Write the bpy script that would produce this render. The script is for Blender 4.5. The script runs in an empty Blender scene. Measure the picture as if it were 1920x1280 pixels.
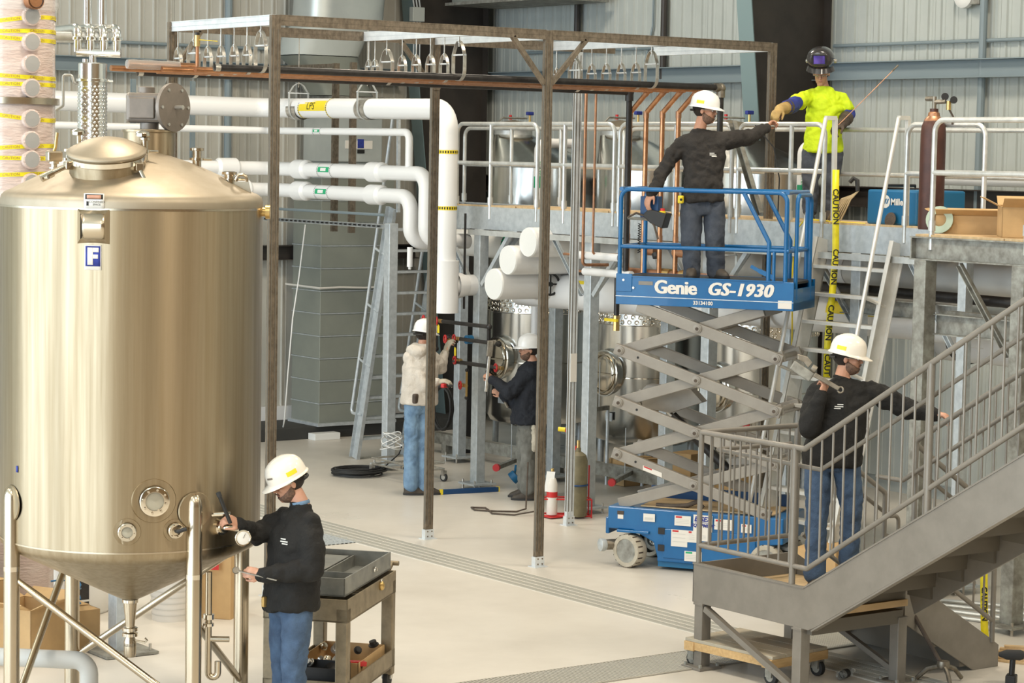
import bpy, bmesh, math, random
from mathutils import Vector as V, Matrix, noise as mnoise
random.seed(7)
S = bpy.context.scene
COL = S.collection
# ---------------------------------------------------------------- camera
CAM_H = 3.9
_yaw, _pitch, _roll = 0.942630835, 0.0789444325, 0.0183926091
_f = V((math.cos(_yaw)*math.cos(_pitch), math.sin(_yaw)*math.cos(_pitch), -math.sin(_pitch)))
_r = V((math.sin(_yaw), -math.cos(_yaw), 0)); _u = _r.cross(_f)
_R = _r*math.cos(_roll)+_u*math.sin(_roll); _U = _u*math.cos(_roll)-_r*math.sin(_roll)
cd = bpy.data.cameras.new('camera'); cd.sensor_width = 36; cd.lens = 83.64; cd.clip_end = 200
cam = bpy.data.objects.new('camera', cd); COL.objects.link(cam)
M = Matrix.Identity(4)
for i, a in enumerate((_R, _U, -_f)):
    for j in range(3): M[j][i] = a[j]
M.translation = (0, 0, CAM_H); cam.matrix_world = M
S.camera = cam
# ---------------------------------------------------------------- light
w = bpy.data.worlds.new('world'); S.world = w; w.use_nodes = True
w.node_tree.nodes['Background'].inputs[0].default_value = (0.85, 0.92, 1, 1)
w.node_tree.nodes['Background'].inputs[1].default_value = 0.25
def area(name, loc, tgt, sx, sy, power, col):
    l = bpy.data.lights.new(name, 'AREA'); l.shape = 'RECTANGLE'; l.size = sx; l.size_y = sy
    l.energy = power; l.color = col
    o = bpy.data.objects.new(name, l); COL.objects.link(o); o.location = loc
    o.rotation_euler = (V(tgt)-V(loc)).to_track_quat('-Z', 'Y').to_euler(); return o
# daylight entering by the tall glazed doors of the side wall (the cool light on every face turned to -X)
area('door_daylight', (-5.7, 8, 4.0), (10, 8, 4.0), 12.4, 7.6, 1500, (0.76, 0.89, 1.0))
area('door_daylight', (-5.7, 21.5, 4.0), (10, 21.5, 4.0), 12.4, 7.6, 1500, (0.76, 0.89, 1.0))
LAMP_POS = [(x, y) for x in (1.5, 8.5, 15.5) for y in (1, 8, 15, 22)]
for lx, ly in LAMP_POS:   # warm high-bay lamps under the roof
    area('high_bay_light', (lx, ly, 8.9), (lx, ly, 0), 1.5, 1.5, 250, (1.0, 0.88, 0.72))
S.view_settings.view_transform = 'Standard'; S.view_settings.look = 'None'
S.view_settings.exposure = 0.2; S.view_settings.gamma = 1.0; S.view_settings.use_curve_mapping = False
S.cycles.use_denoising = True
S.cycles.max_bounces = 8; S.cycles.sample_clamp_indirect = 6; S.cycles.caustics_reflective = False; S.cycles.caustics_refractive = False
# ---------------------------------------------------------------- helpers
class MB:
    "collects simple shapes, then links them as ONE mesh object"
    def __init__(s): s.v = []; s.f = []
    def add(s, vs, fs):
        n = len(s.v); s.v.extend(tuple(a) for a in vs); s.f.extend(tuple(i+n for i in f) for f in fs); return s
    def box(s, c, d, rz=0):
        x, y, z = d[0]/2, d[1]/2, d[2]/2; ca, sa = math.cos(rz), math.sin(rz)
        vs = [(c[0]+a*ca-b*sa, c[1]+a*sa+b*ca, c[2]+e) for e in (-z, z) for a, b in ((-x,-y),(x,-y),(x,y),(-x,y))]
        return s.add(vs, [(0,3,2,1),(4,5,6,7),(0,1,5,4),(1,2,6,5),(2,3,7,6),(3,0,4,7)])
    def bb(s, x0, x1, y0, y1, z0, z1): return s.box(((x0+x1)/2,(y0+y1)/2,(z0+z1)/2), (abs(x1-x0),abs(y1-y0),abs(z1-z0)))
    def bar(s, a, b, wd, ht, up=(0,0,1)):
        "rectangular bar from a to b; ht along up, wd across"
        a, b = V(a), V(b); d = (b-a).normalized(); u = V(up); sd = d.cross(u)
        if sd.length < 1e-4: sd = d.cross(V((1,0,0)))
        sd.normalize(); u = sd.cross(d); vs = []
        for p in (a, b):
            for i, j in ((-1,-1),(1,-1),(1,1),(-1,1)): vs.append(p+sd*(i*wd/2)+u*(j*ht/2))
        return s.add(vs, [(0,3,2,1),(4,5,6,7),(0,1,5,4),(1,2,6,5),(2,3,7,6),(3,0,4,7)])
    def chan(s, a, b, wd, ht, t=0.008, up=(0,0,1), flip=1):
        "C channel from a to b: web ht tall, flanges wd wide to one side"
        a, b = V(a), V(b); d = (b-a).normalized(); u = V(up); sd = d.cross(u).normalized()*flip; u = u-d*u.dot(d); u.normalize()
        s.bar(a, b, t, ht, up)
        for k in (-1, 1): s.bar(a+u*(k*(ht-t)/2)+sd*wd/2, b+u*(k*(ht-t)/2)+sd*wd/2, wd, t, up)
        return s
    def ibeam(s, a, b, wd, ht, t=0.012, up=(0,0,1)):
        u = V(up); s.bar(a, b, t, ht, up)
        for k in (-1, 1): s.bar(V(a)+u*(k*(ht-t)/2), V(b)+u*(k*(ht-t)/2), wd, t, up)
        return s
    def cyl(s, a, b, r0, r1=None, n=16, caps=True):
        a, b = V(a), V(b); r1 = r0 if r1 is None else r1; d = (b-a).normalized()
        x = d.orthogonal().normalized(); y = d.cross(x)
        vs = [p+(x*math.cos(t)+y*math.sin(t))*r for p, r in ((a, r0), (b, r1)) for t in [2*math.pi*i/n for i in range(n)]]
        fs = [(i, (i+1) % n, n+(i+1) % n, n+i) for i in range(n)]
        if caps: fs += [tuple(range(n-1, -1, -1)), tuple(range(n, 2*n))]
        return s.add(vs, fs)
    def tube(s, pts, r, n=10, closed=False, caps=True):
        "round tube along a polyline (parallel transport); r a number or list"
        P = [V(p) for p in pts]; m = len(P); T = []
        for i in range(m):
            if closed: t = P[(i+1) % m]-P[i-1]
            else: t = P[min(i+1, m-1)]-P[max(i-1, 0)]
            T.append(t.normalized())
        x = T[0].orthogonal().normalized(); vs = []
        for i in range(m):
            x = (x-T[i]*x.dot(T[i])).normalized(); y = T[i].cross(x)
            rr = r[i] if isinstance(r, (list, tuple)) else r; k = 1.0
            if 0 < i < m-1 and not closed:
                c = (P[i]-P[i-1]).normalized().dot((P[i+1]-P[i]).normalized()); k = 1.0/max(0.5, math.sqrt((1+c)/2)); k = min(k, 1.15)
            vs += [P[i]+(x*math.cos(2*math.pi*j/n)+y*math.sin(2*math.pi*j/n))*rr*k for j in range(n)]
        fs = []
        for i in range(m if closed else m-1):
            for j in range(n):
                a, b = i*n, ((i+1) % m)*n
                fs.append((a+j, a+(j+1) % n, b+(j+1) % n, b+j))
        if caps and not closed: fs += [tuple(range(n-1, -1, -1)), tuple((m-1)*n+j for j in range(n))]
        return s.add(vs, fs)
    def lathe(s, prof, o=(0,0,0), n=32, axis=(0,0,1), caps=True):
        "prof: list of (r, h) along axis"
        d = V(axis).normalized(); x = d.orthogonal().normalized() if abs(d.z) < .99 else V((1,0,0)); y = d.cross(x); o = V(o); vs = []
        for r, h in prof: vs += [o+d*h+(x*math.cos(2*math.pi*j/n)+y*math.sin(2*math.pi*j/n))*max(r, 1e-4) for j in range(n)]
        fs = [(i*n+j, i*n+(j+1) % n, (i+1)*n+(j+1) % n, (i+1)*n+j) for i in range(len(prof)-1) for j in range(n)]
        if caps: fs += [tuple(range(n-1, -1, -1)), tuple((len(prof)-1)*n+j for j in range(n))]
        return s.add(vs, fs)
    def ell(s, c, r, n=12, m=8, frame=None):
        c = V(c); A = frame or (V((1,0,0)), V((0,1,0)), V((0,0,1))); vs = []
        for i in range(m+1):
            ph = math.pi*i/m
            for j in range(n):
                t = 2*math.pi*j/n
                vs.append(c+A[0]*(r[0]*max(math.sin(ph),1e-3)*math.cos(t))+A[1]*(r[1]*max(math.sin(ph),1e-3)*math.sin(t))-A[2]*(r[2]*math.cos(ph)))
        fs = [(i*n+j, i*n+(j+1) % n, (i+1)*n+(j+1) % n, (i+1)*n+j) for i in range(m) for j in range(n)]
        return s.add(vs, fs+[tuple(range(n-1,-1,-1)), tuple(m*n+j for j in range(n))])
    def prism(s, poly, o, ex, ey, dep):
        "2D polygon in plane (ex,ey) at o, thickened by vector dep"
        o, ex, ey, dep = V(o), V(ex), V(ey), V(dep); n = len(poly)
        a = [o+ex*p[0]+ey*p[1] for p in poly]; vs = a+[p+dep for p in a]
        return s.add(vs, [tuple(range(n-1, -1, -1)), tuple(range(n, 2*n))]+[(i, (i+1) % n, n+(i+1) % n, n+i) for i in range(n)])
    def loft(s, rings):
        n = len(rings[0]); vs = [p for r in rings for p in r]
        fs = [(i*n+j, i*n+(j+1) % n, (i+1)*n+(j+1) % n, (i+1)*n+j) for i in range(len(rings)-1) for j in range(n)]
        return s.add(vs, fs+[tuple(range(n-1,-1,-1)), tuple((len(rings)-1)*n+j for j in range(n))])
    def mesh(s, name, smooth=35):
        me = bpy.data.meshes.new(name); me.from_pydata(s.v, [], s.f); bm = bmesh.new(); bm.from_mesh(me)
        bmesh.ops.recalc_face_normals(bm, faces=bm.faces); bm.to_mesh(me); bm.free()
        if smooth:
            for p in me.polygons: p.use_smooth = True
            me.set_sharp_from_angle(angle=math.radians(smooth))
        return me
    def obj(s, name, m, parent=None, smooth=35, bevel=0):
        o = bpy.data.objects.new(name, s.mesh(name, smooth)); o.data.materials.append(MAT[m] if isinstance(m, str) else m)
        COL.objects.link(o); par(o, parent)
        if bevel:
            b = o.modifiers.new('bevel', 'BEVEL'); b.width = bevel; b.segments = 2; b.limit_method = 'ANGLE'
        return o
def par(o, parent):
    if parent is not None:
        o.parent = parent; o.matrix_parent_inverse = Matrix.Translation(parent.get('_o', parent.location)).inverted() if parent.type == 'EMPTY' else Matrix.Identity(4)
    return o
def tag(o, label, cat=None, group=None, kind=None):
    o['label'] = label
    if cat: o['category'] = cat
    if group: o['group'] = group
    if kind: o['kind'] = kind
    return o
def thing(name, loc, label, cat, group=None):
    o = bpy.data.objects.new(name, None); COL.objects.link(o); o.location = loc; o.empty_display_size = .1
    return tag(o, label, cat, group)
def struct(o): o['kind'] = 'structure'; return o
def copy_tree(o, loc, label=None, parent=None, group=None):
    c = o.copy(); COL.objects.link(c); c.location = loc
    if label: c['label'] = label
    if group: c['group'] = group
    def rec(src, dst):
        for ch in src.children:
            k = ch.copy(); COL.objects.link(k); k.parent = dst; k.matrix_parent_inverse = ch.matrix_parent_inverse.copy(); rec(ch, k)
    rec(o, c); return c
def arc(c, ex, ey, r, a0, a1, n=8):
    c, ex, ey = V(c), V(ex), V(ey)
    return [c+ex*(r*math.cos(a0+(a1-a0)*i/n))+ey*(r*math.sin(a0+(a1-a0)*i/n)) for i in range(n+1)]
def bend(pts, r, n=6):
    "polyline with its corners rounded to radius r"
    P = [V(p) for p in pts]; out = [P[0]]
    for i in range(1, len(P)-1):
        a, b, c = P[i-1], P[i], P[i+1]; d0 = (a-b).normalized(); d1 = (c-b).normalized()
        ang = d0.angle(d1)
        if ang > 3.05: out.append(b); continue
        t = min(r/math.tan(ang/2), (a-b).length*.49, (c-b).length*.49); rr = t*math.tan(ang/2)
        cen = b+(d0+d1).normalized()*(rr/math.sin(ang/2)); s0 = b+d0*t-cen; s1 = b+d1*t-cen
        om = s0.angle(s1)
        for k in range(n+1): out.append(cen+(s0*math.sin((1-k/n)*om)+s1*math.sin(k/n*om))/math.sin(om))
    return out+[P[-1]]
def text_mb(body, size, fn, bold=0.0, shear=0.0, align='CENTER', space=1.0, th=0.002, grid=0, thick=0):
    "flat lettering: fn maps (x, y, h) of the lettering plane to a world point"
    c = bpy.data.curves.new('t', 'FONT'); c.body = body; c.size = size; c.align_x = align; c.align_y = 'CENTER'; c.offset = bold; c.shear = shear; c.space_character = space; c.resolution_u = 3
    o = bpy.data.objects.new('t', c); me = bpy.data.meshes.new_from_object(o); mb = MB()
    if grid:   # cut the letters into strips so that they can follow a curved surface
        bm = bmesh.new(); bm.from_mesh(me)
        for ax_ in (0, 1):
            ext = max(abs(v.co[ax_]) for v in bm.verts); k = -int(ext/grid)
            while k*grid <= ext:
                n_ = V((1,0,0)) if ax_ == 0 else V((0,1,0)); bmesh.ops.bisect_plane(bm, geom=bm.verts[:]+bm.edges[:]+bm.faces[:], plane_co=n_*(k*grid), plane_no=n_); k += 1
        bm.to_mesh(me); bm.free()
    for q, dx in enumerate((0,) if not thick else (-thick, -thick/2, 0, thick/2, thick)):
        mb.add([fn(v.co.x+dx, v.co.y, th+q*.0003) for v in me.vertices], [tuple(p.vertices) for p in me.polygons])
    bpy.data.objects.remove(o); bpy.data.curves.remove(c); bpy.data.meshes.remove(me); return mb
def plane_fn(o, ex, ey):
    o, ex, ey = V(o), V(ex), V(ey); nn = ex.cross(ey)
    return lambda x, y, h: o+ex*x+ey*y+nn*h
# ---------------------------------------------------------------- materials
MAT = {}
def mat(name, c, rough=.5, metal=0, c2=None, scale=6, rv=0, bump=0, bscale=40, stretch=(1,1,1), coat=0, trans=0, alpha=1, emit=0, mixlo=.35, mixhi=.65, ior=1.45, aniso=0, spec=.5):
    m = bpy.data.materials.new(name); m.use_nodes = True; nt = m.node_tree; b = nt.nodes['Principled BSDF']
    b.inputs['Base Color'].default_value = (*c, 1); b.inputs['Roughness'].default_value = rough; b.inputs['Metallic'].default_value = metal
    b.inputs['Coat Weight'].default_value = coat; b.inputs['Transmission Weight'].default_value = trans; b.inputs['Alpha'].default_value = alpha
    b.inputs['IOR'].default_value = ior; b.inputs['Specular IOR Level'].default_value = spec; b.inputs['Anisotropic'].default_value = aniso
    if emit: b.inputs['Emission Color'].default_value = (*c, 1); b.inputs['Emission Strength'].default_value = emit
    L = nt.links.new
    if c2 or rv or bump:
        tc = nt.nodes.new('ShaderNodeTexCoord'); mp = nt.nodes.new('ShaderNodeMapping'); mp.inputs['Scale'].default_value = stretch
        L(tc.outputs['Object'], mp.inputs['Vector'])
        n1 = nt.nodes.new('ShaderNodeTexNoise'); n1.inputs['Scale'].default_value = scale; n1.inputs['Detail'].default_value = 5; n1.inputs['Roughness'].default_value = .6
        L(mp.outputs[0], n1.inputs['Vector'])
        if c2:
            r = nt.nodes.new('ShaderNodeValToRGB'); e = r.color_ramp.elements; e[0].position = mixlo; e[1].position = mixhi
            e[0].color = (*c, 1); e[1].color = (*c2, 1); L(n1.outputs[0], r.inputs[0]); L(r.outputs[0], b.inputs['Base Color'])
        if rv:
            q = nt.nodes.new('ShaderNodeMapRange'); q.inputs[1].default_value = .3; q.inputs[2].default_value = .7; q.inputs[3].default_value = max(0.02, rough-rv); q.inputs[4].default_value = rough+rv
            L(n1.outputs[0], q.inputs[0]); L(q.outputs[0], b.inputs['Roughness'])
        if bump:
            n2 = nt.nodes.new('ShaderNodeTexNoise'); n2.inputs['Scale'].default_value = bscale; n2.inputs['Detail'].default_value = 4; L(mp.outputs[0], n2.inputs['Vector'])
            bp = nt.nodes.new('ShaderNodeBump'); bp.inputs['Strength'].default_value = bump; bp.inputs['Distance'].default_value = .02; L(n2.outputs[0], bp.inputs['Height']); L(bp.outputs[0], b.inputs['Normal'])
    MAT[name] = m; return m
mat('concrete', (.67,.63,.56), .36, c2=(.54,.505,.445), scale=.55, rv=.10, bump=.03, bscale=8, mixlo=.42, mixhi=.75)
mat('wallpanel', (.47,.50,.475), .5, c2=(.43,.46,.435), scale=2)  # cool daylight on the catwalk wall put into this colour
mat('wallwarmlit', (.50,.49,.44), .5, c2=(.46,.45,.40), scale=2)  # same panel for the duct wall, its warmer light put into the colour
mat('tanwall', (.20,.125,.055), .7, c2=(.15,.095,.045), scale=.6)
mat('wallgirt', (.22,.27,.29), .45)
mat('darksteel', (.035,.030,.026), .5, c2=(.05,.042,.036), scale=3)
mat('flange', (.17,.24,.25), .5)  # lit side of the dark column steel, daylight put into its colour
mat('kerb', (.045,.045,.042), .8)
mat('galv', (.60,.64,.66), .42, .4, c2=(.47,.51,.53), scale=14, rv=.08)
mat('galvold', (.36,.36,.32), .55, .4, c2=(.20,.19,.165), scale=10, rv=.1)
mat('galvrail', (.66,.67,.65), .38, .5, c2=(.52,.53,.51), scale=9)
mat('strut', (.275,.225,.17), .42, .65, c2=(.15,.122,.09), scale=26, rv=.1, stretch=(1,1,.6))
mat('zincdaylit', (.74,.78,.80), .38, .3, c2=(.62,.66,.69), scale=10)  # zinc fittings; for cross beams and hanger bolts, daylight put into the colour
mat('zinc', (.62,.60,.55), .3, .8, c2=(.46,.43,.38), scale=20)
mat('stainless', (.415,.34,.235), .38, 1, c2=(.335,.265,.17), scale=5, rv=.05, stretch=(5,5,.12), aniso=.8)
_nt = MAT['stainless'].node_tree; _tg = _nt.nodes.new('ShaderNodeTangent'); _tg.direction_type = 'RADIAL'; _tg.axis = 'Z'   # brushed round the tank: highlights smear upright
_nt.links.new(_tg.outputs[0], _nt.nodes['Principled BSDF'].inputs['Tangent']); _nt.nodes['Principled BSDF'].inputs['Anisotropic Rotation'].default_value = .25
mat('stainlessdome', (.40,.34,.255), .52, .9, c2=(.35,.295,.215), scale=4, rv=.05)
mat('stainlesspipe', (.54,.46,.345), .26, 1)
mat('polished', (.70,.63,.52), .14, 1)
mat('tanksteel', (.86,.86,.83), .20, 1, c2=(.80,.79,.75), scale=4, rv=.04, stretch=(4,4,.1))
mat('portglass', (.34,.33,.31), .3)
mat('primer', (.42,.52,.42), .6)
mat('insul', (.80,.80,.79), .35, coat=.1)
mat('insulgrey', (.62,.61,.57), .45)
mat('black', (.018,.017,.016), .5)
mat('blackpipe', (.045,.042,.04), .42, .4, c2=(.03,.027,.025), scale=12)
mat('rubber', (.03,.03,.03), .75)
mat('copper', (.56,.28,.14), .33, .85, c2=(.38,.18,.09), scale=9, rv=.08)
mat('copperold', (.50,.24,.12), .4, .7, c2=(.34,.19,.12), scale=14)
mat('brass', (.62,.43,.17), .32, .85)
mat('red', (.55,.03,.03), .4)
mat('yellow', (.85,.66,.03), .45)
mat('yellowtape', (.86,.75,.02), .4, c2=(.72,.60,.02), scale=10)
mat('ink', (.012,.012,.012), .6)
mat('green', (.02,.38,.17), .45)
mat('white', (.80,.80,.77), .45)
mat('paperwhite', (.74,.71,.65), .6)
mat('blue', (.004,.105,.29), .34, coat=.2, c2=(.006,.125,.33), scale=4)
mat('bluedark', (.01,.055,.16), .4)
mat('bluemachine', (.012,.13,.28), .42)
mat('arm', (.31,.285,.245), .42, .15, c2=(.275,.25,.215), scale=6)
mat('tyre', (.50,.46,.38), .75, c2=(.42,.38,.30), scale=14)
mat('stairgrey', (.235,.215,.185), .40, .2, c2=(.20,.182,.155), scale=5, rv=.06)
mat('stairdark', (.14,.125,.10), .55)
mat('grating', (.50,.48,.42), .45, .25)
mat('gratinggap', (.16,.15,.13), .7)
mat('alu', (.80,.79,.75), .38, .35, c2=(.72,.70,.64), scale=8)
mat('wood', (.62,.42,.20), .6, c2=(.50,.32,.14), scale=5, stretch=(1,9,9))
mat('woodtop', (.52,.44,.32), .65, c2=(.34,.32,.26), scale=3)
mat('cardboard', (.55,.36,.17), .75, c2=(.49,.32,.15), scale=6)
mat('cart', (.33,.27,.18), .5, .5, c2=(.22,.18,.12), scale=9)
mat('carttray', (.30,.30,.27), .4, .5, c2=(.21,.215,.20), scale=7)
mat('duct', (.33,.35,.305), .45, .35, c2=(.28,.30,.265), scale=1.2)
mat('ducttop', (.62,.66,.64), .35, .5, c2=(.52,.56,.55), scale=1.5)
mat('denim', (.065,.11,.185), .85, c2=(.04,.068,.12), scale=9, bump=.35, bscale=120)
mat('denimlight', (.20,.32,.46), .85, c2=(.11,.19,.30), scale=8, bump=.3, bscale=120)
mat('denimdark', (.045,.055,.075), .85, c2=(.075,.085,.105), scale=7, bump=.3, bscale=120)
mat('greytrousers', (.20,.20,.18), .85, c2=(.12,.12,.105), scale=7, bump=.3, bscale=120)
mat('blackcloth', (.0075,.0068,.006), .85, c2=(.012,.011,.0095), scale=6, bump=.3, bscale=60)
mat('charcoalcloth', (.020,.017,.015), .85, c2=(.032,.028,.025), scale=6, bump=.3, bscale=60)
mat('navycloth', (.008,.010,.016), .8, c2=(.013,.016,.023), scale=6, bump=.3, bscale=60)
mat('creamcloth', (.66,.61,.54), .9, c2=(.56,.51,.44), scale=6, bump=.35, bscale=70)
mat('hivis', (.62,.80,.01), .7, c2=(.52,.70,.01), scale=5, bump=.25, bscale=50)
mat('bluecloth', (.03,.05,.30), .7, c2=(.02,.03,.18), scale=10)
mat('leather', (.10,.075,.055), .7, c2=(.06,.045,.035), scale=10, bump=.3, bscale=60)
mat('tanleather', (.50,.34,.12), .7, c2=(.36,.24,.09), scale=10)
mat('glove', (.55,.50,.40), .85, c2=(.42,.38,.30), scale=12, bump=.3, bscale=90)
mat('boot', (.045,.036,.028), .6, c2=(.08,.065,.05), scale=10)
mat('skin', (.55,.30,.20), .5, c2=(.48,.24,.155), scale=9)
mat('beard', (.09,.055,.038), .75, c2=(.20,.115,.078), scale=60)
mat('hair', (.022,.015,.011), .6, bump=.6, bscale=160, stretch=(3,3,.6))
mat('lips', (.34,.13,.10), .5)
mat('eyewhite', (.75,.72,.68), .2)
mat('hardhat', (.82,.76,.66), .3, coat=.3)
mat('hardhatwhite', (.80,.80,.78), .3, coat=.3)
mat('lensclear', (.92,.95,.97), .03, trans=1, alpha=.35)
mat('visor', (.24,.17,.80), .08, .8)
mat('helmetblack', (.035,.032,.032), .22, coat=.6)
mat('plasticwrap', (.64,.53,.475), .25, c2=(.56,.43,.375), scale=3, bump=.5, bscale=14, stretch=(1,1,4), coat=.5)
mat('clearwrap', (.88,.87,.84), .12, trans=.0, alpha=.32, bump=.6, bscale=10, stretch=(1,1,4), coat=.6)
mat('cylbrown', (.055,.020,.014), .45, c2=(.085,.032,.022), scale=8)
mat('cylolive', (.22,.19,.11), .5, c2=(.15,.13,.075), scale=8)
mat('cable', (.02,.02,.02), .6)
mat('cabletan', (.50,.38,.22), .6)
mat('motorgrey', (.19,.16,.13), .42, .3, c2=(.24,.20,.165), scale=8)
mat('cast', (.30,.27,.22), .45, .8, c2=(.18,.155,.12), scale=16)
mat('glass', (.40,.37,.29), .12, .3, coat=.4)
mat('bucket', (.74,.72,.68), .5)
mat('plywood', (.62,.45,.26), .65, c2=(.50,.35,.18), scale=3, stretch=(1,8,1))
mat('bottle', (.70,.78,.80), .08, trans=.9, alpha=.5)
# ================================================================ ROOM
XW, YW = 20.0, 28.4
fl = struct(MB().bb(-6, 20.3, -5, 28.7, -.2, 0).obj('floor', 'concrete', smooth=0)); fl['label'] = 'pale polished concrete floor of the hall'
ce = struct(MB().bb(-6.2, 20.3, -5.2, 28.7, 9.3, 9.5).obj('ceiling', 'wallpanel', smooth=0)); ce['label'] = 'light metal roof deck high over the hall'
def panel_mesh(width, z0, z1):
    "ribbed steel sheet: profile across x, standing in z, facing -y"
    prof = []; x = 0; n = 5; p = width/n
    for i in range(n):
        b = i*p; prof += [(b, 0), (b+p*.34, 0), (b+p*.40, -.022), (b+p*.48, -.022), (b+p*.54, 0), (b+p*.74, 0), (b+p*.77, -.007), (b+p*.80, 0)]
    prof.append((width-.004, 0)); m = MB(); k = len(prof)
    vs = [(a, d, z) for z in (z0, z1) for a, d in prof]+[(a, .05, z) for z in (z0, z1) for a in (0, width-.004)]
    fs = [(i, i+1, k+i+1, k+i) for i in range(k-1)]+[(2*k, 2*k+1, 2*k+3, 2*k+2), (0, k, 2*k+2, 2*k), (k-1, 2*k+1, 2*k+3, 2*k-1)]
    m.add(vs, fs); return m.mesh('wall_panel', 0)
wl = struct(MB().bb(-6, XW+.3, YW+.06, YW+.3, 0, 9.3).obj('wall_left', 'wallpanel', smooth=0)); wl['label'] = 'ribbed pale metal wall behind the big duct'
wb = struct(MB().bb(XW+.06, XW+.3, -5, YW+.3, 0, 9.3).obj('wall_back', 'wallpanel', smooth=0)); wb['label'] = 'ribbed pale metal wall behind the catwalk'
pm = panel_mesh(1.0, .18, 9.3)
pm.materials.append(MAT['wallpanel'])
pw = pm.copy(); pw.materials[0] = MAT['wallwarmlit']
for i in range(12):
    o = bpy.data.objects.new('wall_panel', pw); COL.objects.link(o); o.location = (8+i, YW, 0); o.parent = wl
for i in range(13):
    o = bpy.data.objects.new('wall_panel', pm); COL.objects.link(o); o.location = (XW, YW-i, 0); o.rotation_euler = (0, 0, -math.pi/2); o.parent = wb
ws = struct(MB().bb(-6, XW, -5.3, -5, 0, 9.3).obj('wall_front', 'tanwall', smooth=0)); ws['label'] = 'plain wall closing the hall behind the viewer'
m = MB()
for y0, y1, z0, z1 in ((-5, 1.7, 0, 9.3), (1.7, 14.3, 7.9, 9.3), (14.3, 15.2, 0, 9.3), (15.2, 27.8, 7.9, 9.3), (27.8, 28.7, 0, 9.3)): m.bb(-6.3, -6, y0, y1, z0, z1)
wr = struct(m.obj('wall_right', 'wallpanel', smooth=0)); wr['label'] = 'side wall with two tall glazed doorways'
for k, yc in enumerate((8, 21.5)):
    m = MB()
    for y in (-6.2, -2.1, 2.1, 6.2): m.bb(-6.2, -6.05, yc+y-.08, yc+y+.08, 0, 7.9)
    for z in (.1, 4.0, 7.8): m.bb(-6.2, -6.05, yc-6.2, yc+6.2, z-.08, z+.08)
    d = struct(m.obj('door_%d' % (k+1), 'galv', smooth=0)); d['label'] = 'tall glazed doorway letting in daylight'
    MB().bb(-6.14, -6.12, yc-6.2, yc+6.2, 0, 7.9).obj('glass', 'bottle', d, 0)
for lx, ly in LAMP_POS:
    t = thing('high_bay_lamp', (lx, ly, 8.95), 'warm high-bay lamp hung under the roof', 'lamp', 'high-bay lamps under the roof')
    MB().lathe([(.1, .30), (.16, .28), (.2, .12), (.72, .02), (.75, .0), (.70, .0)], (lx, ly, 8.93), 20).obj('lamp_shade', 'galv', t)
    MB().cyl((lx, ly, 9.2), (lx, ly, 9.32), .012).obj('hanger_rod', 'galv', t)
# kerb
k = struct(MB().bb(8, XW-.6, 27.45, YW+.05, 0, .17).obj('trim_1', 'kerb', smooth=0, bevel=.01)); k['label'] = 'black kerb along the foot of the wall'
k = struct(MB().bb(8, XW-.6, YW-.09, YW-.02, .17, .36).obj('trim_2', 'insul', smooth=0)); k['label'] = 'white flashing above the kerb'
# girts
def girt(name, a, b, label, z0, z1, col):
    "Z girt: web with two flanges"
    t = struct(MB().bar((a[0], a[1], (z0+z1)/2), (b[0], b[1], (z0+z1)/2), .012, z1-z0).bar((a[0]-(.05 if a[0] == b[0] else 0), a[1]-(.05 if a[1] == b[1] else 0), z1), (b[0]-(.05 if a[0] == b[0] else 0), b[1]-(.05 if a[1] == b[1] else 0), z1), .12, .012)
        .bar((a[0]-(.05 if a[0] == b[0] else 0), a[1]-(.05 if a[1] == b[1] else 0), z0), (b[0]-(.05 if a[0] == b[0] else 0), b[1]-(.05 if a[1] == b[1] else 0), z0), .12, .012).obj(name, col, smooth=0)); t['label'] = label
girt('wall_girt', (8, YW-.12), (XW-1.5, YW-.12), 'blue-grey steel girt across the duct wall', 4.86, 5.04, 'wallgirt')
girt('wall_girt', (XW-.12, 12), (XW-.12, YW-.3), 'blue-grey steel girt across the catwalk wall', 4.84, 5.04, 'wallgirt')
girt('wall_girt', (8, YW-.12), (XW-1.2, YW-.12), 'dark lower girt across the duct wall', 2.39, 2.58, 'darksteel')
girt('wall_girt', (XW-.12, 12), (XW-.12, YW-.3), 'dark lower girt across the catwalk wall', 3.35, 3.58, 'darksteel')
# rigid frame columns
def frame_col(y, label, xo=XW-.06):
    t = struct(bpy.data.objects.new('frame_column', None)); COL.objects.link(t); t.location = (xo, y, 0); t['label'] = label
    def xi(z): return xo-.86-.115*z+.26
    MB().prism([(xo, 0), (xi(0), 0), (xi(9.2), 9.2), (xo, 9.2)], (0, y-.008, 0), (1,0,0), (0,0,1), (0,.016,0)).obj('web', 'darksteel', t, 0)
    MB().prism([(xi(0)-.014, 0), (xi(0), 0), (xi(9.2), 9.2), (xi(9.2)-.014, 9.2)], (0, y-.13, 0), (1,0,0), (0,0,1), (0,.26,0)).obj('inner_flange', 'flange', t, 0)
    MB().bb(xo, xo+.014, y-.13, y+.13, 0, 9.2).obj('outer_flange', 'darksteel', t, 0)
    return t
frame_col(28.05, 'dark tapered steel frame column in the corner of the hall', 19.75)
frame_col(21.2, 'dark tapered steel frame column behind the welder')
frame_col(13.8, 'dark tapered steel frame column at the end of the catwalk')
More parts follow.
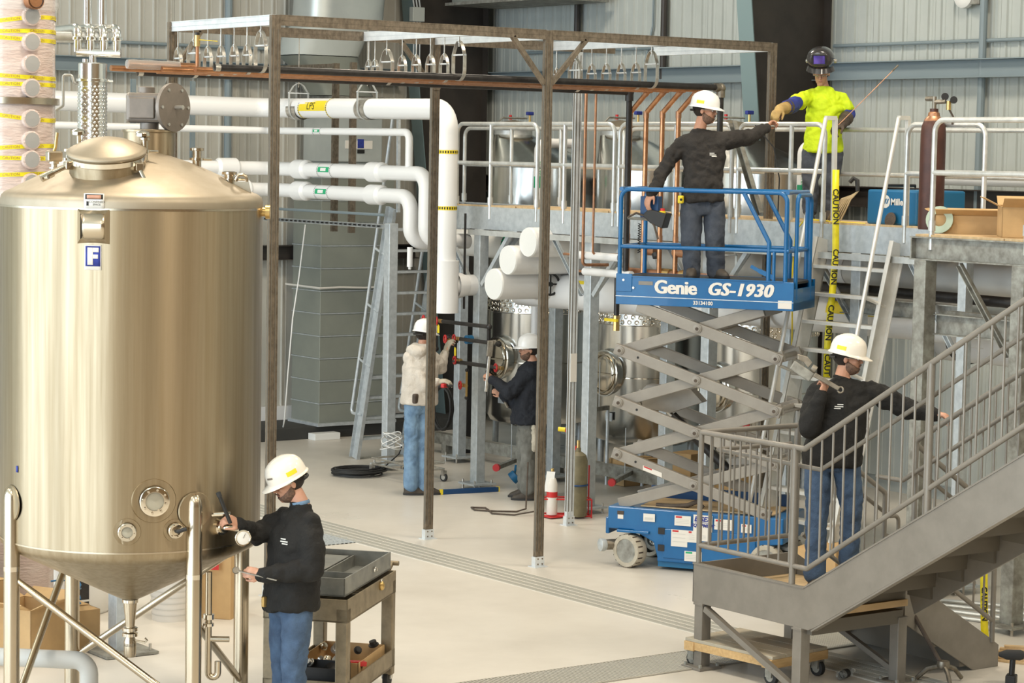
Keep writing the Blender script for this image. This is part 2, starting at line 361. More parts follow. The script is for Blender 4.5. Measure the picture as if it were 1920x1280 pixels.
# conduits on the walls
def pipe_thing(name, pts, r, m, label, cat='pipe', n=10, group=None, bendr=None):
    o = MB().tube(bend(pts, bendr, 5) if bendr else pts, r, n).obj(name, m); return tag(o, label, cat, group)
pipe_thing('conduit', [(8, YW-.06, 5.25), (17.2, YW-.06, 5.25)], .022, 'wallgirt', 'thin grey conduit running level on the duct wall', 'conduit')
pipe_thing('conduit', [(15.77, YW-.08, 9.2), (15.77, YW-.08, 3.5)], .05, 'wallgirt', 'dark upright conduit on the duct wall beside the strut frame', 'conduit')
pipe_thing('conduit', [(XW-.06, 12, 5.25), (XW-.06, 21.0, 5.25)], .022, 'wallgirt', 'thin grey conduit level on the wall above the gas cylinder', 'conduit')
pipe_thing('conduit', [(XW-.06, 21.4, 5.31), (XW-.06, 26.9, 5.31), (XW-.06, 27.3, 5.31)], .022, 'wallgirt', 'thin grey conduit level on the wall above the copper risers', 'conduit')
for y, z0, lab in ((26.03, 3.4, 'dark upright conduit on the wall above the left steel tank'), (24.17, 4.9, 'short dark upright conduit on the wall above the black pipe'), (18.58, 2.6, 'dark upright conduit on the wall right of the gas cylinder')):
    pipe_thing('conduit', [(XW-.09, y, 9.2), (XW-.09, y, z0)], .045, 'wallgirt' if y < 20 else 'darksteel', lab, 'conduit')
pipe_thing('conduit', [(XW-.05, 24.4, 9.2), (XW-.05, 24.45, 5.6), (XW-.05, 24.6, 5.1)], .014, 'wallgirt', 'thin loose cable hanging on the wall above the strut frame', 'cable')
t = thing('fire_alarm_bell', (XW-.12, 18.85, 5.75), 'round white alarm bell beside the upright conduit on the wall', 'alarm bell')
MB().lathe([(.0, .09), (.09, .085), (.135, .05), (.14, 0)], (XW-.1, 18.85, 5.75), 24, (-1,0,0)).obj('gong', 'white', t)
MB().box((XW-.08, 18.68, 5.75), (.12, .14, .2)).obj('back_box', 'galvold', t, 0, .01)
t = thing('junction_box', (18.49, 27.85, 5.8), 'grey junction box on the dark corner column', 'box')
MB().box((18.49, 27.85, 5.8), (.2, .1, .2)).obj('enclosure', 'wallpanel', t, 0, .01)
for dx in (-.05, 0, .05):
    MB().tube([(18.49+dx-.12, 27.85, 6.6), (18.49+dx-.05, 27.85, 6.15), (18.49+dx, 27.85, 5.9)], .012, 8).obj('cable', 'galv', t)
    MB().tube([(18.49+dx, 27.85, 5.7), (18.49+dx, 27.85, 4.9)], .012, 8).obj('cable', 'galv', t)
# ---------------------------------------------------------------- ductwork
t = thing('air_duct', (17.3, 27.6, .17), 'tall insulated sheet-metal duct standing against the wall', 'duct')
for i in range(11):   # each wrapped section is its own sheet
    z0 = .17+i*.305
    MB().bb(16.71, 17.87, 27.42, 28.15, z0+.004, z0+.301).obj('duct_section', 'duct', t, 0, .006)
    MB().bb(16.70, 17.88, 27.41, 28.16, z0+.297, z0+.309).obj('band', 'galv', t, 0)
MB().bb(16.66, 17.92, 27.36, 28.16, .17, .21).obj('foot_flange', 'galv', t, 0)
MB().tube([(16.69, 28.3, 2.05), (16.69, 27.39, 2.04), (17.0, 27.39, 2.05), (17.4, 27.39, 2.035), (17.89, 27.39, 2.05)], .014, 6).obj('sealant_bead', 'paperwhite', t)
t = thing('air_handler', (17.25, 27.8, 3.55), 'grey-green air handling box on top of the tall duct', 'air handler')
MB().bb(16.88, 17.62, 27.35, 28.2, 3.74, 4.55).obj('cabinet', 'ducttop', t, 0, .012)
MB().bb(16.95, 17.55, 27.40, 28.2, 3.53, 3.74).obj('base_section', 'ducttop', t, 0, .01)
MB().bb(16.86, 17.7, 27.3, 28.25, 4.55, 4.62).obj('top_rail', 'galvold', t, 0)
MB().bb(17.03, 17.46, 27.342, 27.35, 3.92, 4.03).obj('rating_label', 'paperwhite', t, 0)
MB().bb(17.22, 17.32, 27.338, 27.343, 3.93, 4.05).obj('logo', 'bluecloth', t, 0)
MB().bb(17.22, 17.33, 27.335, 27.345, 3.86, 3.91).obj('name_plate', 'ink', t, 0)
MB().bb(17.38, 17.56, 27.335, 27.345, 4.33, 4.40).obj('name_plate', 'copperold', t, 0)
t = thing('round_duct', (17.2, 27.8, 4.62), 'large pale sheet-metal duct bending up the wall above the air handler', 'duct')
prof = []
def rr(c, hx, hy, n=24, p=4):
    out = []
    for i in range(n):
        a = 2*math.pi*i/n; ca, sa = math.cos(a), math.sin(a)
        out.append((c[0]+hx*math.copysign(abs(ca)**(2/p), ca), c[1]+hy*math.copysign(abs(sa)**(2/p), sa), c[2]))
    return out
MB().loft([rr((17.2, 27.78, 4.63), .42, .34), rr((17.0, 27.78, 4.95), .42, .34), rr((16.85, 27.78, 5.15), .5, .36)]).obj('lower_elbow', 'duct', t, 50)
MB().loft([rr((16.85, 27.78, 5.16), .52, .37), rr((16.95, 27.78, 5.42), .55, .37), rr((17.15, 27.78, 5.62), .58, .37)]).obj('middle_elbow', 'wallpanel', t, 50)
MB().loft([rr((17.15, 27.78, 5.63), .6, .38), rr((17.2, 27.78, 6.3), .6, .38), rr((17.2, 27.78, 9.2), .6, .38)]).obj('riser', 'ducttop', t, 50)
for z in (5.64, 5.98, 6.4): MB().loft([rr((17.18, 27.78, z-.012), .615, .395), rr((17.18, 27.78, z+.012), .615, .395)]).obj('seam_band', 'galv', t, 50)
t = thing('unit_heater_duct', (19, 26.6, 5.9), 'grey overhead duct along the back wall above the strut frame', 'duct')
MB().bb(18.9, 19.75, 25.3, 27.6, 5.97, 6.9).obj('duct_body', 'duct', t, 0, .01)
MB().bb(18.82, 19.8, 25.2, 27.65, 5.93, 5.97).obj('bottom_flange', 'galvold', t, 0)
# ================================================================ CATWALK
DK = 3.28
cw = thing('catwalk', (15.85, 19, 0), 'galvanized steel catwalk on square columns in front of the steel tanks', 'catwalk')
MB().chan((15.85, 14.6, 3.15), (15.85, 23.05, 3.15), .08, .26, .012, flip=1).obj('edge_beam', 'galv', cw, 0)
MB().chan((17.10, 12.0, 3.15), (17.10, 24.7, 3.15), .08, .26, .012, flip=-1).obj('edge_beam', 'galv', cw, 0)
MB().ibeam((14.90, 9.5, 3.15), (14.90, 14.62, 3.15), .12, .20).obj('edge_beam', 'galvold', cw, 0)
MB().chan((14.84, 14.6, 3.15), (15.9, 14.6, 3.15), .07, .20, .012).obj('end_beam', 'galvold', cw, 0)
MB().bar((14.87, 14.56, 3.05), (15.1, 14.2, 3.05), .14, .012).obj('splice_plate', 'galvold', cw, 0)
MB().chan((15.85, 23.03, 3.15), (17.1, 23.03, 3.15), .07, .24, .012).obj('end_beam', 'galv', cw, 0)
for i in range(8): MB().bb(15.86, 17.08, 14.62+i*1.05, 14.62+i*1.05+1.04, DK-.02, DK).obj('deck_plate', 'plywood', cw, 0)
for i in range(5): MB().bb(14.88, 17.08, 9.5+i*1.02, 9.5+i*1.02+1.01, DK-.03, DK-.01).obj('deck_plate', 'plywood', cw, 0)
for i in range(5): MB().bb(15.845, 15.86, 15.0+i*1.7, 15.0+i*1.7+1.66, DK+.0, DK+.02).obj('lit_edge_strip', 'wood' if i == 9 else 'copperold' if i == 8 else 'plywood', cw, 0)  # warm light on the beam's top flange, put in as a tan strip
MB().chan((15.72, 15.2, 2.985), (15.72, 22.55, 2.985), .04, .06, .006).obj('strut_rail', 'galvrail', cw, 0)
def column(x, y, top, w=.125, m='galv'):
    c = MB().bb(x-w/2, x+w/2, y-w/2, y+w/2, .07, top).obj('column', m, cw, 0, .008)
    MB().bb(x-.16, x+.16, y-.16, y+.16, .055, .075).obj('base_plate', m, c, 0)
    for a in (-.12, .12):
        for b in (-.12, .12): MB().cyl((x+a, y+b, 0), (x+a, y+b, .11), .012, n=8).obj('anchor_bolt', 'zinc', c)
for y in (24.37, 22.46, 20.37, 18.4): column(15.85, y, 3.02)
for y in (24.57, 22.59, 20.5, 18.5, 16.5, 14.5): column(17.05, y, 3.02)
column(15.9, 16.3, 3.02); column(15.85, 14.9, 3.02, .10)
column(14.90, 14.48, 3.05, .14, 'galvold'); column(14.90, 13.37, 3.05, .14, 'galvold'); column(14.9, 10.2, 3.05, .14, 'galvold')
def brace(a, b, m='galv'): MB().chan(a, b, .04, .05, .007, up=(0,0,1)).obj('knee_brace', m, cw, 0)
for y in (22.46, 20.37, 18.4):
    brace((15.80, y+.62, 3.0), (15.80, y+.08, 2.38)); brace((15.80, y-.62, 3.0), (15.80, y-.08, 2.38)); brace((16.45, y+.02, 3.0), (15.93, y+.02, 2.4))
brace((14.88, 14.05, 3.03), (14.88, 13.47, 2.3), 'galvold'); brace((15.82, 15.55, 2.98), (15.82, 14.98, 2.2)); brace((15.9, 16.9, 2.98), (15.9, 16.35, 2.35))
MB().bb(15.2, 15.3, 13.0, 14.5, 2.42, 2.6).obj('lower_beam', 'galvold', cw, 0)
MB().chan((15.0, 14.42, 2.5), (15.0, 10.2, 2.5), .06, .18, .01).obj('lower_beam', 'galvold', cw, 0)
MB().chan((15.9, 16.5, 2.52), (15.9, 14.9, 2.52), .06, .16, .01).obj('lower_beam', 'galvold', cw, 0)
# railings
def railing(x, y0, y1, label, posts, zt=4.23, zm=3.78, z0=DK, r=.024, m='galvrail', group=None):
    "y0 > y1; hoop ends, top and mid rail, posts"
    t = thing('railing', (x, (y0+y1)/2, z0), label, 'railing', group)
    MB().tube(bend([(x, y0, z0-.14), (x, y0, zt), (x, y1, zt), (x, y1, z0-.14)], .11, 6), r, 10).obj('top_rail', m, t)
    MB().tube([(x, y0, zm), (x, y1, zm)], r, 10).obj('mid_rail', m, t)
    for p in posts: MB().cyl((x, p, z0-.14), (x, p, zt), r, n=10).obj('post', m, t)
    for p in list(posts)+[y0, y1]:
        MB().cyl((x, p, z0+.02), (x, p, z0+.11), r+.009, n=10).obj('post_collar', m, t)
    return t
railing(15.85, 22.98, 21.40, 'front catwalk railing between the white drop pipe and the bronze strut post', [22.3])
railing(15.85, 21.27, 20.02, 'front catwalk railing behind the two thin copper risers', [20.9])
railing(15.85, 19.93, 18.12, 'front catwalk railing behind the four thick copper risers', [19.0])
railing(15.85, 18.02, 16.78, 'front catwalk railing in front of the welder', [17.25])
railing(15.85, 15.68, 14.72, 'short catwalk railing beside the brown gas cylinder', [])
railing(14.90, 14.42, 9.6, 'nearest galvanized railing above the deck with cardboard', [13.35, 12.0], zt=4.25, zm=3.80)
railing(17.08, 24.6, 21.4, 'rear catwalk railing in front of the left steel tank', [23.6, 22.6], zt=4.20, zm=3.75)
railing(17.08, 21.3, 18.25, 'rear catwalk railing in front of the middle steel tank', [20.4, 19.4], zt=4.20, zm=3.75)
railing(17.08, 18.05, 13.0, 'rear catwalk railing behind the welder and blue machine', [16.6, 15.2, 14.2, 13.4], zt=4.20, zm=3.75)
# ================================================================ STEEL TANKS
TR = .68
def steel_tank(y, label, first=True):
    x = 18.6; t = thing('storage_tank', (x, y, 0), label, 'tank', 'steel tanks behind the catwalk')
    MB().lathe([(.02, .34), (TR*.7, .36), (TR*.93, .42), (TR, .5), (TR, 3.78)], (x, y, 0), 40, caps=False).obj('shell', 'tanksteel', t)
    MB().lathe([(TR+.004, 1.2), (TR+.004, 1.215)], (x, y, 0), 40, caps=False).obj('weld_seam', 'polished', t)
    ax, ay = x-.22, y+.36   # offset neck
    rings = []
    for k in range(7):
        f = k/6; r = TR+(.25-TR)*f; rings.append([(x+(ax-x)*f+r*math.cos(2*math.pi*j/32), y+(ay-y)*f+r*math.sin(2*math.pi*j/32), 3.78+.36*f) for j in range(32)])
    MB().loft(rings).obj('cone_top', 'tanksteel', t, 50)
    MB().lathe([(.25, 4.10), (.25, 4.24)], (ax, ay, 0), 28, caps=False).obj('neck', 'galvrail', t)
    lid = MB().lathe([(.30, 4.23), (.30, 4.25), (.2, 4.30), (.02, 4.33)], (ax, ay, 0), 28).obj('lid', 'stainlessdome', t)
    MB().tube([(ax-.25, ay, 4.3), (ax-.18, ay, 4.36), (ax+.22, ay, 4.36)], .012, 8).obj('lid_arm', 'zinc', lid)
    v = MB().cyl((ax+.1, ay-.22, 4.3), (ax+.1, ay-.22, 4.40), .015, n=8).obj('vent_valve', 'brass', t)
    MB().box((ax+.1, ay-.22, 4.42), (.10, .05, .045)).obj('blue_handle', 'bluecloth', v, 0, .008)
    MB().cyl((ax+.02, ay+.1, 4.34), (ax+.02, ay+.1, 4.40), .02, n=8).obj('red_knob', 'red', t)
    # dimpled cooling jacket: proud band with raised rings, in rows
    MB().lathe([(TR+.003, 1.84), (TR+.012, 1.85), (TR+.012, 2.18), (TR+.003, 2.19)], (x, y, 0), 48, caps=False).obj('cooling_jacket', 'tanksteel', t)
    d = MB()
    for row in range(5):
        for k in range(46):
            a = 2*math.pi*(k+.5*(row % 2))/46
            if math.cos(a-math.radians(234)) < -.25: continue
            n_ = V((math.cos(a), math.sin(a), 0)); c = V((x, y, 1.885+row*.065))+n_*(TR+.010)
            d.lathe([(.032, 0), (.028, .009), (.022, .009), (.014, 0), (.005, -.004)], c, 10, n_, caps=False)
    do = d.obj('jacket_dimples', 'polished', t, 60); do['kind'] = 'stuff'
    # manway facing -x
    mz = 1.25; mx = x-TR+.02
    w_ = MB().lathe([(.265, -.02), (.265, .05), (.285, .055), (.285, .075)], (mx, y-.06, mz), 28, (-1,0,0)).obj('manway', 'tanksteel', t)
    MB().lathe([(.27, .076), (.25, .088), (.16, .105), (.01, .112)], (mx, y-.06, mz), 28, (-1,0,0)).obj('manway_door', 'polished', w_)
    MB().tube(arc((mx-.12, y-.06, mz), (0,1,0), (0,0,1), .235, 0, 2*math.pi, 28)[:-1], .011, 8, closed=True).obj('door_ring', 'polished', w_)
    MB().bar((mx-.14, y-.32, mz), (mx-.14, y+.22, mz), .03, .02).obj('door_arm', 'polished', w_)
    MB().lathe([(.10, -.03), (.10, .008), (.055, .01), (.055, .03)], (x-TR*.80, y-TR*.60-.02, .86), 20, (-.8,-.6,0)).obj('sight_flange', 'stainlessdome', t)
    MB().lathe([(.045, .025), (.04, .05), (.01, .055)], (x-TR*.80, y-TR*.60-.02, .86), 16, (-.8,-.6,0)).obj('red_plug', 'red', t)
    MB().box((x-TR-.005, y-.12, .72), (.012, .13, .10)).obj('name_plate', 'galv', t, 0)
    for a in (45, 135, 225, 315):
        px, py = x+.56*math.cos(math.radians(a)), y+.56*math.sin(math.radians(a))
        MB().cyl((px, py, 0), (px, py, .52), .04, n=12).obj('leg', 'galv', t)
    return t
TANK_Y = (25.0, 22.75, 20.7)
t0 = steel_tank(TANK_Y[0], 'shiny steel tank behind the man in navy, with blue valve on its lid')
copy_tree(t0, (18.6, TANK_Y[1], 0), 'shiny steel tank behind the thin copper risers and lift arms')
copy_tree(t0, (18.6, TANK_Y[2], 0), 'shiny steel tank behind the lift platform, nearest the welder')
# low galvanized skids with red-capped arms
def red_arm(a, b, label):
    t = thing('drain_pipe', ((a[0]+b[0])/2, (a[1]+b[1])/2, 0), label, 'pipe')
    MB().bar(a, b, .05, .05).obj('arm', 'galvold', t, 0)
    d = (V(a)-V(b)).normalized(); MB().cyl(V(a), V(a)+d*.045, .045, n=12).obj('red_cap', 'red', t)
    MB().cyl(V(a)*.6+V(b)*.4, (V(a)*.6+V(b)*.4)*1.0+V((0,0,.55)), .006, n=6).obj('hanger_rod', 'galv', t)
    MB().cyl((b[0], b[1], 0), b, .02, n=8).obj('stand', 'galv', t)
red_arm((16.45, 22.9, .16), (17.4, 23.5, .2), 'red-capped drain pipe behind the man in navy')
red_arm((16.7, 21.0, .20), (17.7, 21.7, .24), 'red-capped drain pipe right of the brown gas bottle')
red_arm((17.1, 21.9, .92), (17.4, 22.0, .92), 'short red-capped pipe stub between the catwalk columns')
MB_ = MB().bb(17.3, 17.42, 20.2, 25.6, .12, .26).obj('tank_skid', 'galvold', smooth=0); tag(MB_, 'long galvanized skid beam in front of the steel tanks', 'skid beam')
for k, yy in enumerate((20.4, 22.9, 25.3)): MB().bb(17.31, 17.41, yy-.05, yy+.05, -.0, .13).obj('foot', 'galvold', MB_, 0)
# ================================================================ WHITE INSULATED PIPES
def strap(mb, pts, axis, wd, th=.006):
    "flat band following pts, wd wide along axis"
    P = [V(p) for p in pts]; A = V(axis).normalized()*wd/2; vs = []; m = len(P)
    for i in range(m):
        t = (P[min(i+1, m-1)]-P[max(i-1, 0)]).normalized(); nn = t.cross(A.normalized())*th/2
        vs += [P[i]-A-nn, P[i]+A-nn, P[i]+A+nn, P[i]-A+nn]
    fs = [(i*4+j, i*4+(j+1) % 4, i*4+4+(j+1) % 4, i*4+4+j) for i in range(m-1) for j in range(4)]
    return mb.add(vs, fs+[(3,2,1,0), tuple(m*4-4+j for j in range(4))])
def hanger(c, axis, r, w, h, rod, label, m='zinc', sw=.032, group=None, parent=None):
    "clevis hanger: c pipe centre, loop half-width w, loop height h over the centre, rod up to z"
    c = V(c); A = V(axis); S_ = A.cross(V((0,0,1))).normalized(); Z = V((0,0,1))
    t = thing('pipe_hanger', c+Z*h, label, 'pipe hanger', group)
    low = arc(c+Z*(w-r), -S_, -Z, w, 0, math.pi, 10)
    pts = [c+Z*(h*.62)-S_*w]+low+[c+Z*(h*.62)+S_*w]
    pts = [c+Z*h-S_*w*.16, c+Z*(h*.90)-S_*w*.55]+pts+[c+Z*(h*.90)+S_*w*.55, c+Z*h+S_*w*.16, c+Z*h-S_*w*.16]
    strap(MB(), pts, A, sw).obj('yoke', m, t, 25)
    MB().cyl(c+Z*(h*.62)-S_*(w+.015), c+Z*(h*.62)+S_*(w+.015), .008, n=8).obj('cross_bolt', 'zincdaylit', t)
    MB().cyl(c+Z*(h-.05), (c.x, c.y, rod), .006, n=6).obj('rod', 'zinc', t)
    MB().cyl(c+Z*(h-.012), c+Z*(h+.012), .013, n=6).obj('nut', 'zinc', t)
    return t
def cyl_label(c, ex, nrm, r, L, ang0, ang1, m, parent, name='label', n=10):
    "curved sticker on a pipe: centre c, along ex, wrapped from ang0 to ang1 about nrm"
    c, ex, nrm = V(c), V(ex).normalized(), V(nrm).normalized(); ey = nrm.cross(ex); vs = []
    for i in range(n+1):
        a = ang0+(ang1-ang0)*i/n; d = nrm*math.cos(a)+ey*math.sin(a)
        vs += [c-ex*L/2+d*r, c+ex*L/2+d*r]
    return MB().add(vs, [(2*i, 2*i+1, 2*i+3, 2*i+2) for i in range(n)]).obj(name, m, parent, 60)
def cyl_fn(c, ex, nrm, r):
    c, ex, nrm = V(c), V(ex).normalized(), V(nrm).normalized(); ey = nrm.cross(ex)
    return lambda x, y, h: c+ex*x+(nrm*math.cos(y/r)+ey*math.sin(y/r))*(r+h)
Yd, Xd, Zd = V((0,-1,0)), V((-1,0,0)), V((0,0,-1))
# --- the steam line
lp = thing('insulated_pipe', (15.4, 22.53, 2.0), 'thick white insulated steam pipe with yellow labels, turning down beside the catwalk', 'pipe')
MB().tube(bend([(7.5, 26.6, 4.45), (15.4, 26.6, 4.42), (15.4, 22.53, 4.385), (15.4, 22.53, 2.60)], .24, 8), .122, 24).obj('pipe_run', 'insul', lp, 50)
MB().cyl((15.4, 22.53, 2.66), (15.4, 22.53, 2.06), .158, n=24).obj('sleeve', 'insul', lp)
MB().cyl((15.4, 22.53, 2.37), (16.8, 22.53, 2.37), .122, n=24).obj('branch', 'insul', lp)
MB().lathe([(.122, 0), (.135, -.03), (.15, -.10), (.158, -.16)], (15.68, 22.53, 2.37), 24, (1,0,0), False).obj('branch_fitting', 'insul', lp)
def lps_bands(c, ex, nrm, r, L, parent, colm, bw=.02):
    for s in (-1, 1):
        cc = V(c)+V(ex)*(s*L/2); cyl_label(cc, ex, nrm, r+.0022, bw, -math.pi, math.pi, colm, parent, 'band', 28)
        d = MB(); e = V(ex).normalized(); nn = V(nrm).normalized(); ey = nn.cross(e); k = 26
        for i in range(k):
            a0 = 2*math.pi*i/k; a1 = a0+math.pi/k; vs = []
            for a in (a0, a1):
                q = nn*math.cos(a)+ey*math.sin(a); vs += [cc-e*bw*.3+q*(r+.004), cc+e*bw*.3+q*(r+.004)]
            d.add(vs, [(0,1,3,2)])
        d.obj('arrow_marks', 'ink', parent, 0)
cyl_label((15.4, 25.33, 4.405), Yd, (-1,0,.25), .1245, .62, -.5, .62, 'yellow', lp)
lps_bands((15.4, 25.33, 4.405), Yd, (-1,0,0), .122, .66, lp, 'yellow')
text_mb('LPS', .13, cyl_fn((15.4, 25.36, 4.405), Yd, (-1,0,.22), .1245), grid=.012).obj('lettering', 'ink', lp, 0)
nl = (-.9, .43, 0)
cyl_label((15.4, 22.53, 3.58), Zd, nl, .1245, .60, -.28, .42, 'yellow', lp)
lps_bands((15.4, 22.53, 3.58), Zd, nl, .122, .64, lp, 'yellow', .045)
text_mb('LPS', .10, cyl_fn((15.4, 22.53, 3.55), Zd, nl, .1245), grid=.012).obj('lettering', 'ink', lp, 0)
# --- three chilled/hot water lines below
def water_pipe(z, r, ye, ycorner, zb, label, sleeves, lab):
    t = thing('insulated_pipe', (15.4, ye, zb), label, 'pipe')
    pts = [(7.5, ycorner, z+.02), (15.4, ycorner, z), (15.4, ye, z-.01), (15.4, ye, zb)]
    if zb < 3: pts.append((16.0, ye, zb))
    MB().tube(bend(pts, r*2.0, 7), r, 20).obj('pipe_run', 'insul', t, 50)
    for s in sleeves: MB().lathe([(r, -.16), (r+.032, -.12), (r+.034, .12), (r, .16)], s[:3], 24, s[3], False).obj('joint_cover', 'insul', t)
    if lab:
        c = (15.4, lab, z-.005); L = .30 if r > .06 else .17
        cyl_label(c, Yd, (-1,0,.1), r+.002, L*.86, -.32, .42, 'green', t)
        cyl_label(c, Yd, (-1,0,.1), r+.0032, L*.42, -.18, .26, 'white', t, 'text_field')
        lps_bands(c, Yd, (-1,0,0), r, L, t, 'insul', .016)
    return t
water_pipe(4.13, .045, 23.32, 26.55, 3.62, 'thin white insulated pipe just under the thick steam pipe', [], 25.35)
water_pipe(3.65, .088, 22.95, 26.45, 2.86, 'upper of the two white insulated pipes with joint covers', [(15.4, 25.75, 3.65, (0,1,0)), (15.4, 24.02, 3.645, (0,1,0)), (14.72, 26.45, 3.655, (1,0,0))], 25.1)
water_pipe(3.38, .088, 23.27, 26.45, 2.84, 'lower of the two white insulated pipes with joint covers', [(15.4, 25.75, 3.38, (0,1,0)), (15.4, 24.02, 3.375, (0,1,0)), (14.9, 26.45, 3.385, (1,0,0))], 25.16)
o = MB().cyl((15.4, 23.27, 2.78), (15.4, 23.27, 2.55), .035, n=12).cyl((15.4, 23.27, 2.56), (15.4, 23.27, 2.52), .018, n=8).obj('drain_stub', 'insul'); tag(o, 'short white drain stub under the lower white pipe', 'pipe')
# clevis hangers of the steam pipe, with saddles
for y, lab in ((25.85, 'clevis hanger on the steam pipe left of its yellow label'), (24.25, 'clevis hanger on the steam pipe between yellow label and bend')):
    t = hanger((15.4, y, 4.40), (0,1,0), .135, .137, .32, 5.4, lab, 'galvrail', .035)
    MB().lathe([(.127, -.11), (.127, .11)], (15.4, y, 4.395), 24, (0,1,0), False).obj('saddle', 'zinc', t)
t = hanger((14.0, 26.6, 4.43), (1,0,0), .135, .137, .34, 5.6, 'clevis hanger on the steam pipe behind the geared motor', 'galvold', .035)
MB().lathe([(.127, -.11), (.127, .11)], (14.0, 26.6, 4.43), 24, (1,0,0), False).obj('saddle', 'zinc', t)
# wall struts carrying the pipes
for x, pl in ((13.9, 'left of the geared motor'), (14.75, 'right of the geared motor'), (12.0, 'beside the wrapped column')):
    o = MB().chan((x, 27.40, .0), (x, 27.40, 4.75), .04, .06, .006, up=(1,0,0)).obj('strut_post', 'wallgirt', smooth=0); tag(o, 'dark upright strut post behind the white pipes, '+pl, 'strut')
for y, x in ((26.0, 16.05), (25.5, 16.0)):
    o = MB().chan((x, y, 2.86), (x, y, 5.0), .05, .08, .006, up=(1,0,0)).bar((x, y, 4.97 if y > 25.8 else 4.84), (x, YW-.1, 4.97 if y > 25.8 else 4.84), .05, .05).obj('strut_post', 'strut', smooth=0); tag(o, 'bronze strut post behind the joint covers, %s the label' % ('left of' if y > 25.8 else 'below'), 'strut')
# strut bridge from the column toward the wall
t = thing('strut_bridge', (15.8, 25.8, 3.05), 'pair of level struts running to the galvanized column under the white pipes', 'strut')
MB().chan((15.8, 27.4, 2.98), (15.8, 24.42, 2.98), .04, .05, .005).obj('strut_rail', 'galvrail', t, 0)
MB().cyl((15.78, 27.4, 3.12), (15.78, 24.42, 3.12), .018, n=10).obj('conduit', 'wallgirt', t)
for i in range(26): MB().box((15.775, 27.3-i*.11, 2.98), (.006, .05, .02)).obj('slot', 'ink', t, 0)
# --- pipes under the catwalk
def big_pipe(name, a, b, r, label, m='insul'):
    return tag(MB().cyl(a, b, r, n=28).obj(name, m), label, 'pipe')
t = thing('insulated_pipe', (16.4, 18, 2.4), 'large white pipe running under the catwalk with yellow steam label', 'pipe')
MB().cyl((16.4, 22.4, 2.33), (16.4, 15.5, 2.40), .20, n=28).obj('pipe_run', 'insul', t)
cyl_label((16.4, 16.62, 2.40), Yd, (-1,0,.35), .203, .9, -.35, .35, 'yellow', t)
text_mb('LPS', .17, cyl_fn((16.4, 16.42, 2.40), Yd, (-1,0,.30), .203), grid=.015).obj('lettering', 'ink', t, 0)
MB().box((16.22, 16.62, 2.545), (.03, .8, .05)).obj('blue_tag', 'bluecloth', t, 0, .01)
cyl_label((16.4, 20.9, 2.35), Yd, (-1,0,.75), .203, .5, -.1, .12, 'yellow', t)
t = thing('insulated_pipe', (16.62, 18, 2.8), 'long pale pipe tucked right under the catwalk deck', 'pipe')
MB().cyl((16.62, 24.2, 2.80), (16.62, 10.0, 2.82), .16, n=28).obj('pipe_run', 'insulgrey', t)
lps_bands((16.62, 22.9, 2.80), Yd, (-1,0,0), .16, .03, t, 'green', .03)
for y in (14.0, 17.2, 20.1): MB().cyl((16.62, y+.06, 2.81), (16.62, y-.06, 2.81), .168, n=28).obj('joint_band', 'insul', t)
t = thing('black_pipe', (16.1, 13, 2.6), 'black threaded pipe with union under the right deck', 'pipe')
MB().cyl((16.1, 17.2, 2.66), (16.1, 9.8, 2.62), .05, n=16).obj('pipe_run', 'blackpipe', t)
MB().cyl((16.1, 14.2, 2.64), (16.1, 14.02, 2.64), .075, n=8).obj('union', 'cast', t); MB().cyl((16.1, 13.96, 2.64), (16.1, 13.9, 2.64), .07, n=8).obj('union_nut', 'cast', t)
# capped ends
for i, (x, y, z, r, lab) in enumerate(((15.62, 21.22, 2.92, .165, 'topmost of the three white capped pipe ends'), (15.55, 21.5, 2.71, .165, 'middle of the three white capped pipe ends'), (15.52, 21.72, 2.43, .178, 'lowest and widest of the three white capped pipe ends'))):
    t = thing('capped_pipe', (x, y, z), lab+' under the catwalk', 'pipe', 'white capped pipe ends')
    MB().cyl((x, y, z), (x+1.4, y, z), r, n=28).obj('pipe_run', 'insul', t)
    MB().lathe([(r, 0), (r-.004, .012), (r*.96, .018), (.01, .022)], (x, y, z), 28, (-1,0,0)).obj('end_cap', 'white', t)
    if i == 2:
        MB().lathe([(r+.004, .58), (r+.02, .6), (r+.02, .8), (r+.004, .82)], (x, y, z), 28, (1,0,0), False).obj('valve_cover', 'insul', t)
        v = MB().tube(arc((x+.62, y-.22, z), (1,0,0), (0,0,1), .12, 0, 2*math.pi, 20)[:-1], .014, 8, closed=True).obj('handwheel', 'black', t)
        for a in range(4): MB().cyl((x+.62, y-.22, z), (x+.62+.12*math.cos(a*1.571), y-.22, z+.12*math.sin(a*1.571)), .010, n=6).obj('spoke', 'black', v)
        MB().cyl((x+.62, y-.17, z), (x+.62, y-.24, z), .025, n=10).obj('hub', 'black', v)
# white vertical line on the catwalk with green label, twice
for x, y, lab in ((17.5, 23.6, 'white hooked pipe with green label beside the left steel tank'), (17.4, 18.75, 'white hooked pipe with green label left of the welder')):
    t = thing('insulated_pipe', (x, y, 3.3), lab, 'pipe')
    MB().tube(bend([(x+.5, y, 4.03), (x, y, 4.03), (x, y, 0.0)], .09, 6), .06, 16).obj('pipe_run', 'insul', t, 50)
    cyl_label((x, y, 3.55), (0,0,1), (-.6,-.8,0), .062, .14, -1.2, 1.2, 'green', t)
    text_mb('WATER', .06, cyl_fn((x, y, 3.70), Zd, (-.6,-.8,0), .061), grid=.01).obj('lettering', 'green', t, 0)
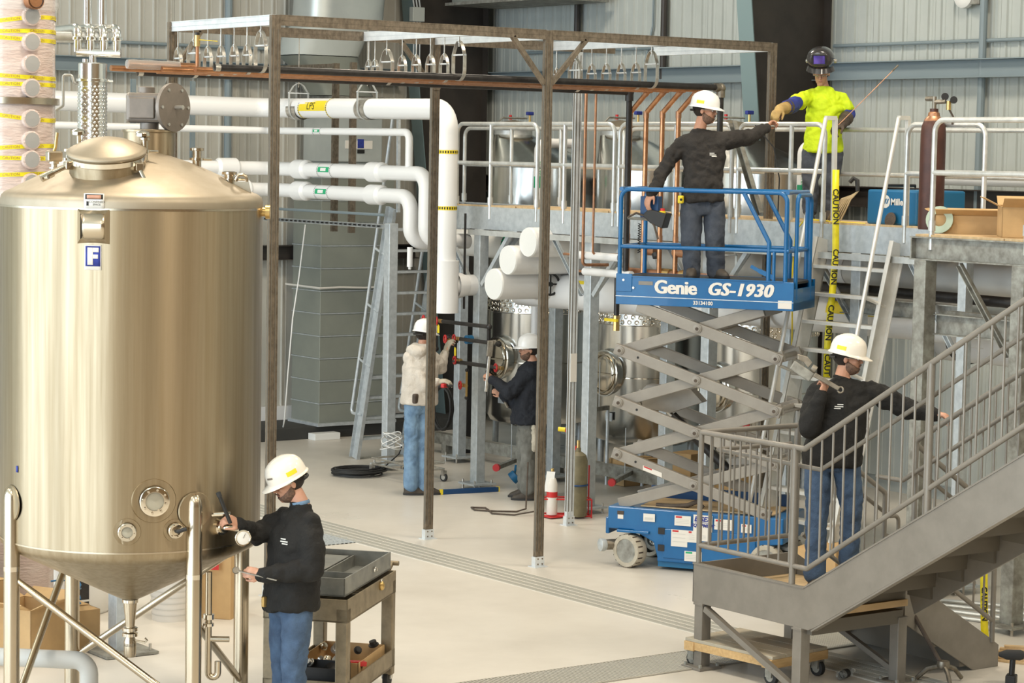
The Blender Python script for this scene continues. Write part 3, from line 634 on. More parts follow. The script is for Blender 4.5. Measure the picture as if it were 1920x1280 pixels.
# white horizontal vessel at the right
t = thing('white_vessel', (17.5, 15.2, 2.0), 'white round-ended horizontal vessel hung under the right deck', 'vessel')
MB().lathe([(.01, -.02), (.12, 0), (.22, .05), (.27, .14), (.285, .26), (.285, 3.5)], (17.3, 16.74, 2.22), 32, (0,-1,0)).obj('shell', 'insul', t, 50)
strap(MB(), arc((17.3, 16.2, 2.22), (1,0,0), (0,0,-1), .295, 0, math.pi, 16), (0,1,0), .07, .012).obj('cradle_strap', 'blackpipe', t)
MB().chan((17.02, 16.2, 2.22), (17.02, 16.2, 3.0), .04, .05, .006, up=(0,1,0)).obj('hanger_post', 'blackpipe', t, 0)
MB().box((17.04, 15.93, 2.16), (.01, .34, .10)).obj('label', 'paperwhite', t, 0)
t = thing('insulated_pipe', (19.2, 16, 3.8), 'long white pipe along the back wall behind the blue welding machine', 'pipe')
MB().cyl((19.3, 18.6, 3.72), (19.3, 10.5, 3.72), .085, n=20).obj('pipe_run', 'insul', t)
# dark column base panel and pipe between duct wall and tanks
o = MB().bb(17.6, 17.9, 25.2, 25.3, 0, 2.05).obj('dark_post', 'black', smooth=0); tag(o, 'dark post behind the valve cluster', 'post')
# ---------------------------------------------------------------- valve cluster on the column
vc = thing('valve_manifold', (15.7, 22.5, 1.9), 'black pipe manifold with red handwheels fixed to the catwalk column', 'valve manifold')
def fitting(p, r=.026): MB().ell(p, (r, r, r), 10, 6).obj('fitting', 'blackpipe', vc)
def mpipe(pts, r=.022, m='blackpipe'):
    MB().tube(pts, r, 8).obj('pipe', m, vc)
    for p in pts: fitting(p, r*1.6)
x0 = 15.62
mpipe([(x0, 23.05, 1.93), (x0, 21.95, 1.93), (x0, 21.95, 1.42)])
mpipe([(x0, 22.76, 1.75), (x0, 21.76, 1.75)])
mpipe([(x0, 22.62, 1.72), (x0, 22.62, 1.48), (x0, 21.8, 1.48)])
mpipe([(x0, 23.02, 1.92), (x0, 23.02, 1.6)]); mpipe([(x0, 22.38, 1.40), (x0, 22.38, 1.08)], .014, 'brass')
MB().tube([(x0+.02, 22.49, 2.1), (x0+.02, 22.49, 3.2)], .014, 8).obj('drop_pipe', 'blackpipe', vc)
for p, mm in (((x0, 22.95, 1.93), 1), ((x0, 23.22, 1.93), 1), ((x0, 22.76, 1.73), 1), ((x0, 22.58, 1.75), 0), ((x0, 22.56, 1.50), 1), ((x0, 22.44, 1.22), 1), ((x0, 21.74, 1.48), 1)):
    b = MB().cyl((p[0], p[1]-.06, p[2]), (p[0], p[1]+.05, p[2]), .024, n=8).obj('valve_body', 'brass', vc)
    MB().tube(arc((p[0]-.03, p[1]+.03, p[2]), (.3,.95,0), (0,0,1), .042, 0, 2*math.pi, 14)[:-1], .012, 6, closed=True).obj('handwheel', 'red', b)
    MB().cyl((p[0]-.035, p[1]+.03, p[2]), (p[0]+.0, p[1]+.02, p[2]), .009, n=6).obj('stem', 'brass', b)
for p in ((x0-.02, 22.95, 1.84), (x0-.02, 22.6, 1.60)): MB().prism([(-.022, -.05), (.022, -.05), (.022, .03), (.008, .05), (-.008, .05), (-.022, .03)], p, (0,-1,0), (0,0,1), (.003,0,0)).obj('yellow_tag', 'yellow', vc, 0)
MB().lathe([(.05, -.04), (.05, .04)], (x0+.05, 22.42, 1.75), 16, (1,0,0)).obj('blue_gauge', 'bluemachine', vc)
# ================================================================ STRUT FRAME AND PIPES
FX = (10.41, 13.34, 16.14); YF, YB, FZ = 17.88, 19.75, 5.045
sf = thing('pipe_rack', (13.3, 18.8, 0), 'tall open frame of bronze strut channel carrying pipes overhead', 'frame')
def strut_v(x, y, z1, m='strut', z0=0):
    "double channel post with slot shade as dark strips"
    b = MB().bb(x-.041, x+.041, y-.0205, y+.0205, z0, z1)
    b.bb(x-.044, x-.036, y-.0225, y+.0225, z0, z1).bb(x+.036, x+.044, y-.0225, y+.0225, z0, z1).bb(x-.004, x+.004, y-.0225, y+.0225, z0, z1)
    p = b.obj('post', m, sf, 0)
    MB().bb(x-.030, x-.022, y-.0240, y-.0228, z0+.15, z1-.12).bb(x+.014, x+.022, y-.0240, y-.0228, z0+.15, z1-.12).bb(x-.0455, x-.044, y-.012, y+.012, z0+.15, z1-.12).obj('slot_shade', 'stairdark', p, 0)  # dark strips: shade inside the strut slots put into colour
    return p
def foot(p, x, y):
    f = MB().bb(x-.075, x+.075, y-.06, y+.06, 0, .008).obj('foot_plate', 'zincdaylit', p, 0)
    MB().bb(x-.05, x+.05, y-.03, y-.024, .008, .10).bb(x-.056, x-.05, y-.03, y+.03, .008, .10).obj('foot_bracket', 'zincdaylit', p, 0)
    for a in (-.025, .025):
        for z in (.03, .08): MB().cyl((x+a, y-.034, z), (x+a, y-.029, z), .008, n=6).obj('bolt', 'strut', p)
posts = {}
for x in FX:
    for y in (YF, YB):
        if (x, y) == (FX[2], YB): continue
        p = strut_v(x, y, FZ, 'strut'); foot(p, x, y); posts[(x, y)] = p
p = strut_v(15.13, YB, FZ, 'zincdaylit'); foot(p, 15.13, YB)
MB().bb(15.09-.0, 15.17, YB-.03, YB-.024, 1.52, 1.82).obj('paper_notice', 'paperwhite', p, 0)
def strut_h(a, b, m='strut', w=.041, h=.082):
    a, b = V(a), V(b); d = (b-a).normalized(); n_ = V((d.y, -d.x, 0))
    k = MB().bar(a, b, w, h)
    for z in (-h/2, 0, h/2): k.bar(a+V((0,0,z)), b+V((0,0,z)), w+.005, .008)
    return k.obj('beam', m, sf, 0)
zt = FZ-.041
for y in (YF, YB):
    strut_h((FX[0]+.04, y, zt), (FX[1]-.04, y, zt)); strut_h((FX[1]+.04, y, zt), (FX[2]-.04 if y == YF else 15.6, y, zt))
for x in (FX[0], 12.5, FX[1], 14.78, FX[2]):
    strut_h((x, YF+.02, zt), (x, YB-.02, zt), 'zincdaylit')  # cross beams paler than the frame: daylight on them is in the colour
def diag(a, b): MB().bar(a, b, .041, .041).obj('brace', 'strut', sf, 0)
diag((13.30, YF, 4.55), (12.93, YF, 4.97)); diag((13.38, YF, 4.55), (13.78, YF, 4.97))
diag((13.30, YB, 4.55), (12.93, YB, 4.97)); diag((10.45, YB, 4.62), (10.7, YB, 4.97))
MB().prism([(-.09, .0), (.09, 0), (.035, -.09), (-.035, -.09)], (13.34, YB-.03, 4.60), (1,0,0), (0,0,1), (0,.006,0)).obj('gusset', 'strut', sf, 0)
# hangers: rows along Y under the cross beams
rows = {FX[0]: [(19.64, 's'), (19.34, 'b'), (19.07, 's'), (18.83, 's'), (18.59, 's'), (18.36, 's'), (18.12, 'B')],
        12.5: [(19.66, 't'), (19.55, 't'), (19.34, 'b'), (19.07, 's'), (18.83, 's'), (18.59, 's'), (18.36, 's'), (18.12, 'B')],
        14.78: [(19.66, 't'), (19.34, 'b'), (19.07, 's'), (18.83, 's'), (18.59, 's'), (18.36, 's'), (18.12, 'B')]}
BAYN = {FX[0]: 'end', 12.5: 'middle', 14.78: 'far'}
for x, L in rows.items():
    cnt = {}
    for y, k in L:
        cnt[k] = cnt.get(k, 0)+1; od = ('first', 'second', 'third', 'fourth', 'fifth')[cnt[k]-1]
        lab = {'s': od+' small clevis hanger from the back, %s row of the strut frame', 't': od+' tiny clevis hanger at the back of the %s row of the strut frame', 'b': 'large clevis hanger over the rear black pipe, %s row of the strut frame', 'B': 'tallest clevis hanger over the front black pipe, %s row of the strut frame'}[k] % BAYN[x]
        if k == 's': hanger((x, y, 4.57), (1,0,0), .025, .062, .23, zt-.04, lab, group='small clevis hangers in the %s row' % BAYN[x])
        elif k == 't': hanger((x, y, 4.62), (1,0,0), .02, .045, .15, zt-.04, lab, group='smallest hangers in the %s row' % BAYN[x])
        elif k == 'b': hanger((x, y, 4.56), (1,0,0), .031, .10, .31, zt-.04, lab, sw=.036)
        else: hanger((x, y, 4.585), (1,0,0), .031, .092, .33, zt-.04, lab, sw=.036)
# black pipes
t = thing('black_pipe', (12.8, 18.12, 4.585), 'front black steel pipe on the strut frame, elbow down by the lift man', 'pipe')
MB().tube(bend([(9.97, 18.12, 4.585), (15.68, 18.12, 4.59), (15.68, 18.12, 2.9)], .03, 4), .031, 14).obj('pipe_run', 'blackpipe', t)
MB().lathe([(.026, 0), (.022, .03)], (9.97, 18.12, 4.585), 14, (1,0,0), True).obj('bore', 'ink', t)
MB().lathe([(.033, .0), (.033, .05), (.029, .05)], (9.955, 18.12, 4.585), 14, (1,0,0), False).obj('thread', 'zinc', t)
e = MB().ell((15.68, 18.12, 4.585), (.05, .05, .05), 12, 8).cyl((15.68, 18.12, 4.56), (15.68, 18.12, 4.49), .044, n=12).cyl((15.6, 18.12, 4.588), (15.66, 18.12, 4.588), .044, n=12).obj('elbow', 'cast', t)
t = thing('black_pipe', (12.5, 19.34, 4.56), 'rear black steel pipe on the strut frame, turning down beside the copper risers', 'pipe')
MB().tube(bend([(9.86, 19.34, 4.56), (15.49, 19.34, 4.55), (15.49, 19.34, 2.7)], .03, 4), .031, 14).obj('pipe_run', 'blackpipe', t)
MB().ell((15.49, 19.34, 4.55), (.05, .05, .05), 12, 8).cyl((15.49, 19.34, 4.53), (15.49, 19.34, 4.46), .044, n=12).obj('elbow', 'blackpipe', t)
MB().lathe([(.033, .0), (.033, .05), (.029, .05)], (9.845, 19.34, 4.56), 14, (1,0,0), False).obj('thread', 'zinc', t)
# copper mains with offset drops
CY = (19.07, 18.83, 18.59, 18.36); CX0 = (9.9, 9.33, 9.7, 9.9); ORD = ('first', 'second', 'third', 'fourth')
for i, y in enumerate(CY):
    xe = 15.53+.02*i
    t = thing('copper_pipe', (xe, y, 2.7), '%s thick copper pipe from the rear black pipe, dropping behind the lift' % ORD[i], 'pipe', None)
    MB().tube(bend([(CX0[i], y, 4.57), (xe, y, 4.57), (xe, y+.30, 4.34), (xe, y+.30, 2.66)], .05, 5), .026, 14).obj('pipe_run', 'copper', t, 50)
    for p, a in (((xe, y, 4.57), (1,0,0)), ((xe, y+.30, 4.32), (0,0,1)), ((xe, y+.03, 4.545), (0,.8,-.6)), ((xe, y+.3, 3.05), (0,0,1))):
        MB().cyl(V(p)-V(a)*.035, V(p)+V(a)*.035, .030, n=14).obj('coupling', 'copperold', t)
t = thing('wrapped_pipe', (9.6, 18.6, 4.6), 'plastic-wrapped copper pipe end sticking out past the strut frame', 'pipe')
MB().cyl((9.42, 18.66, 4.605), (10.05, 18.66, 4.60), .036, n=16).obj('pipe_run', 'copper', t)
MB().lathe([(.040, 0), (.046, .05), (.041, .12), (.046, .2), (.04, .3), (.045, .42), (.04, .5)], (9.40, 18.66, 4.605), 16, (1,0,0)).obj('wrap', 'clearwrap', t)
t = thing('copper_riser', (10.3, 18.95, 4.6), 'short copper riser with yellow-handled ball valve at the frame corner', 'valve')
MB().cyl((10.28, 19.03, 4.58), (10.28, 19.03, 4.85), .016, n=12).obj('riser', 'copperold', t)
MB().cyl((10.28, 19.03, 4.80), (10.28, 19.03, 4.90), .026, n=10).obj('ball_valve', 'brass', t); MB().cyl((10.28, 19.03, 4.90), (10.28, 19.03, 4.925), .02, n=8).obj('cap', 'black', t)
MB().bar((10.28, 19.02, 4.86), (10.43, 18.93, 4.85), .02, .006).obj('lever', 'yellow', t, 0)
for k, (y, zl, r, lab) in enumerate(((20.02, 2.73, .017, 'left of the two thin copper risers under the strut frame'), (19.85, 2.85, .013, 'right of the two thin copper risers under the strut frame'))):
    o = MB().tube(bend([(15.45, y-.3, 4.55), (15.45, y-.3, 4.5), (15.45, y-.3, zl), (15.75, y-.36, zl)], .04, 5), r, 12).obj('copper_pipe', 'copperold'); tag(o, lab, 'pipe')
    o.location.y = .3
for k, (z, lab) in enumerate(((2.83, 'upper white-sleeved small pipe crossing under the thin copper risers'), (2.66, 'lower white-sleeved small pipe crossing under the thin copper risers'))):
    t = thing('insulated_pipe', (15.6, 19.9, z), lab, 'pipe')
    MB().cyl((15.5, 20.25-.05*k*4, z), (15.5, 19.45-.2*k, z), .042, n=14).obj('sleeve', 'insul', t)
    MB().cyl((15.5, 20.42-.2*k, z), (15.5, 20.2-.2*k, z), .014, n=8).obj('pipe_end', 'copperold', t)
t = thing('header_pipe', (15.5, 18.9, 2.72), 'soldered copper header with valves under the thick copper risers', 'pipe')
MB().cyl((15.62, 19.5, 2.70), (15.62, 17.6, 2.70), .03, n=12).obj('header', 'copperold', t)
for y in (18.85, 18.5, 18.05): MB().cyl((15.62, y+.09, 2.70), (15.62, y-.09, 2.70), .048, n=10).obj('fitting', 'brass', t)
for y in (19.1, 18.6): MB().cyl((15.62, y+.1, 2.92), (15.62, y-.1, 2.92), .05, n=12).obj('valve', 'copperold', t); MB().cyl((15.6, y-.12, 2.90), (15.6, y-.14, 2.86), .05, n=10).obj('valve_handle', 'black', t)
t = thing('black_pipe', (15.6, 20, 2.4), 'short black gas drop with yellow valve handle beside the lift', 'pipe')
MB().cyl((15.55, 19.55, 2.62), (15.55, 19.55, 2.2), .03, n=12).obj('pipe_run', 'blackpipe', t); MB().cyl((15.55, 19.55, 2.22), (15.55, 19.55, 2.06), .035, n=8).obj('valve_body', 'brass', t); MB().box((15.52, 19.6, 2.17), (.03, .2, .03)).obj('handle', 'yellow', t, 0)
hanger((15.72, 18.0, 2.76), (0,1,0), .15, .115, .26, 3.02, 'galvanized clevis hanger behind the legs of the man on the lift', 'galvrail', .03)
# ================================================================ SCISSOR LIFT
LB = V((14.061, 17.438, 0)); LL = V((-.534, .845, 0)).normalized(); LN = V((.845, .534, 0)).normalized()
def LP(s, o, z): return LB+LL*s+LN*o+V((0,0,z))
LW = .76
lift = thing('scissor_lift', LP(-.66, .38, 0), 'raised blue and grey scissor lift holding a man in black shirt', 'scissor lift')
def lbox(s0, s1, o0, o1, z0, z1): return MB().add([LP(a, b, c) for c in (z0, z1) for a, b in ((s0,o0),(s1,o0),(s1,o1),(s0,o1))], [(0,3,2,1),(4,5,6,7),(0,1,5,4),(1,2,6,5),(2,3,7,6),(3,0,4,7)])
def lpr(poly, o0, o1): return MB().prism(poly, LB+LN*o0, LL, (0,0,1), LN*(o1-o0))
LF = LL*-1  # reading direction along the side
def lfn(s, z, off=-.004): return plane_fn(LP(s, off, z), LF, (0,0,1))
def sticker(par_, s0, s1, z0, z1, m='paperwhite', off=-.004, name='decal'): return lbox(s0, s1, off, off+.003, z0, z1).obj(name, m, par_, 0)
# chassis
ch = lpr([(.20, .575), (.20, .36), (-.05, .36), (-.26, .26), (-.30, .12), (-.30, .08), (-1.28, .08), (-1.28, .30), (-1.52, .33), (-1.52, .575)], 0, LW).obj('chassis', 'blue', lift, 0, .012)
lbox(-.36, -1.26, -.012, 0, .12, .40).obj('side_door', 'blue', ch, 0, .006)
lbox(-.30, -1.30, .03, LW-.03, .03, .09).obj('pothole_guard', 'bluemachine', ch, 0)
lbox(.24, .20, .05, LW-.05, .30, .46).obj('end_plate', 'blue', ch, 0, .01)
lbox(-.0, -1.45, LW-.07, LW-.03, .575, .70).obj('rear_rail', 'bluedark', ch, 0)
lbox(-.1, -1.4, .08, LW-.1, .58, .592).obj('chassis_top', 'plywood', ch, 0)
MB().tube([LP(-.25, .10, .60), LP(-.4, .1, .60), LP(-.55, .12, .615), LP(-.64, .14, .655), LP(-.7, .14, .60)], .022, 8).obj('hydraulic_hose', 'leather', ch)
for s, z in ((-.30, .375), (-.30, .215)): lbox(s-.01, s-.075, -.016, -.008, z-.03, z+.03).obj('latch', 'black', ch, 0)
# decals
def decal(s0, s1, z0, z1, red=True, band='red'):
    d = sticker(ch, s0, s1, z0, z1, 'paperwhite', -.016)
    if band: sticker(d, s0-.012, s0-(s0-s1)*.45, z1-.022, z1-.006, band, -.018, 'heading')
    n = 3
    for i in range(n):
        z = z1-.035-(z1-z0-.05)*i/n; sticker(d, s0-.015, s1+.02, z-.006, z, 'insulgrey', -.018, 'text_line')
decal(-.47, -.63, .44, .535); decal(-.44, -.60, .24, .40); decal(-.60, -.69, .29, .40); decal(-.69, -.80, .31, .40); decal(-.575, -.745, .11, .205, band='green'); decal(-.86, -1.04, .43, .53)
decal(-.16, -.275, .455, .53, band=None); decal(-1.12, -1.22, .42, .5)
sticker(ch, .10, .045, .46, .535, 'paperwhite', -.004); sticker(ch, .105, .04, .50, .535, 'leather', -.006, 'pictogram')
d = sticker(ch, -.655, -.84, .40, .555, 'paperwhite', -.016); text_mb('ESSEX', .062, lfn(-.745, .515, -.018), .0022, .25).obj('lettering', 'bluecloth', d, 0)
text_mb('EQUIPMENT', .042, lfn(-.748, .455, -.018), .0015, .25).obj('lettering', 'bluecloth', d, 0)
sticker(d, -.67, -.83, .482, .486, 'bluecloth', -.018, 'rule')
# wheels
def wheel(s, o, steer, face=-1):
    c = LP(s, o, .16); ax = (LN*math.cos(steer)+LL*math.sin(steer))*face
    w_ = MB().lathe([(.115, 0), (.15, 0), (.16, .015), (.16, .125), (.15, .14), (.115, .14), (.10, .1)], c-ax*.07, 32, ax, False).obj('wheel', 'tyre', lift)
    for k in range(18):
        a = 2*math.pi*k/18; e1 = ax.cross(V((0,0,1))).normalized(); q = e1*math.cos(a)+V((0,0,1))*math.sin(a)
        MB().bar(c+q*.1585+ax*.0, c+q*.1585+ax*.062, .012, .006, q).obj('tread_groove', 'leather', w_, 0)
    MB().lathe([(.118, .135), (.112, .13), (.10, .06), (.06, .055), (.05, .08), (.015, .085)], c-ax*.07, 28, ax).obj('rim', 'galvold', w_)
    for k in range(5):
        a = 2*math.pi*k/5; e1 = ax.cross(V((0,0,1))).normalized(); q = e1*math.cos(a)+V((0,0,1))*math.sin(a)
        MB().cyl(c+q*.038-ax*.0, c+q*.038+ax*.02, .008, n=6).obj('lug_nut', 'zinc', w_)
wheel(-.02, .03, -.35); wheel(-1.36, .05, 0); wheel(-.02, LW-.05, -.35, 1); wheel(-1.36, LW-.05, 0, 1)
lbox(.10, -.22, -.03, .25, .335, .36).obj('wheel_arch', 'blue', lift, 0, .005)
MB().cyl(LP(.22, .0, .20), LP(.08, .12, .20), .05, n=16).obj('drive_motor', 'cast', lift)
MB().lathe([(.055, 0), (.062, .02), (.062, .055), (.05, .06), (.02, .07)], LP(.22, .0, .20), 12, (LL-LN).normalized()).obj('motor_cap', 'galv', lift)
# scissor arms: pins measured on the near side
ZM = (2.30, 1.815, 1.32, .825); SM = -.645; SLf, SRt = .115, -1.405
arms = []
def scis(a, b, o0, o1, flat=True, m='arm'):
    a, b = LP(a[0], 0, a[1]), LP(b[0], 0, b[1]); a += LN*(o0+o1)/2; b += LN*(o0+o1)/2; d = (b-a).normalized()
    k = MB().bar(a-d*.06, b+d*.06, o1-o0, .105).obj('scissor_arm', m, lift, 0, .006); return k
def pin(s, z, o, par_):
    MB().lathe([(.042, 0), (.042, .012), (.03, .014), (.03, .022), (.012, .024)], LP(s, o, z), 14, -LN).obj('pin_boss', 'arm', par_)
    MB().cyl(LP(s, o-.02, z), LP(s, o-.029, z), .016, n=8).obj('pin_end', 'leather', par_)
for side, (o0, oi) in enumerate(((.0, .06), (LW-.05, LW-.11))):
    for i, zm in enumerate(ZM):
        zl, zr = zm-.245, zm+.245
        top = i == 0; bot = i == 3
        # outer arm falls from upper left to lower right
        la = (SLf, zm+.245) if not top else (-.10, zm+.17); rb = (SRt, zm-.245) if not bot else (-1.33, zm-.22)
        A = scis(la, rb, o0, o0+.05)
        B = scis((SLf if not bot else .06, zm-.245 if not bot else zm-.215), (SRt if not top else -1.2, zm+.245 if not top else zm+.175), oi, oi+.05 if side == 0 else oi+.04)
        if side == 0:
            pin(SM, zm, o0, A); pin(SRt if not bot else -1.33, zm-.245 if not bot else zm-.22, o0, A)
            if not top: pin(SLf, zm+.245, o0, A)
            for ds, dz in ((.28, -.09),):
                if not top: MB().cyl(LP(SLf-.18, o0-.002, zm+.245-.058), LP(SLf-.18, o0+.004, zm+.245-.058), .012, n=8).obj('bore', 'ink', A)
    if side == 0:
        d = MB().add([LP(s, -.003, z) for s, z in ((-.14, .985), (-.33, .925), (-.33, .88), (-.14, .94))], [(0,1,2,3)]).obj('decal', 'paperwhite', A, 0)
        MB().add([LP(s, -.005, z) for s, z in ((-.15, .98), (-.23, .955), (-.23, .942), (-.15, .967))], [(0,1,2,3)]).obj('heading', 'red', d, 0)
for i, zm in enumerate(ZM):   # cross tubes
    MB().cyl(LP(SM, 0, zm), LP(SM, LW, zm), .026, n=12).obj('cross_tube', 'arm', lift)
    if i: MB().cyl(LP(SLf, 0, zm+.245), LP(SLf, LW, zm+.245), .026, n=12).obj('cross_tube', 'arm', lift); MB().cyl(LP(SRt, 0, zm+.245), LP(SRt, LW, zm+.245), .026, n=12).obj('cross_tube', 'arm', lift)
# lift cylinder
hc = MB().cyl(LP(-.22, .38, 1.50), LP(-.36, .38, 1.36), .022, n=12).obj('piston_rod', 'zinc', lift)
MB().cyl(LP(-.30, .38, 1.43), LP(-.86, .38, .95), .045, n=16).obj('hydraulic_cylinder', 'blackpipe', lift)
lpr([(-.02, 1.50), (-.0, 1.66), (-.06, 1.72), (-.5, 1.70), (-.62, 1.58), (-.3, 1.46)], .30, .46).obj('cylinder_bracket', 'arm', lift, 0, .006)
lpr([(-.86, 1.06), (-1.4, 1.12), (-1.4, 1.06), (-.9, 1.0)], .3, .46).obj('cylinder_bracket', 'arm', lift, 0)
# platform
PL0, PL1, PZ = .165, -1.56, 2.77
pf = lbox(PL0, PL1, .0, LW, 2.50, 2.58).obj('platform', 'blue', lift, 0, .006)
lbox(PL0, PL1, -.012, .012, 2.50, 2.765).obj('side_board', 'blue', pf, 0, .004); lbox(PL0, PL1, LW-.02, LW, 2.50, 2.765).obj('side_board', 'blue', pf, 0)
lbox(PL0, PL0-.02, 0, LW, 2.50, 2.765).obj('end_board', 'blue', pf, 0); lbox(PL1+.02, PL1, 0, LW, 2.50, 2.70).obj('end_board', 'blue', pf, 0)
lbox(PL0-.02, PL1+.02, .012, LW-.02, 2.74, 2.762).obj('deck', 'black', pf, 0)
lbox(PL0, PL1, -.017, -.012, 2.575, 2.582).obj('edge_lip', 'galv', pf, 0); lbox(PL0-.15, PL1+.1, -.02, .012, 2.762, 2.772).obj('top_lip', 'blue', pf, 0)
lbox(PL0, PL0-.16, -.018, .0, 2.62, 2.79).obj('hinge_plate', 'blue', pf, 0, .005)
for s, z in ((.09, 2.73), (-.01, 2.66)): MB().cyl(LP(s, -.022, z), LP(s, -.012, z), .012, n=8).obj('bolt', 'zinc', pf)
T1 = text_mb('Genie', .175, lfn(-.425, 2.672, -.014), .003, 0, space=.98, thick=.006).obj('brand_lettering', 'paperwhite', pf, 0)
T2 = text_mb('GS-1930', .165, lfn(-1.045, 2.672, -.014), .002, .24, space=1.08, thick=.008).obj('model_lettering', 'paperwhite', pf, 0)
text_mb('33134100', .048, lfn(-.695, 2.540, -.014), .0015).obj('serial_number', 'paperwhite', pf, 0)
sticker(pf, -.06, -.20, 2.69, 2.725, 'stairgrey', -.016); sticker(pf, -1.415, -1.545, 2.52, 2.595, 'paperwhite', -.016)
# guard rails
def rail(pts, r=.021, o=0.012, b=.09, par_=None): return MB().tube(bend([LP(s, o, z) for s, z in pts], b, 6), r, 10).obj('guard_rail', 'blue', par_ or lift, 50)
for o in (.012, LW-.012):
    rail([(.14, 2.76), (.14, 3.585), (-1.47, 3.582), (-1.47, 2.76)], .021, o)
    rail([(.14, 3.045), (-1.50, 3.05)], .019, o)
    rail([(-1.06, 3.57), (-1.31, 3.12), (-1.31, 2.76)], .022, o, .03)
rail([(-1.36, 3.05), (-1.36, 2.77)], .016)
for s in (.14, -1.47):
    MB().tube([LP(s, .012, 3.585), LP(s, LW-.012, 3.585)], .021, 10).obj('end_rail', 'blue', lift); MB().tube([LP(s, .012, 3.045), LP(s, LW-.012, 3.045)], .019, 10).obj('end_rail', 'blue', lift)
MB().tube(bend([LP(-1.545, .1, 2.6), LP(-1.545, .1, 3.56), LP(-1.545, .6, 3.56), LP(-1.545, .6, 2.6)], .08, 5), .02, 10).obj('gate', 'blue', lift, 50)
MB().bar(LP(-1.36, .02, 2.80), LP(-1.22, .02, 2.86), .03, .04).bar(LP(-1.22, .02, 2.86), LP(-1.14, .02, 2.90), .03, .03).obj('rail_latch', 'blue', lift, 0)
# controls
cb = lbox(-.02, -.20, .10, .22, 3.32, 3.52).obj('manual_box', 'bluedark', lift, 0, .006)
cp = lpr([(-.06, 3.34), (-.12, 3.40), (-.30, 3.36), (-.26, 3.22), (-.14, 3.27)], .04, .22).obj('control_panel', 'black', lift, 0, .008)
MB().cyl(LP(-.245, .09, 3.365), LP(-.245, .09, 3.385), .03, n=12).obj('yellow_ring', 'yellow', cp); MB().cyl(LP(-.245, .09, 3.385), LP(-.245, .09, 3.41), .022, n=12).obj('stop_button', 'red', cp)
MB().tube([LP(.10, .1, 3.31), LP(-.17, .1, 3.30)], .014, 8).obj('control_arm', 'galvold', lift)
MB().tube([LP(.08, .05, 3.32), LP(.0, .05, 3.36), LP(-.1, .05, 3.33), LP(-.18, .05, 3.25), LP(-.22, .05, 3.12)], .01, 8).obj('control_cable', 'leather', lift)
MB().tube([LP(-.01+.012*math.cos(k*1.2), .12+.012*math.sin(k*1.2), 3.26-k*.0044) for k in range(64)], .004, 5).obj('coiled_cord', 'black', lift)
# ================================================================ SHIP LADDERS
def ship_ladder(name_lab, bot, top, wv, w, treads, rail_dir, m='alu', h0=.0, rails=True, green=None):
    "bot/top: foot and head of one stringer; wv: unit vector to the other one"
    bot, top, wv = V(bot), V(top), V(wv); d = (top-bot).normalized(); hz = V((d.x, d.y, 0)).normalized()
    nrm = wv.cross(d).normalized()
    if nrm.z < 0: nrm = -nrm
    t = thing('ship_ladder', bot, name_lab, 'ladder')
    for k, e in ((0, -1), (1, 1)):
        o = wv*(w*k); sgn = 1 if k == 0 else -1
        a, b = bot+o, top+o
        s_ = MB()
        s_.bar(a, b, .010, .17, nrm); s_.bar(a+nrm*.085+wv*(sgn*-.02), b+nrm*.085+wv*(sgn*-.02), .05, .010, nrm); s_.bar(a-nrm*.085+wv*(sgn*-.02), b-nrm*.085+wv*(sgn*-.02), .05, .010, nrm)
        so = s_.obj('stringer', m, t, 0)
        if rails:
            rr_ = bot+o-hz*rail_dir+V((0,0,0)); L = (top-bot).length; q = lambda f, off: bot+o+d*(L*f)-hz*off
            pts = [q(.16, .02), q(.16, .30), q(1.0, .30)+V((0,0,.0)), q(1.0, .30)+d*.55*0]
            hd = q(1.02, .30); tp = V((hd.x, hd.y, hd.z))
            H = top.z+1.15; k2 = (H-hd.z)/d.z
            ap = hd+d*k2
            MB().tube(bend([q(.18, .0), q(.18, .26), q(.55, .26), ap], .05, 4), .021, 10).obj('handrail', m, t, 50)
            for f in (.40, .62, .84): MB().tube([q(f, .26), q(f, .0)-V((0,0,.09))], .016, 8).obj('rail_bracket', m, t)
            MB().bar(ap, V((ap.x, ap.y, ap.z))+hz*.13, .04, .04).obj('handrail_top', m, t, 0)
            MB().bar(ap+hz*.12, V((ap.x, ap.y, top.z-.05))+hz*.14, .038, .038, hz).obj('upright', m, t, 0)
    for i in range(1, treads+1):
        c = bot.lerp(top, i/(treads+1)); MB().add([], [])
        tr = MB().bar(c+wv*.004, c+wv*(w-.004), .15, .03, (0,0,1)); tr.obj('tread', green if (green and i == 4) else m, t, 0)
    return t
ship_ladder('bright aluminium ship ladder with caution tape climbing to the catwalk', (15.04, 16.70, 0), (15.80, 16.70, 3.14), (0,-1,0), .97, 11, .26)
ship_ladder('grey aluminium ship ladder in front of the tall duct', (16.03, 25.40, 0), (16.03, 24.62, 3.2), (1,0,0), .72, 11, .26, 'galv', green='green')
for o in bpy.data.objects:
    if o.name.startswith('tread') and o.data.materials[0].name == 'green': o.data.materials[0] = MAT['galv']
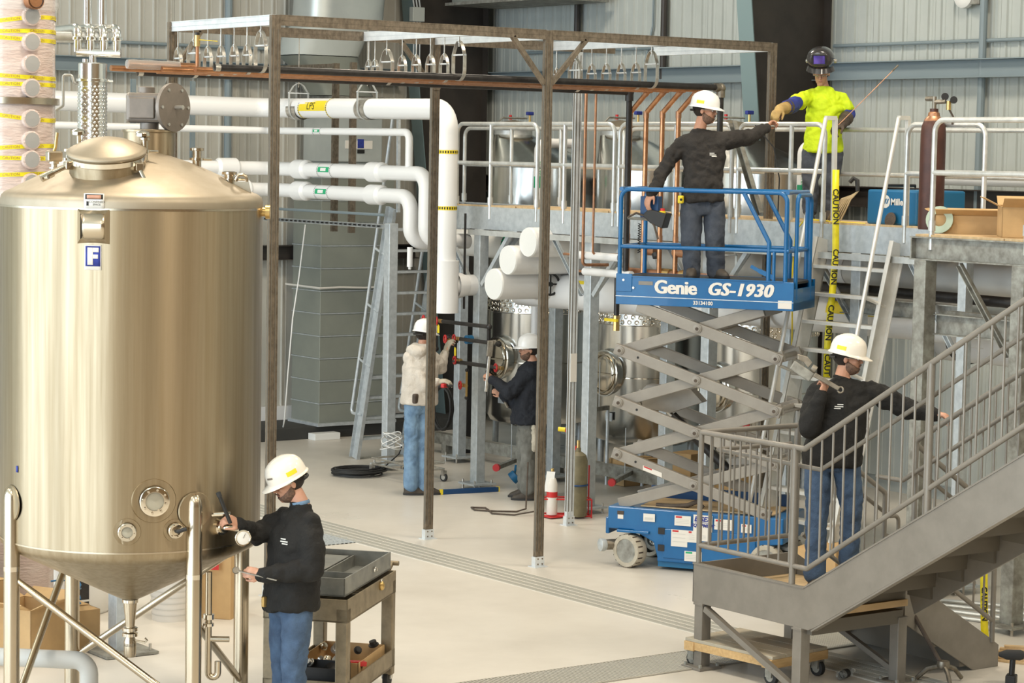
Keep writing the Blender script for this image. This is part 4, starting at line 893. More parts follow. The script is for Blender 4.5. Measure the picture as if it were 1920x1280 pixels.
# caution tape hanging on the bright ladder
t = thing('caution_tape', (15.72, 16.2, 0.4), 'yellow caution tape hanging from the railing down the bright ladder', 'tape')
def tape(t, pts, wdir, wd, texts, fs):
    P = [V(p) for p in pts]; W = V(wdir).normalized(); vs = []
    for p in P: vs += [p-W*wd/2, p+W*wd/2]
    o = MB().add(vs, [(2*i, 2*i+1, 2*i+3, 2*i+2) for i in range(len(P)-1)]).obj('tape_strip', 'yellowtape', t, 60)
    sm = o.modifiers.new('thick', 'SOLIDIFY'); sm.thickness = .0006
    L = [0]
    for i in range(1, len(P)): L.append(L[-1]+(P[i]-P[i-1]).length)
    def at(s):
        s = min(max(s, 0), L[-1]-1e-4)
        for i in range(len(P)-1):
            if L[i+1] >= s: f = (s-L[i])/(L[i+1]-L[i]); return P[i].lerp(P[i+1], f), (P[i+1]-P[i]).normalized()
    for s0, b in texts:
        def fn(x, y, h):
            p, d = at(s0+x); return p+W*y+d.cross(W).normalized()*.006
        text_mb(b, fs, fn, .002, grid=.02).obj('lettering', 'ink', t, 0)
RV = V((.809, -.588, 0))
tape(t, [(15.72, 16.48, 3.80), (15.715, 16.47, 3.5), (15.71, 16.45, 3.28), (15.70, 16.43, 3.0), (15.66, 16.42, 2.6), (15.62, 16.42, 2.2), (15.60, 16.40, 1.8)], RV, .065, [(.35, 'CAUTION'), (.92, 'CAUTION'), (1.45, 'CAUTION'), (1.85, 'CAUT')], .075)
t = thing('caution_tape', (13.9, 12.4, 0), 'lower end of yellow caution tape at the foot of the stairs', 'tape')
tape(t, [(14.15, 13.0, 1.0), (14.14, 12.99, .6), (14.10, 12.93, .2), (14.05, 12.85, .001)], RV, .06, [(.2, 'CAUTION'), (.62, 'CAUTION')], .06)
# ================================================================ STAIRCASE
SX0, SX1, SY0, SY1 = 11.73, 12.75, 12.51, 13.74; SLOPE = .59
st = thing('staircase', (12.2, 13.1, 0), 'grey painted steel staircase with landing and barred railings', 'staircase')
LZ = .635
def yz(poly, x, th, name, m='stairgrey', par_=None): return MB().prism(poly, (x, 0, 0), (0,1,0), (0,0,1), (th,0,0)).obj(name, m, par_ or st, 0, .004)
end = 9.0; zt_ = .808+SLOPE*(SY0-end)
side = [(SY1, .805), (SY0, .808), (end, zt_), (end, zt_-.345), (12.393, .529), (12.45, .505), (SY1, .503)]
yz(side, SX0, .012, 'stringer'); 
yz([(SY0, .808), (end, zt_), (end, zt_-.345), (12.393, .529)], SX1, .012, 'stringer')
for a, z in ((0, .805),):   # rolled top lip of the near stringer
    MB().bar((SX0+.012, SY1, .803), (SX0+.012, SY0, .806), .035, .012).bar((SX0+.012, SY0, .806), (SX0+.012, end, zt_-.003), .035, .012).obj('stringer_lip', 'stairgrey', st, 0)
    MB().bar((SX0+.03, 12.42, .505), (SX0+.03, end, zt_-.345), .06, .012).obj('stringer_flange', 'stairgrey', st, 0)
MB().bb(SX0, SX1+.012, SY1-.012, SY1, .503, .805).obj('landing_edge', 'stairgrey', st, 0, .004)
MB().bb(SX1, SX1+.012, SY0, SY1, .503, .70).obj('landing_edge', 'stairgrey', st, 0)
MB().bb(SX0+.012, SX1, SY0-.05, SY1-.012, LZ-.05, LZ).obj('landing_floor', 'plywood', st, 0)
MB().bb(SX0+.05, SX1-.05, 12.46, 12.56, .46, .56).obj('landing_beam', 'stairdark', st, 0)
for i in range(11):
    z = LZ+.18*(i+1); y = SY0-.02-.305*i
    MB().bb(SX0+.014, SX1, y-.305, y+.03, z-.045, z).bb(SX0+.014, SX1, y-.004, y+.004, z-.18, z).obj('step', 'stairdark', st, 0)
    MB().bb(SX1-.03, SX1, y-.28, y-.05, z-.14, z-.045).obj('step_bracket', 'stairdark', st, 0)
LEG = {}
for x, y in ((11.77, 13.66), (11.77, 12.56), (12.70, 12.50), (12.70, 13.66)):
    l = MB().bb(x-.046, x+.046, y-.046, y+.046, .012, .51).obj('leg', 'stairgrey', st, 0, .006)
    MB().bb(x-.11, x+.11, y-.11, y+.11, 0, .022).obj('foot_plate', 'stairgrey', l, 0, .004)
    MB().bb(x-.052, x+.052, y-.052, y+.052, .49, .505).obj('cap_plate', 'stairgrey', l, 0)
    for a, b in ((-.085, -.085), (.085, -.085), (.085, .085), (-.085, .085)): MB().cyl((x+a, y+b, .02), (x+a, y+b, .045), .014, n=6).obj('anchor_bolt', 'galvold', l)
MB().bar((11.75, 13.60, .47), (11.75, 12.62, .06), .045, .045).obj('brace', 'stairgrey', st, 0)
MB().bar((12.70, 12.56, .1), (12.70, 13.6, .47), .04, .04).obj('brace', 'stairgrey', st, 0)
# lower flight, down along +x
for y in (12.50, 13.70):
    MB().prism([(12.76, .80), (13.70, .235), (13.80, .17), (13.80, .0), (13.52, 0), (12.76, .44)], (0, y, 0), (1,0,0), (0,0,1), (0,.012,0)).obj('lower_stringer', 'stairgrey', st, 0, .004)
for i in range(3):
    z = LZ-.185*(i+1); x = SX1+.03+.30*i; MB().bb(x, x+.32, 12.51, 13.70, z-.04, z).bb(x-.004, x+.004, 12.51, 13.70, z, z+.185).obj('step', 'stairdark', st, 0)
# guard rails
gr = lambda pts, r, name, b=.03: MB().tube(bend(pts, b, 4), r, 10).obj(name, 'stairgrey', st, 50)
RT, RBt = 1.812, .945
def up(y): return SLOPE*(SY0-y)
def flight_guard(x, yb, y_end, off=0):
    gr([(x, yb, RT), (x, y_end, RT+SLOPE*(yb-y_end))], .021, 'top_rail'); 
x = SX0+.02
gr([(x, 13.70, .80), (x, 13.70, RT), (x, 12.555, RT), (x, 9.3, RT+SLOPE*(12.555-9.3))], .021, 'top_rail', .012)
gr([(x, 13.70, RBt), (x, 12.50, RBt), (x, 9.3, RBt+SLOPE*3.2+.10)], .019, 'bottom_rail', .02)
def bal(x, y, z0, z1, r=.0085): MB().cyl((x, y, z0), (x, y, z1), r, n=8).obj('baluster', 'stairgrey', st)
for k in range(1, 10): bal(x, 13.70-.112*k, RBt, RT)
for k in range(0, 26):
    y = 12.49-.113*k
    bal(x, y, RBt+(12.5-y)*(SLOPE+.03), RT+(12.555-y)*SLOPE)
for y in (12.655, 11.33, 10.0): MB().cyl((x, y, .80+max(0, up(y))), (x, y, RT+max(0, SLOPE*(12.555-y))), .024, n=12).obj('post', 'stairgrey', st)
# left side of the landing (along x)
yl = 13.70
gr([(x, yl, RT), (SX1, yl, RT)], .021, 'top_rail'); gr([(x, yl, RBt), (SX1, yl, RBt)], .019, 'bottom_rail')
for k in range(1, 9): bal(x+.113*k, yl, RBt, RT)
MB().cyl((SX1-.01, yl, .5), (SX1-.01, yl, RT+.02), .026, n=12).obj('post', 'stairgrey', st)
# far side guard of the upper flight
xf = SX1-.005
gr([(xf, 12.42, .80), (xf, 12.42, RT+.02), (xf, 9.3, RT+.02+SLOPE*3.12)], .021, 'top_rail', .06); gr([(xf, 12.42, RBt+.04), (xf, 9.3, RBt+.04+SLOPE*3.12)], .019, 'bottom_rail')
gr([(xf-.07, 12.75, 1.53), (xf-.07, 12.48, 1.53), (xf-.07, 9.3, 1.56+SLOPE*3.15)], .017, 'handrail', .03)
for k in range(0, 26):
    y = 12.33-.113*k; bal(xf, y, RBt+.04+(12.42-y)*SLOPE, RT+.02+(12.42-y)*SLOPE)
MB().cyl((xf, 11.2, .80+up(11.2)), (xf, 11.2, RT+up(11.2)), .024, n=12).obj('post', 'stairgrey', st)
# inner handrail round the landing
xh = x+.085
gr([(12.60, yl-.08, 1.685), (xh, yl-.08, 1.685), (xh, 12.47, 1.665), (xh, 9.3, 1.665+SLOPE*3.17)], .017, 'handrail', .03)
# lower flight rails
for y in (12.50, 13.70):
    gr([(12.82, y, RT-.02), (13.72, y, RT-.60), (13.72, y, .2)], .021, 'top_rail', .05); gr([(12.82, y, RBt), (13.72, y, RBt-.58)], .019, 'bottom_rail')
    for k in range(1, 8): bal(12.82+.113*k, y, RBt-.645*.113*k, RT-.02-.645*.113*k)
    gr([(12.9, y+.07, 1.58), (13.05, y+.07, 1.5), (13.85, y+.07, 1.0), (13.95, y+.07, 1.0), (13.95, y+.07, .8), (13.8, y+.07, .85)], .017, 'handrail', .05)
# ================================================================ BIG TANK
TC = V((6.93, 13.67, 0)); TRr = .825; FW = V((.5876, .8091, 0)); RT_ = V((.8091, -.5876, 0)); UP = V((0,0,1))
def TP(lat, dep, z): return TC+RT_*lat+FW*dep+UP*z
def tsurf(lat, z, off=0): # point on the near side of the shell
    a = math.asin(lat/TRr); n_ = RT_*math.sin(a)-FW*math.cos(a); return TC+n_*(TRr+off)+UP*z, n_
def shell_fn(lat, z, off=.0):
    a0 = lat/TRr
    return lambda x, y, h: TC+(RT_*math.sin(a0+x/TRr)-FW*math.cos(a0+x/TRr))*(TRr+off+h)+UP*(z+y)
bt = thing('mixing_tank', TC, 'large brushed stainless cone-bottomed mixing tank on tubular legs', 'tank')
MB().lathe([(TRr, 1.43), (TRr, 3.52)], TC, 96, caps=False).obj('shell', 'stainless', bt)
MB().lathe([(TRr+.0025, 3.512), (TRr+.0025, 3.524)], TC, 96, caps=False).obj('weld_seam', 'stainlesspipe', bt)
prof = [(TRr, 3.524), (TRr, 3.56), (TRr-.008, 3.585), (TRr-.03, 3.605), (TRr-.07, 3.622)]
for k in range(1, 13): r = (TRr-.07)*(1-k/12); prof.append((r, 3.622+.265*(1-(r/(TRr-.07))**1.55)))
MB().lathe(prof, TC, 96, caps=False).obj('dome', 'stainlessdome', bt, 50)
MB().lathe([(TRr, 1.43), (TRr-.006, 1.395), (TRr-.03, 1.365), (TRr-.07, 1.345), (.10, 1.02), (.055, 1.0)], TC, 96, caps=False).obj('cone_bottom', 'stainless', bt, 50)
MB().lathe([(TRr+.002, 1.425), (TRr+.002, 1.435)], TC, 96, caps=False).obj('weld_seam', 'stainlesspipe', bt)
out = MB().lathe([(.045, 1.03), (.045, .985), (.03, .83), (.03, .80)], TC, 24, caps=False).obj('outlet', 'stainlesspipe', bt)
for z, r in ((.985, .052), (.80, .05), (.765, .05), (.70, .04)): MB().lathe([(r*.8, -.014), (r, -.01), (r, .01), (r*.8, .014)], TC+UP*z, 20).obj('clamp', 'polished', out)
MB().lathe([(.034, 0), (.040, .02), (.040, .10), (.030, .13), (.022, .17), (.022, .2)], TC+UP*.62, 20).obj('valve', 'stainlesspipe', out)
MB().tube([TP(.04, -.02, .73), TP(.10, -.03, .72), TP(.115, -.03, .735), TP(.10, -.03, .75)], .007, 8).obj('wing_nut', 'polished', out)
MB().cyl(TP(.42, -.22, 1.16), TP(.47, -.25, 1.08), .03, n=14).obj('cone_nozzle', 'stainlesspipe', bt)
# legs
LA = 37; legs = []
for k in range(4):
    a = math.radians(LA+90*k); d = RT_*math.sin(a)-FW*math.cos(a); p = TC+d*.825
    l = MB().lathe([(.05, .24), (.05, 1.70), (.046, 1.735), (.034, 1.765), (.018, 1.78), (.002, 1.784)], p, 20).obj('leg', 'stainlesspipe', bt)
    MB().lathe([(.10, .222), (.10, .24)], p, 20).obj('foot_plate', 'stainlesspipe', l)
    MB().lathe([(.052, 1.255), (.052, 1.285)], p, 20, caps=False).obj('weld_band', 'polished', l)
    q = TC+d*(TRr+.004)+UP*1.68; MB().lathe([(.115, -.002), (.11, .006), (.06, .01)], q, 28, d).obj('pad', 'stainless', l)
    legs.append(p)
def cone_end_bar(a, b, r, par_):
    a, b = V(a), V(b); d = (b-a); L = d.length; d.normalize()
    MB().tube([a, a+d*.10, a+d*.2, b-d*.2, b-d*.10, b], [r*.75, r*.85, r, r, r*.85, r*.75], 12).obj('brace', 'stainlesspipe', par_)
# leg order: 0 front-right, 1 rear-right, 2 rear-left, 3 front-left
for i, j, z0, z1 in ((3, 0, 1.22, .42), (1, 2, 1.28, .46), (2, 3, 1.22, .34), (0, 1, 1.0, .36)):
    cone_end_bar(legs[i]+UP*z0, legs[j]+UP*z1, .024, bt)
# ports
def port(lat, z, r, glass=True, bolts=8):
    p, n_ = tsurf(lat, z); e1 = n_.cross(UP).normalized()
    MB().lathe([(r*1.5, -.006), (r*1.45, .003), (r*1.05, .004)], p, 36, n_, False).obj('reinforcing_pad', 'stainless', bt)
    f = MB().lathe([(r, -.01), (r, .03), (r*.92, .034), (r*.62, .034), (r*.60, .026)], p, 36, n_, False).obj('sight_port', 'polished', bt)
    MB().lathe([(r*.60, .026), (.001, .030)], p, 28, n_, False).obj('glass', 'glass' if glass else 'stainlesspipe', f)
    for k in range(bolts):
        a = 2*math.pi*k/bolts+.2; q = p+(e1*math.cos(a)+UP*math.sin(a))*r*.78; MB().cyl(q+n_*.03, q+n_*.046, r*.085, n=8).obj('bolt', 'polished', f)
    return p, n_
port(.265, 1.752, .092); port(.11, 1.565, .056, bolts=6); p, n_ = port(.385, 1.565, .048, False, 6)
MB().tube([p+n_*.03, p+n_*.06, p+n_*.07+RT_*.03+UP*.015, p+n_*.07+RT_*.05+UP*.02], .012, 8).obj('port_handle', 'black', bt)
# signs
def plate_on_shell(lat, z, w_, h, off, m, par_, name, n=6):
    fn = shell_fn(lat, z, off); vs = []
    for i in range(n+1):
        x = -w_/2+w_*i/n; vs += [fn(x, -h/2, 0), fn(x, h/2, 0)]
    o = MB().add(vs, [(2*i, 2*i+2, 2*i+3, 2*i+1) for i in range(n)]).obj(name, m, par_, 60); s_ = o.modifiers.new('thick', 'SOLIDIFY'); s_.thickness = .001; s_.offset = 0; return o
bx_ = MB()
nb = plate_on_shell(-.103, 3.415, .145, .155, .022, 'stainlesspipe', bt, 'name_plate')
for (x0, y0), (x1, y1) in (((-.10,.105),(.10,.105)),((-.10,-.105),(.10,-.105)),((-.10,-.105),(-.10,.105)),((.10,-.105),(.10,.105))):
    f0, f1 = shell_fn(-.103, 3.415, .0), shell_fn(-.103, 3.415, .024); k = .73
    vs = [f0(x0, y0, 0), f0(x1, y1, 0), f1(x1*k, y1*k, 0), f1(x0*k, y0*k, 0)]
    o = MB().add(vs, [(0,1,2,3)]).obj('plate_frame', 'stainless', bt, 0); o.modifiers.new('t', 'SOLIDIFY').thickness = .002
fs = plate_on_shell(-.105, 3.228, .105, .150, .003, 'paperwhite', bt, 'tank_letter_sign')
plate_on_shell(-.105, 3.236, .092, .122, .0045, 'bluecloth', fs, 'blue_field'); plate_on_shell(-.105, 3.236, .084, .114, .0052, 'bluecloth', fs, 'blue_panel')
for fx, fz, fw, fh in ((-.016, 0, .034, .104), (.012, .038, .048, .028), (.010, -.002, .044, .024)): plate_on_shell(-.105+fx, 3.236+fz, fw, fh, .0066, 'paperwhite', fs, 'letter')
ds = plate_on_shell(-.10, 3.567, .125, .092, .003, 'paperwhite', bt, 'danger_sticker')
plate_on_shell(-.10, 3.593, .110, .030, .004, 'ink', ds, 'danger_field'); plate_on_shell(-.10, 3.593, .088, .022, .005, 'skin', ds, 'danger_oval')
text_mb('CONFINED', .019, shell_fn(-.083, 3.562, .004)).obj('lettering', 'ink', ds, 0); text_mb('SPACE', .017, shell_fn(-.083, 3.546, .004)).obj('lettering', 'ink', ds, 0); plate_on_shell(-.140, 3.552, .014, .026, .004, 'ink', ds, 'pictogram')
plate_on_shell(-.80*TRr*1.05, 1.90, .02, .04, .003, 'bluecloth', bt, 'blue_sticker')
p, n_ = tsurf(.80, 3.50); MB().lathe([(.03, -.01), (.03, .03), (.045, .032), (.045, .06), (.03, .062)], TP(TRr-.01, -.0, 3.50), 18, RT_).obj('side_nozzle', 'brass', bt)
# manway on the dome
mc = TP(-.095, -.42, 3.865); ax = (UP*math.cos(.257)-FW*math.sin(.257)).normalized()
mw = MB().lathe([(.232, -.22), (.232, 0)], mc, 48, ax, False).obj('manway', 'stainless', bt)
MB().lathe([(.242, -.012), (.246, -.006), (.246, .004), (.22, .02), (.15, .055), (.08, .076), (.001, .085)], mc, 48, ax).obj('manway_lid', 'stainlessdome', mw, 60)
MB().lathe([(.236, -.055), (.244, -.05), (.244, -.02), (.236, -.015)], mc, 48, ax, False).obj('manway_rim', 'polished', mw)
e1 = ax.cross(FW).normalized(); e2 = ax.cross(e1)
def clamp(ang, swing):
    d = e1*math.cos(ang)+e2*math.sin(ang); b = mc+d*.25-ax*.06
    k = MB().box(b, (.05, .05, .05)).obj('clamp_lug', 'stainlesspipe', mw, 0, .006)
    tip = b+(d*swing+UP*(-.35)).normalized()*.17
    MB().cyl(b, tip, .013, n=10).obj('clamp_bolt', 'polished', k)
    dd = (tip-b).normalized(); s_ = dd.cross(UP).normalized()
    MB().tube([tip+s_*.05-dd*.01, tip+s_*.025, tip-s_*.025, tip-s_*.05-dd*.01], .012, 8).obj('wing_nut', 'polished', k); MB().cyl(tip-dd*.06, tip+dd*.02, .022, n=10).obj('hand_nut', 'polished', k)
for dlat, ang in ((-1, None), (1, None)):
    best = min((abs((e1*math.cos(a/50)+e2*math.sin(a/50)-(RT_*dlat*.85-FW*.53)).length), a/50) for a in range(315)); clamp(best[1], 1 if dlat < 0 else .25)
for dlat in (-.75, .8):
    best = min((abs((e1*math.cos(a/50)+e2*math.sin(a/50)-(RT_*dlat+FW*.6)).length), a/50) for a in range(315))
    d = e1*math.cos(best[1])+e2*math.sin(best[1]); b = mc+d*.25
    k = MB().cyl(b-ax*.06, b+ax*.06, .014, n=10).obj('clamp_stud', 'polished', mw); MB().lathe([(.02, 0), (.045, .012), (.04, .03), (.012, .04)], b+ax*.06, 14, ax).obj('hand_knob', 'polished', k)
# fittings standing on the dome
def zdome(lat, dep):
    r = min(math.hypot(lat, dep), TRr-.07); return 3.622+.265*(1-(r/(TRr-.07))**1.55)
def nozzle(lat, dep, h, r, fl=1.6, clampz=None, m='stainlesspipe'):
    z = zdome(lat, dep)-.02; p = TP(lat, dep, z)
    n_ = MB().lathe([(r, 0), (r, h), (r*fl, h+.003), (r*fl, h+.018), (r*.9, h+.022)], p, 18).obj('nozzle', m, bt)
    MB().lathe([(r*1.1, h*.45), (r*fl*1.05, h*.47), (r*fl*1.05, h*.60), (r*1.1, h*.62)], p, 18, caps=False).obj('clamp', 'polished', n_)
    MB().cyl(p+UP*(h*.53)+RT_*r*1.5, p+UP*(h*.53)+RT_*(r*fl+.05), .008, n=8).obj('wing_nut', 'polished', n_)
    return p
nozzle(.40, .05, .11, .028); nozzle(.62, -.05, .06, .032, 1.5); nozzle(-.42, .1, .10, .025)
nozzle(.12, -.30, .14, .022)
p = nozzle(-.50, .0, .05, .02); v = MB().box(p+UP*.10, (.10, .06, .07)).obj('butterfly_valve', 'stainlesspipe', bt, 0, .012)
MB().tube([p+UP*.13, p+UP*.16+RT_*.01, p+UP*.25+RT_*.02], .010, 8).obj('lever', 'brass', v)
lg = MB().tube(arc(TP(.70, -.08, 3.70), RT_, UP, .035, -.3, 3.44, 12), .010, 8).obj('lifting_lug', 'stainlesspipe', bt); MB().prism([(-.055, -.12), (.08, -.15), (.045, .0), (-.045, .0)], TP(.70, -.085, 3.69), RT_, UP, FW*.012).obj('lug_plate', 'stainlesspipe', lg, 0)
# sampling valve and drain by the worker's hands
sv = MB().lathe([(.05, -.02), (.05, .03), (.035, .035), (.035, .06)], *((lambda q: (q[0], 18, q[1]))(tsurf(.63, 1.56)))).obj('sample_port', 'polished', bt)
p, n_ = tsurf(.63, 1.56); gq = p+n_*.13+RT_*.06-UP*.05; ga = (RT_*.3-FW).normalized(); MB().tube(arc(gq+ga*.02, ga.cross(UP).normalized(), UP, .046, 0, 2*math.pi, 24)[:-1], .006, 8, closed=True).obj('gauge_rim', 'polished', bt); MB().bar(gq+ga*.025, gq+ga*.025+UP*.03+RT_*.012, .003, .002).obj('gauge_needle', 'ink', bt, 0)
MB().cyl(p+n_*.05, p+n_*.12+RT_*.05, .016, n=10).obj('sample_pipe', 'polished', sv)
MB().lathe([(.045, 0), (.045, .02), (.04, .022)], p+n_*.13+RT_*.06-UP*.05, 20, (RT_*.3-FW)).obj('gauge', 'paperwhite', sv); MB().cyl(p-RT_*.18+n_*.03+UP*.07, p+RT_*.03+n_*.06+UP*.09, .014, n=8).obj('sample_lever', 'polished', sv)
dp = MB().tube(bend([TP(.575, -.55, 1.28), TP(.575, -.55, .62), TP(.635, -.55, .62), TP(.635, -.55, .72)], .03, 4), .021, 12).obj('overflow_pipe', 'stainlesspipe', bt, 50)
for z in (1.0,): MB().lathe([(.036, -.015), (.036, .015)], TP(.575, -.55, z), 16).lathe([(.034, -.008), (.034, .008)], TP(.575, -.55, z-.05), 16).obj('clamp', 'polished', dp)
MB().tube([TP(.575, -.55, .86), TP(.705, -.55, .86)], .018, 10).obj('cross_pipe', 'stainlesspipe', dp)
# ---------------------------------------------------------------- agitator drive
ag = thing('gear_motor', TP(.12, .05, 3.88), 'grey geared motor with round flange on the tank top', 'motor')
c = TP(.085, .12, 3.82)
MB().lathe([(.165, 0), (.165, .17), (.175, .172), (.175, .185), (.10, .19)], c, 36).obj('lantern', 'stainless', ag); MB().lathe([(.06, .18), (.06, .25)], c, 20).obj('neck', 'motorgrey', ag)
g = c+UP*.33
MB().add([g+RT_*a+FW*b+UP*h for h in (-.10, .09) for a, b in ((-.14,-.08),(.10,-.08),(.10,.10),(-.14,.10))], [(0,3,2,1),(4,5,6,7),(0,1,5,4),(1,2,6,5),(2,3,7,6),(3,0,4,7)]).obj('gearbox', 'motorgrey', ag, 0, .02)
MB().add([g+RT_*a+FW*b+UP*h for h in (-.075, .06) for a, b in ((-.12,-.095),(.045,-.095),(.045,-.07),(-.12,-.07))], [(0,3,2,1),(4,5,6,7),(0,1,5,4),(1,2,6,5),(2,3,7,6),(3,0,4,7)]).obj('cover_plate', 'motorgrey', ag, 0, .008)
MB().lathe([(.055, 0), (.055, .035), (.035, .04)], g+UP*.09-RT_*.02, 20).obj('top_cap', 'motorgrey', ag); MB().lathe([(.08, .0), (.08, .1), (.155, .105), (.155, .13), (.04, .14)], g+RT_*.06, 32, (RT_*.8-FW*.5).normalized()).obj('flange_disc', 'motorgrey', ag)
ad = (RT_*.8-FW*.5).normalized(); e1_ = ad.cross(UP).normalized()
for k in range(6): q = g+RT_*.06+ad*.13+(e1_*math.cos(k*1.047)+UP*math.sin(k*1.047))*.125; MB().cyl(q, q+ad*.012, .010, n=8).obj('bolt', 'zinc', ag)
MB().cyl(g+RT_*.06+ad*.13, g+RT_*.06+ad*.2, .014, n=10).obj('shaft', 'zinc', ag)

TSC = 1.059   # true size of the tank: radius 0.874 m
for o_ in (bt, ag):
    l0 = o_.location.copy(); o_.scale = (TSC, TSC, TSC); o_.location = (l0.x*TSC, l0.y*TSC, CAM_H+(l0.z-CAM_H)*TSC)
# ================================================================ LEFT BACKGROUND
wc = V((7.93, 17.80, 0))
t = thing('wrapped_column', wc, 'tall pink column wrapped in plastic film and caution tape, with round windows', 'column')
MB().lathe([(.36, .0), (.36, 4.22)], wc, 40, caps=True).obj('lower_section', 'plasticwrap', t); MB().lathe([(.36, 4.26), (.36, 5.6)], wc, 40).obj('upper_section', 'plasticwrap', t)
MB().lathe([(.36, 4.21), (.395, 4.215), (.395, 4.265), (.36, 4.27)], wc, 40, caps=False).obj('flange', 'stainlesspipe', t)
d_ = (RT_*.62-FW*.785).normalized(); e1 = d_.cross(UP).normalized()
for z in (4.90, 4.70, 4.53, 4.34, 4.10, 3.93, 3.78, 3.6):
    w_ = MB().lathe([(.075, -.02), (.075, .035), (.06, .04)], wc+d_*.36+UP*z, 24, d_).obj('window_ring', 'plasticwrap', t); MB().lathe([(.062, .041), (.001, .044)], wc+d_*.36+UP*z, 24, d_, False).obj('window_glass', 'portglass', w_)
for z, tilt in ((4.84, .06), (4.77, .02), (4.735, -.02), (4.44, -.02), (4.37, .0), (4.14, -.05), (3.86, .03), (3.79, .0), (3.65, .02)):
    vs = []; n = 40
    for i in range(n+1):
        a = 2*math.pi*i/n; q = wc+V((math.cos(a), math.sin(a), 0))*(.364+.004*math.sin(a*7)); zz = z+tilt*math.sin(a+2.5)
        vs += [q+UP*(zz-.016), q+UP*(zz+.016)]
    tp = MB().add(vs, [(2*i, 2*i+2, 2*i+3, 2*i+1) for i in range(n)]).obj('caution_tape', 'yellowtape', t, 60)
    for k in range(5):
        a0 = math.radians(180+k*34); fn = lambda x, y, h, a0=a0, z=z, tilt=tilt: wc+V((math.cos(a0+x/.364), math.sin(a0+x/.364), 0))*.3705+UP*(z+tilt*math.sin(a0+x/.364+2.5)+y)
        text_mb('CAUTION', .03, fn).obj('lettering', 'copperold', tp, 0)
MB().lathe([(.375, 4.95), (.39, 5.0), (.37, 5.2)], wc, 40, caps=False).obj('loose_wrap', 'clearwrap', t)
MB().cyl(wc+d_*.34+UP*5.02, wc+d_*.46+UP*5.02, .07, n=20).obj('copper_port', 'copper', t); MB().lathe([(.06, .12), (.05, .10), (.001, .09)], wc+d_*.35+UP*5.02, 20, d_, False).obj('port_bore', 'ink', t)
# condenser column
cc = V((8.70, 17.89, 0))
t = thing('condenser', cc, 'slim dimpled stainless condenser column with pipe manifold above the tank', 'condenser')
MB().lathe([(.118, 2.6), (.118, 4.42)], cc, 36).obj('jacket', 'tanksteel', t); MB().lathe([(.118, 4.44), (.118, 4.565), (.10, 4.575)], cc, 36).obj('head', 'tanksteel', t)
MB().lathe([(.118, 4.415), (.135, 4.42), (.135, 4.44), (.118, 4.445)], cc, 36, caps=False).obj('clamp', 'tanksteel', t); MB().cyl(cc+RT_*.12+UP*4.43, cc+RT_*.17+UP*4.43, .01, n=8).obj('wing_nut', 'tanksteel', t)
m = MB()
for r_ in range(34):
    for k in range(22):
        a = 2*math.pi*(k+.5*(r_ % 2))/22; n_ = V((math.cos(a), math.sin(a), 0))
        if n_.dot(FW) > .3: continue
        m.lathe([(.011, 0), (.006, .003), (.001, .0035)], cc+n_*.118+UP*(3.42+r_*.029), 6, n_, False)
m.obj('dimples', 'tanksteel', t, 60)['kind'] = 'stuff'
MB().cyl(cc+UP*4.57, cc+UP*4.65, .03, n=14).obj('stub', 'tanksteel', t); MB().cyl(cc+UP*4.57-RT_*.06, cc+UP*4.605-RT_*.06, .025, n=12).obj('stub', 'tanksteel', t)
MB().cyl(cc-RT_*.13+UP*4.66, cc+RT_*.23+UP*4.655, .038, n=16).obj('manifold', 'tanksteel', t)
for k in range(4):
    p = cc+RT_*(-.12+k*.105)
    MB().tube(bend([p+UP*4.66, p+UP*4.86, p+UP*4.86+FW*.5-RT_*.3], .07, 5), .036, 14).obj('riser', 'tanksteel', t, 50); MB().lathe([(.044, 4.755), (.05, 4.76), (.05, 4.78), (.044, 4.785)], p, 16, caps=False).obj('union', 'tanksteel', t)
for k in range(2): MB().cyl(cc+RT_*(-.06+k*.12)+FW*.1+UP*4.86, cc+RT_*(-.06+k*.12)+FW*.1+UP*6.2, .034, n=12).obj('vent_riser', 'tanksteel', t)
MB().cyl(cc-RT_*.5+FW*.05+UP*4.78, cc+RT_*.05+FW*.05+UP*4.78, .045, n=14).obj('header', 'galvrail', t)
MB().tube(bend([cc-RT_*.30+UP*4.18, cc-RT_*.24+UP*4.22, cc-RT_*.24+UP*4.47, cc-RT_*.17+UP*4.47, cc-RT_*.15+UP*4.40, cc-RT_*.1+UP*4.41], .02, 4), .012, 10).obj('bypass_tube', 'galvrail', t, 50)
# grey bent pipe in the lower left corner
o = MB().tube(bend([TP(-1.6, 1.0, .40), TP(-.44, 1.0, .37), TP(-.44, 1.0, .0)], .1, 6), .062, 18).obj('floor_pipe', 'insulgrey', smooth=50); tag(o, 'grey bent pipe at the foot of the big tank', 'pipe')
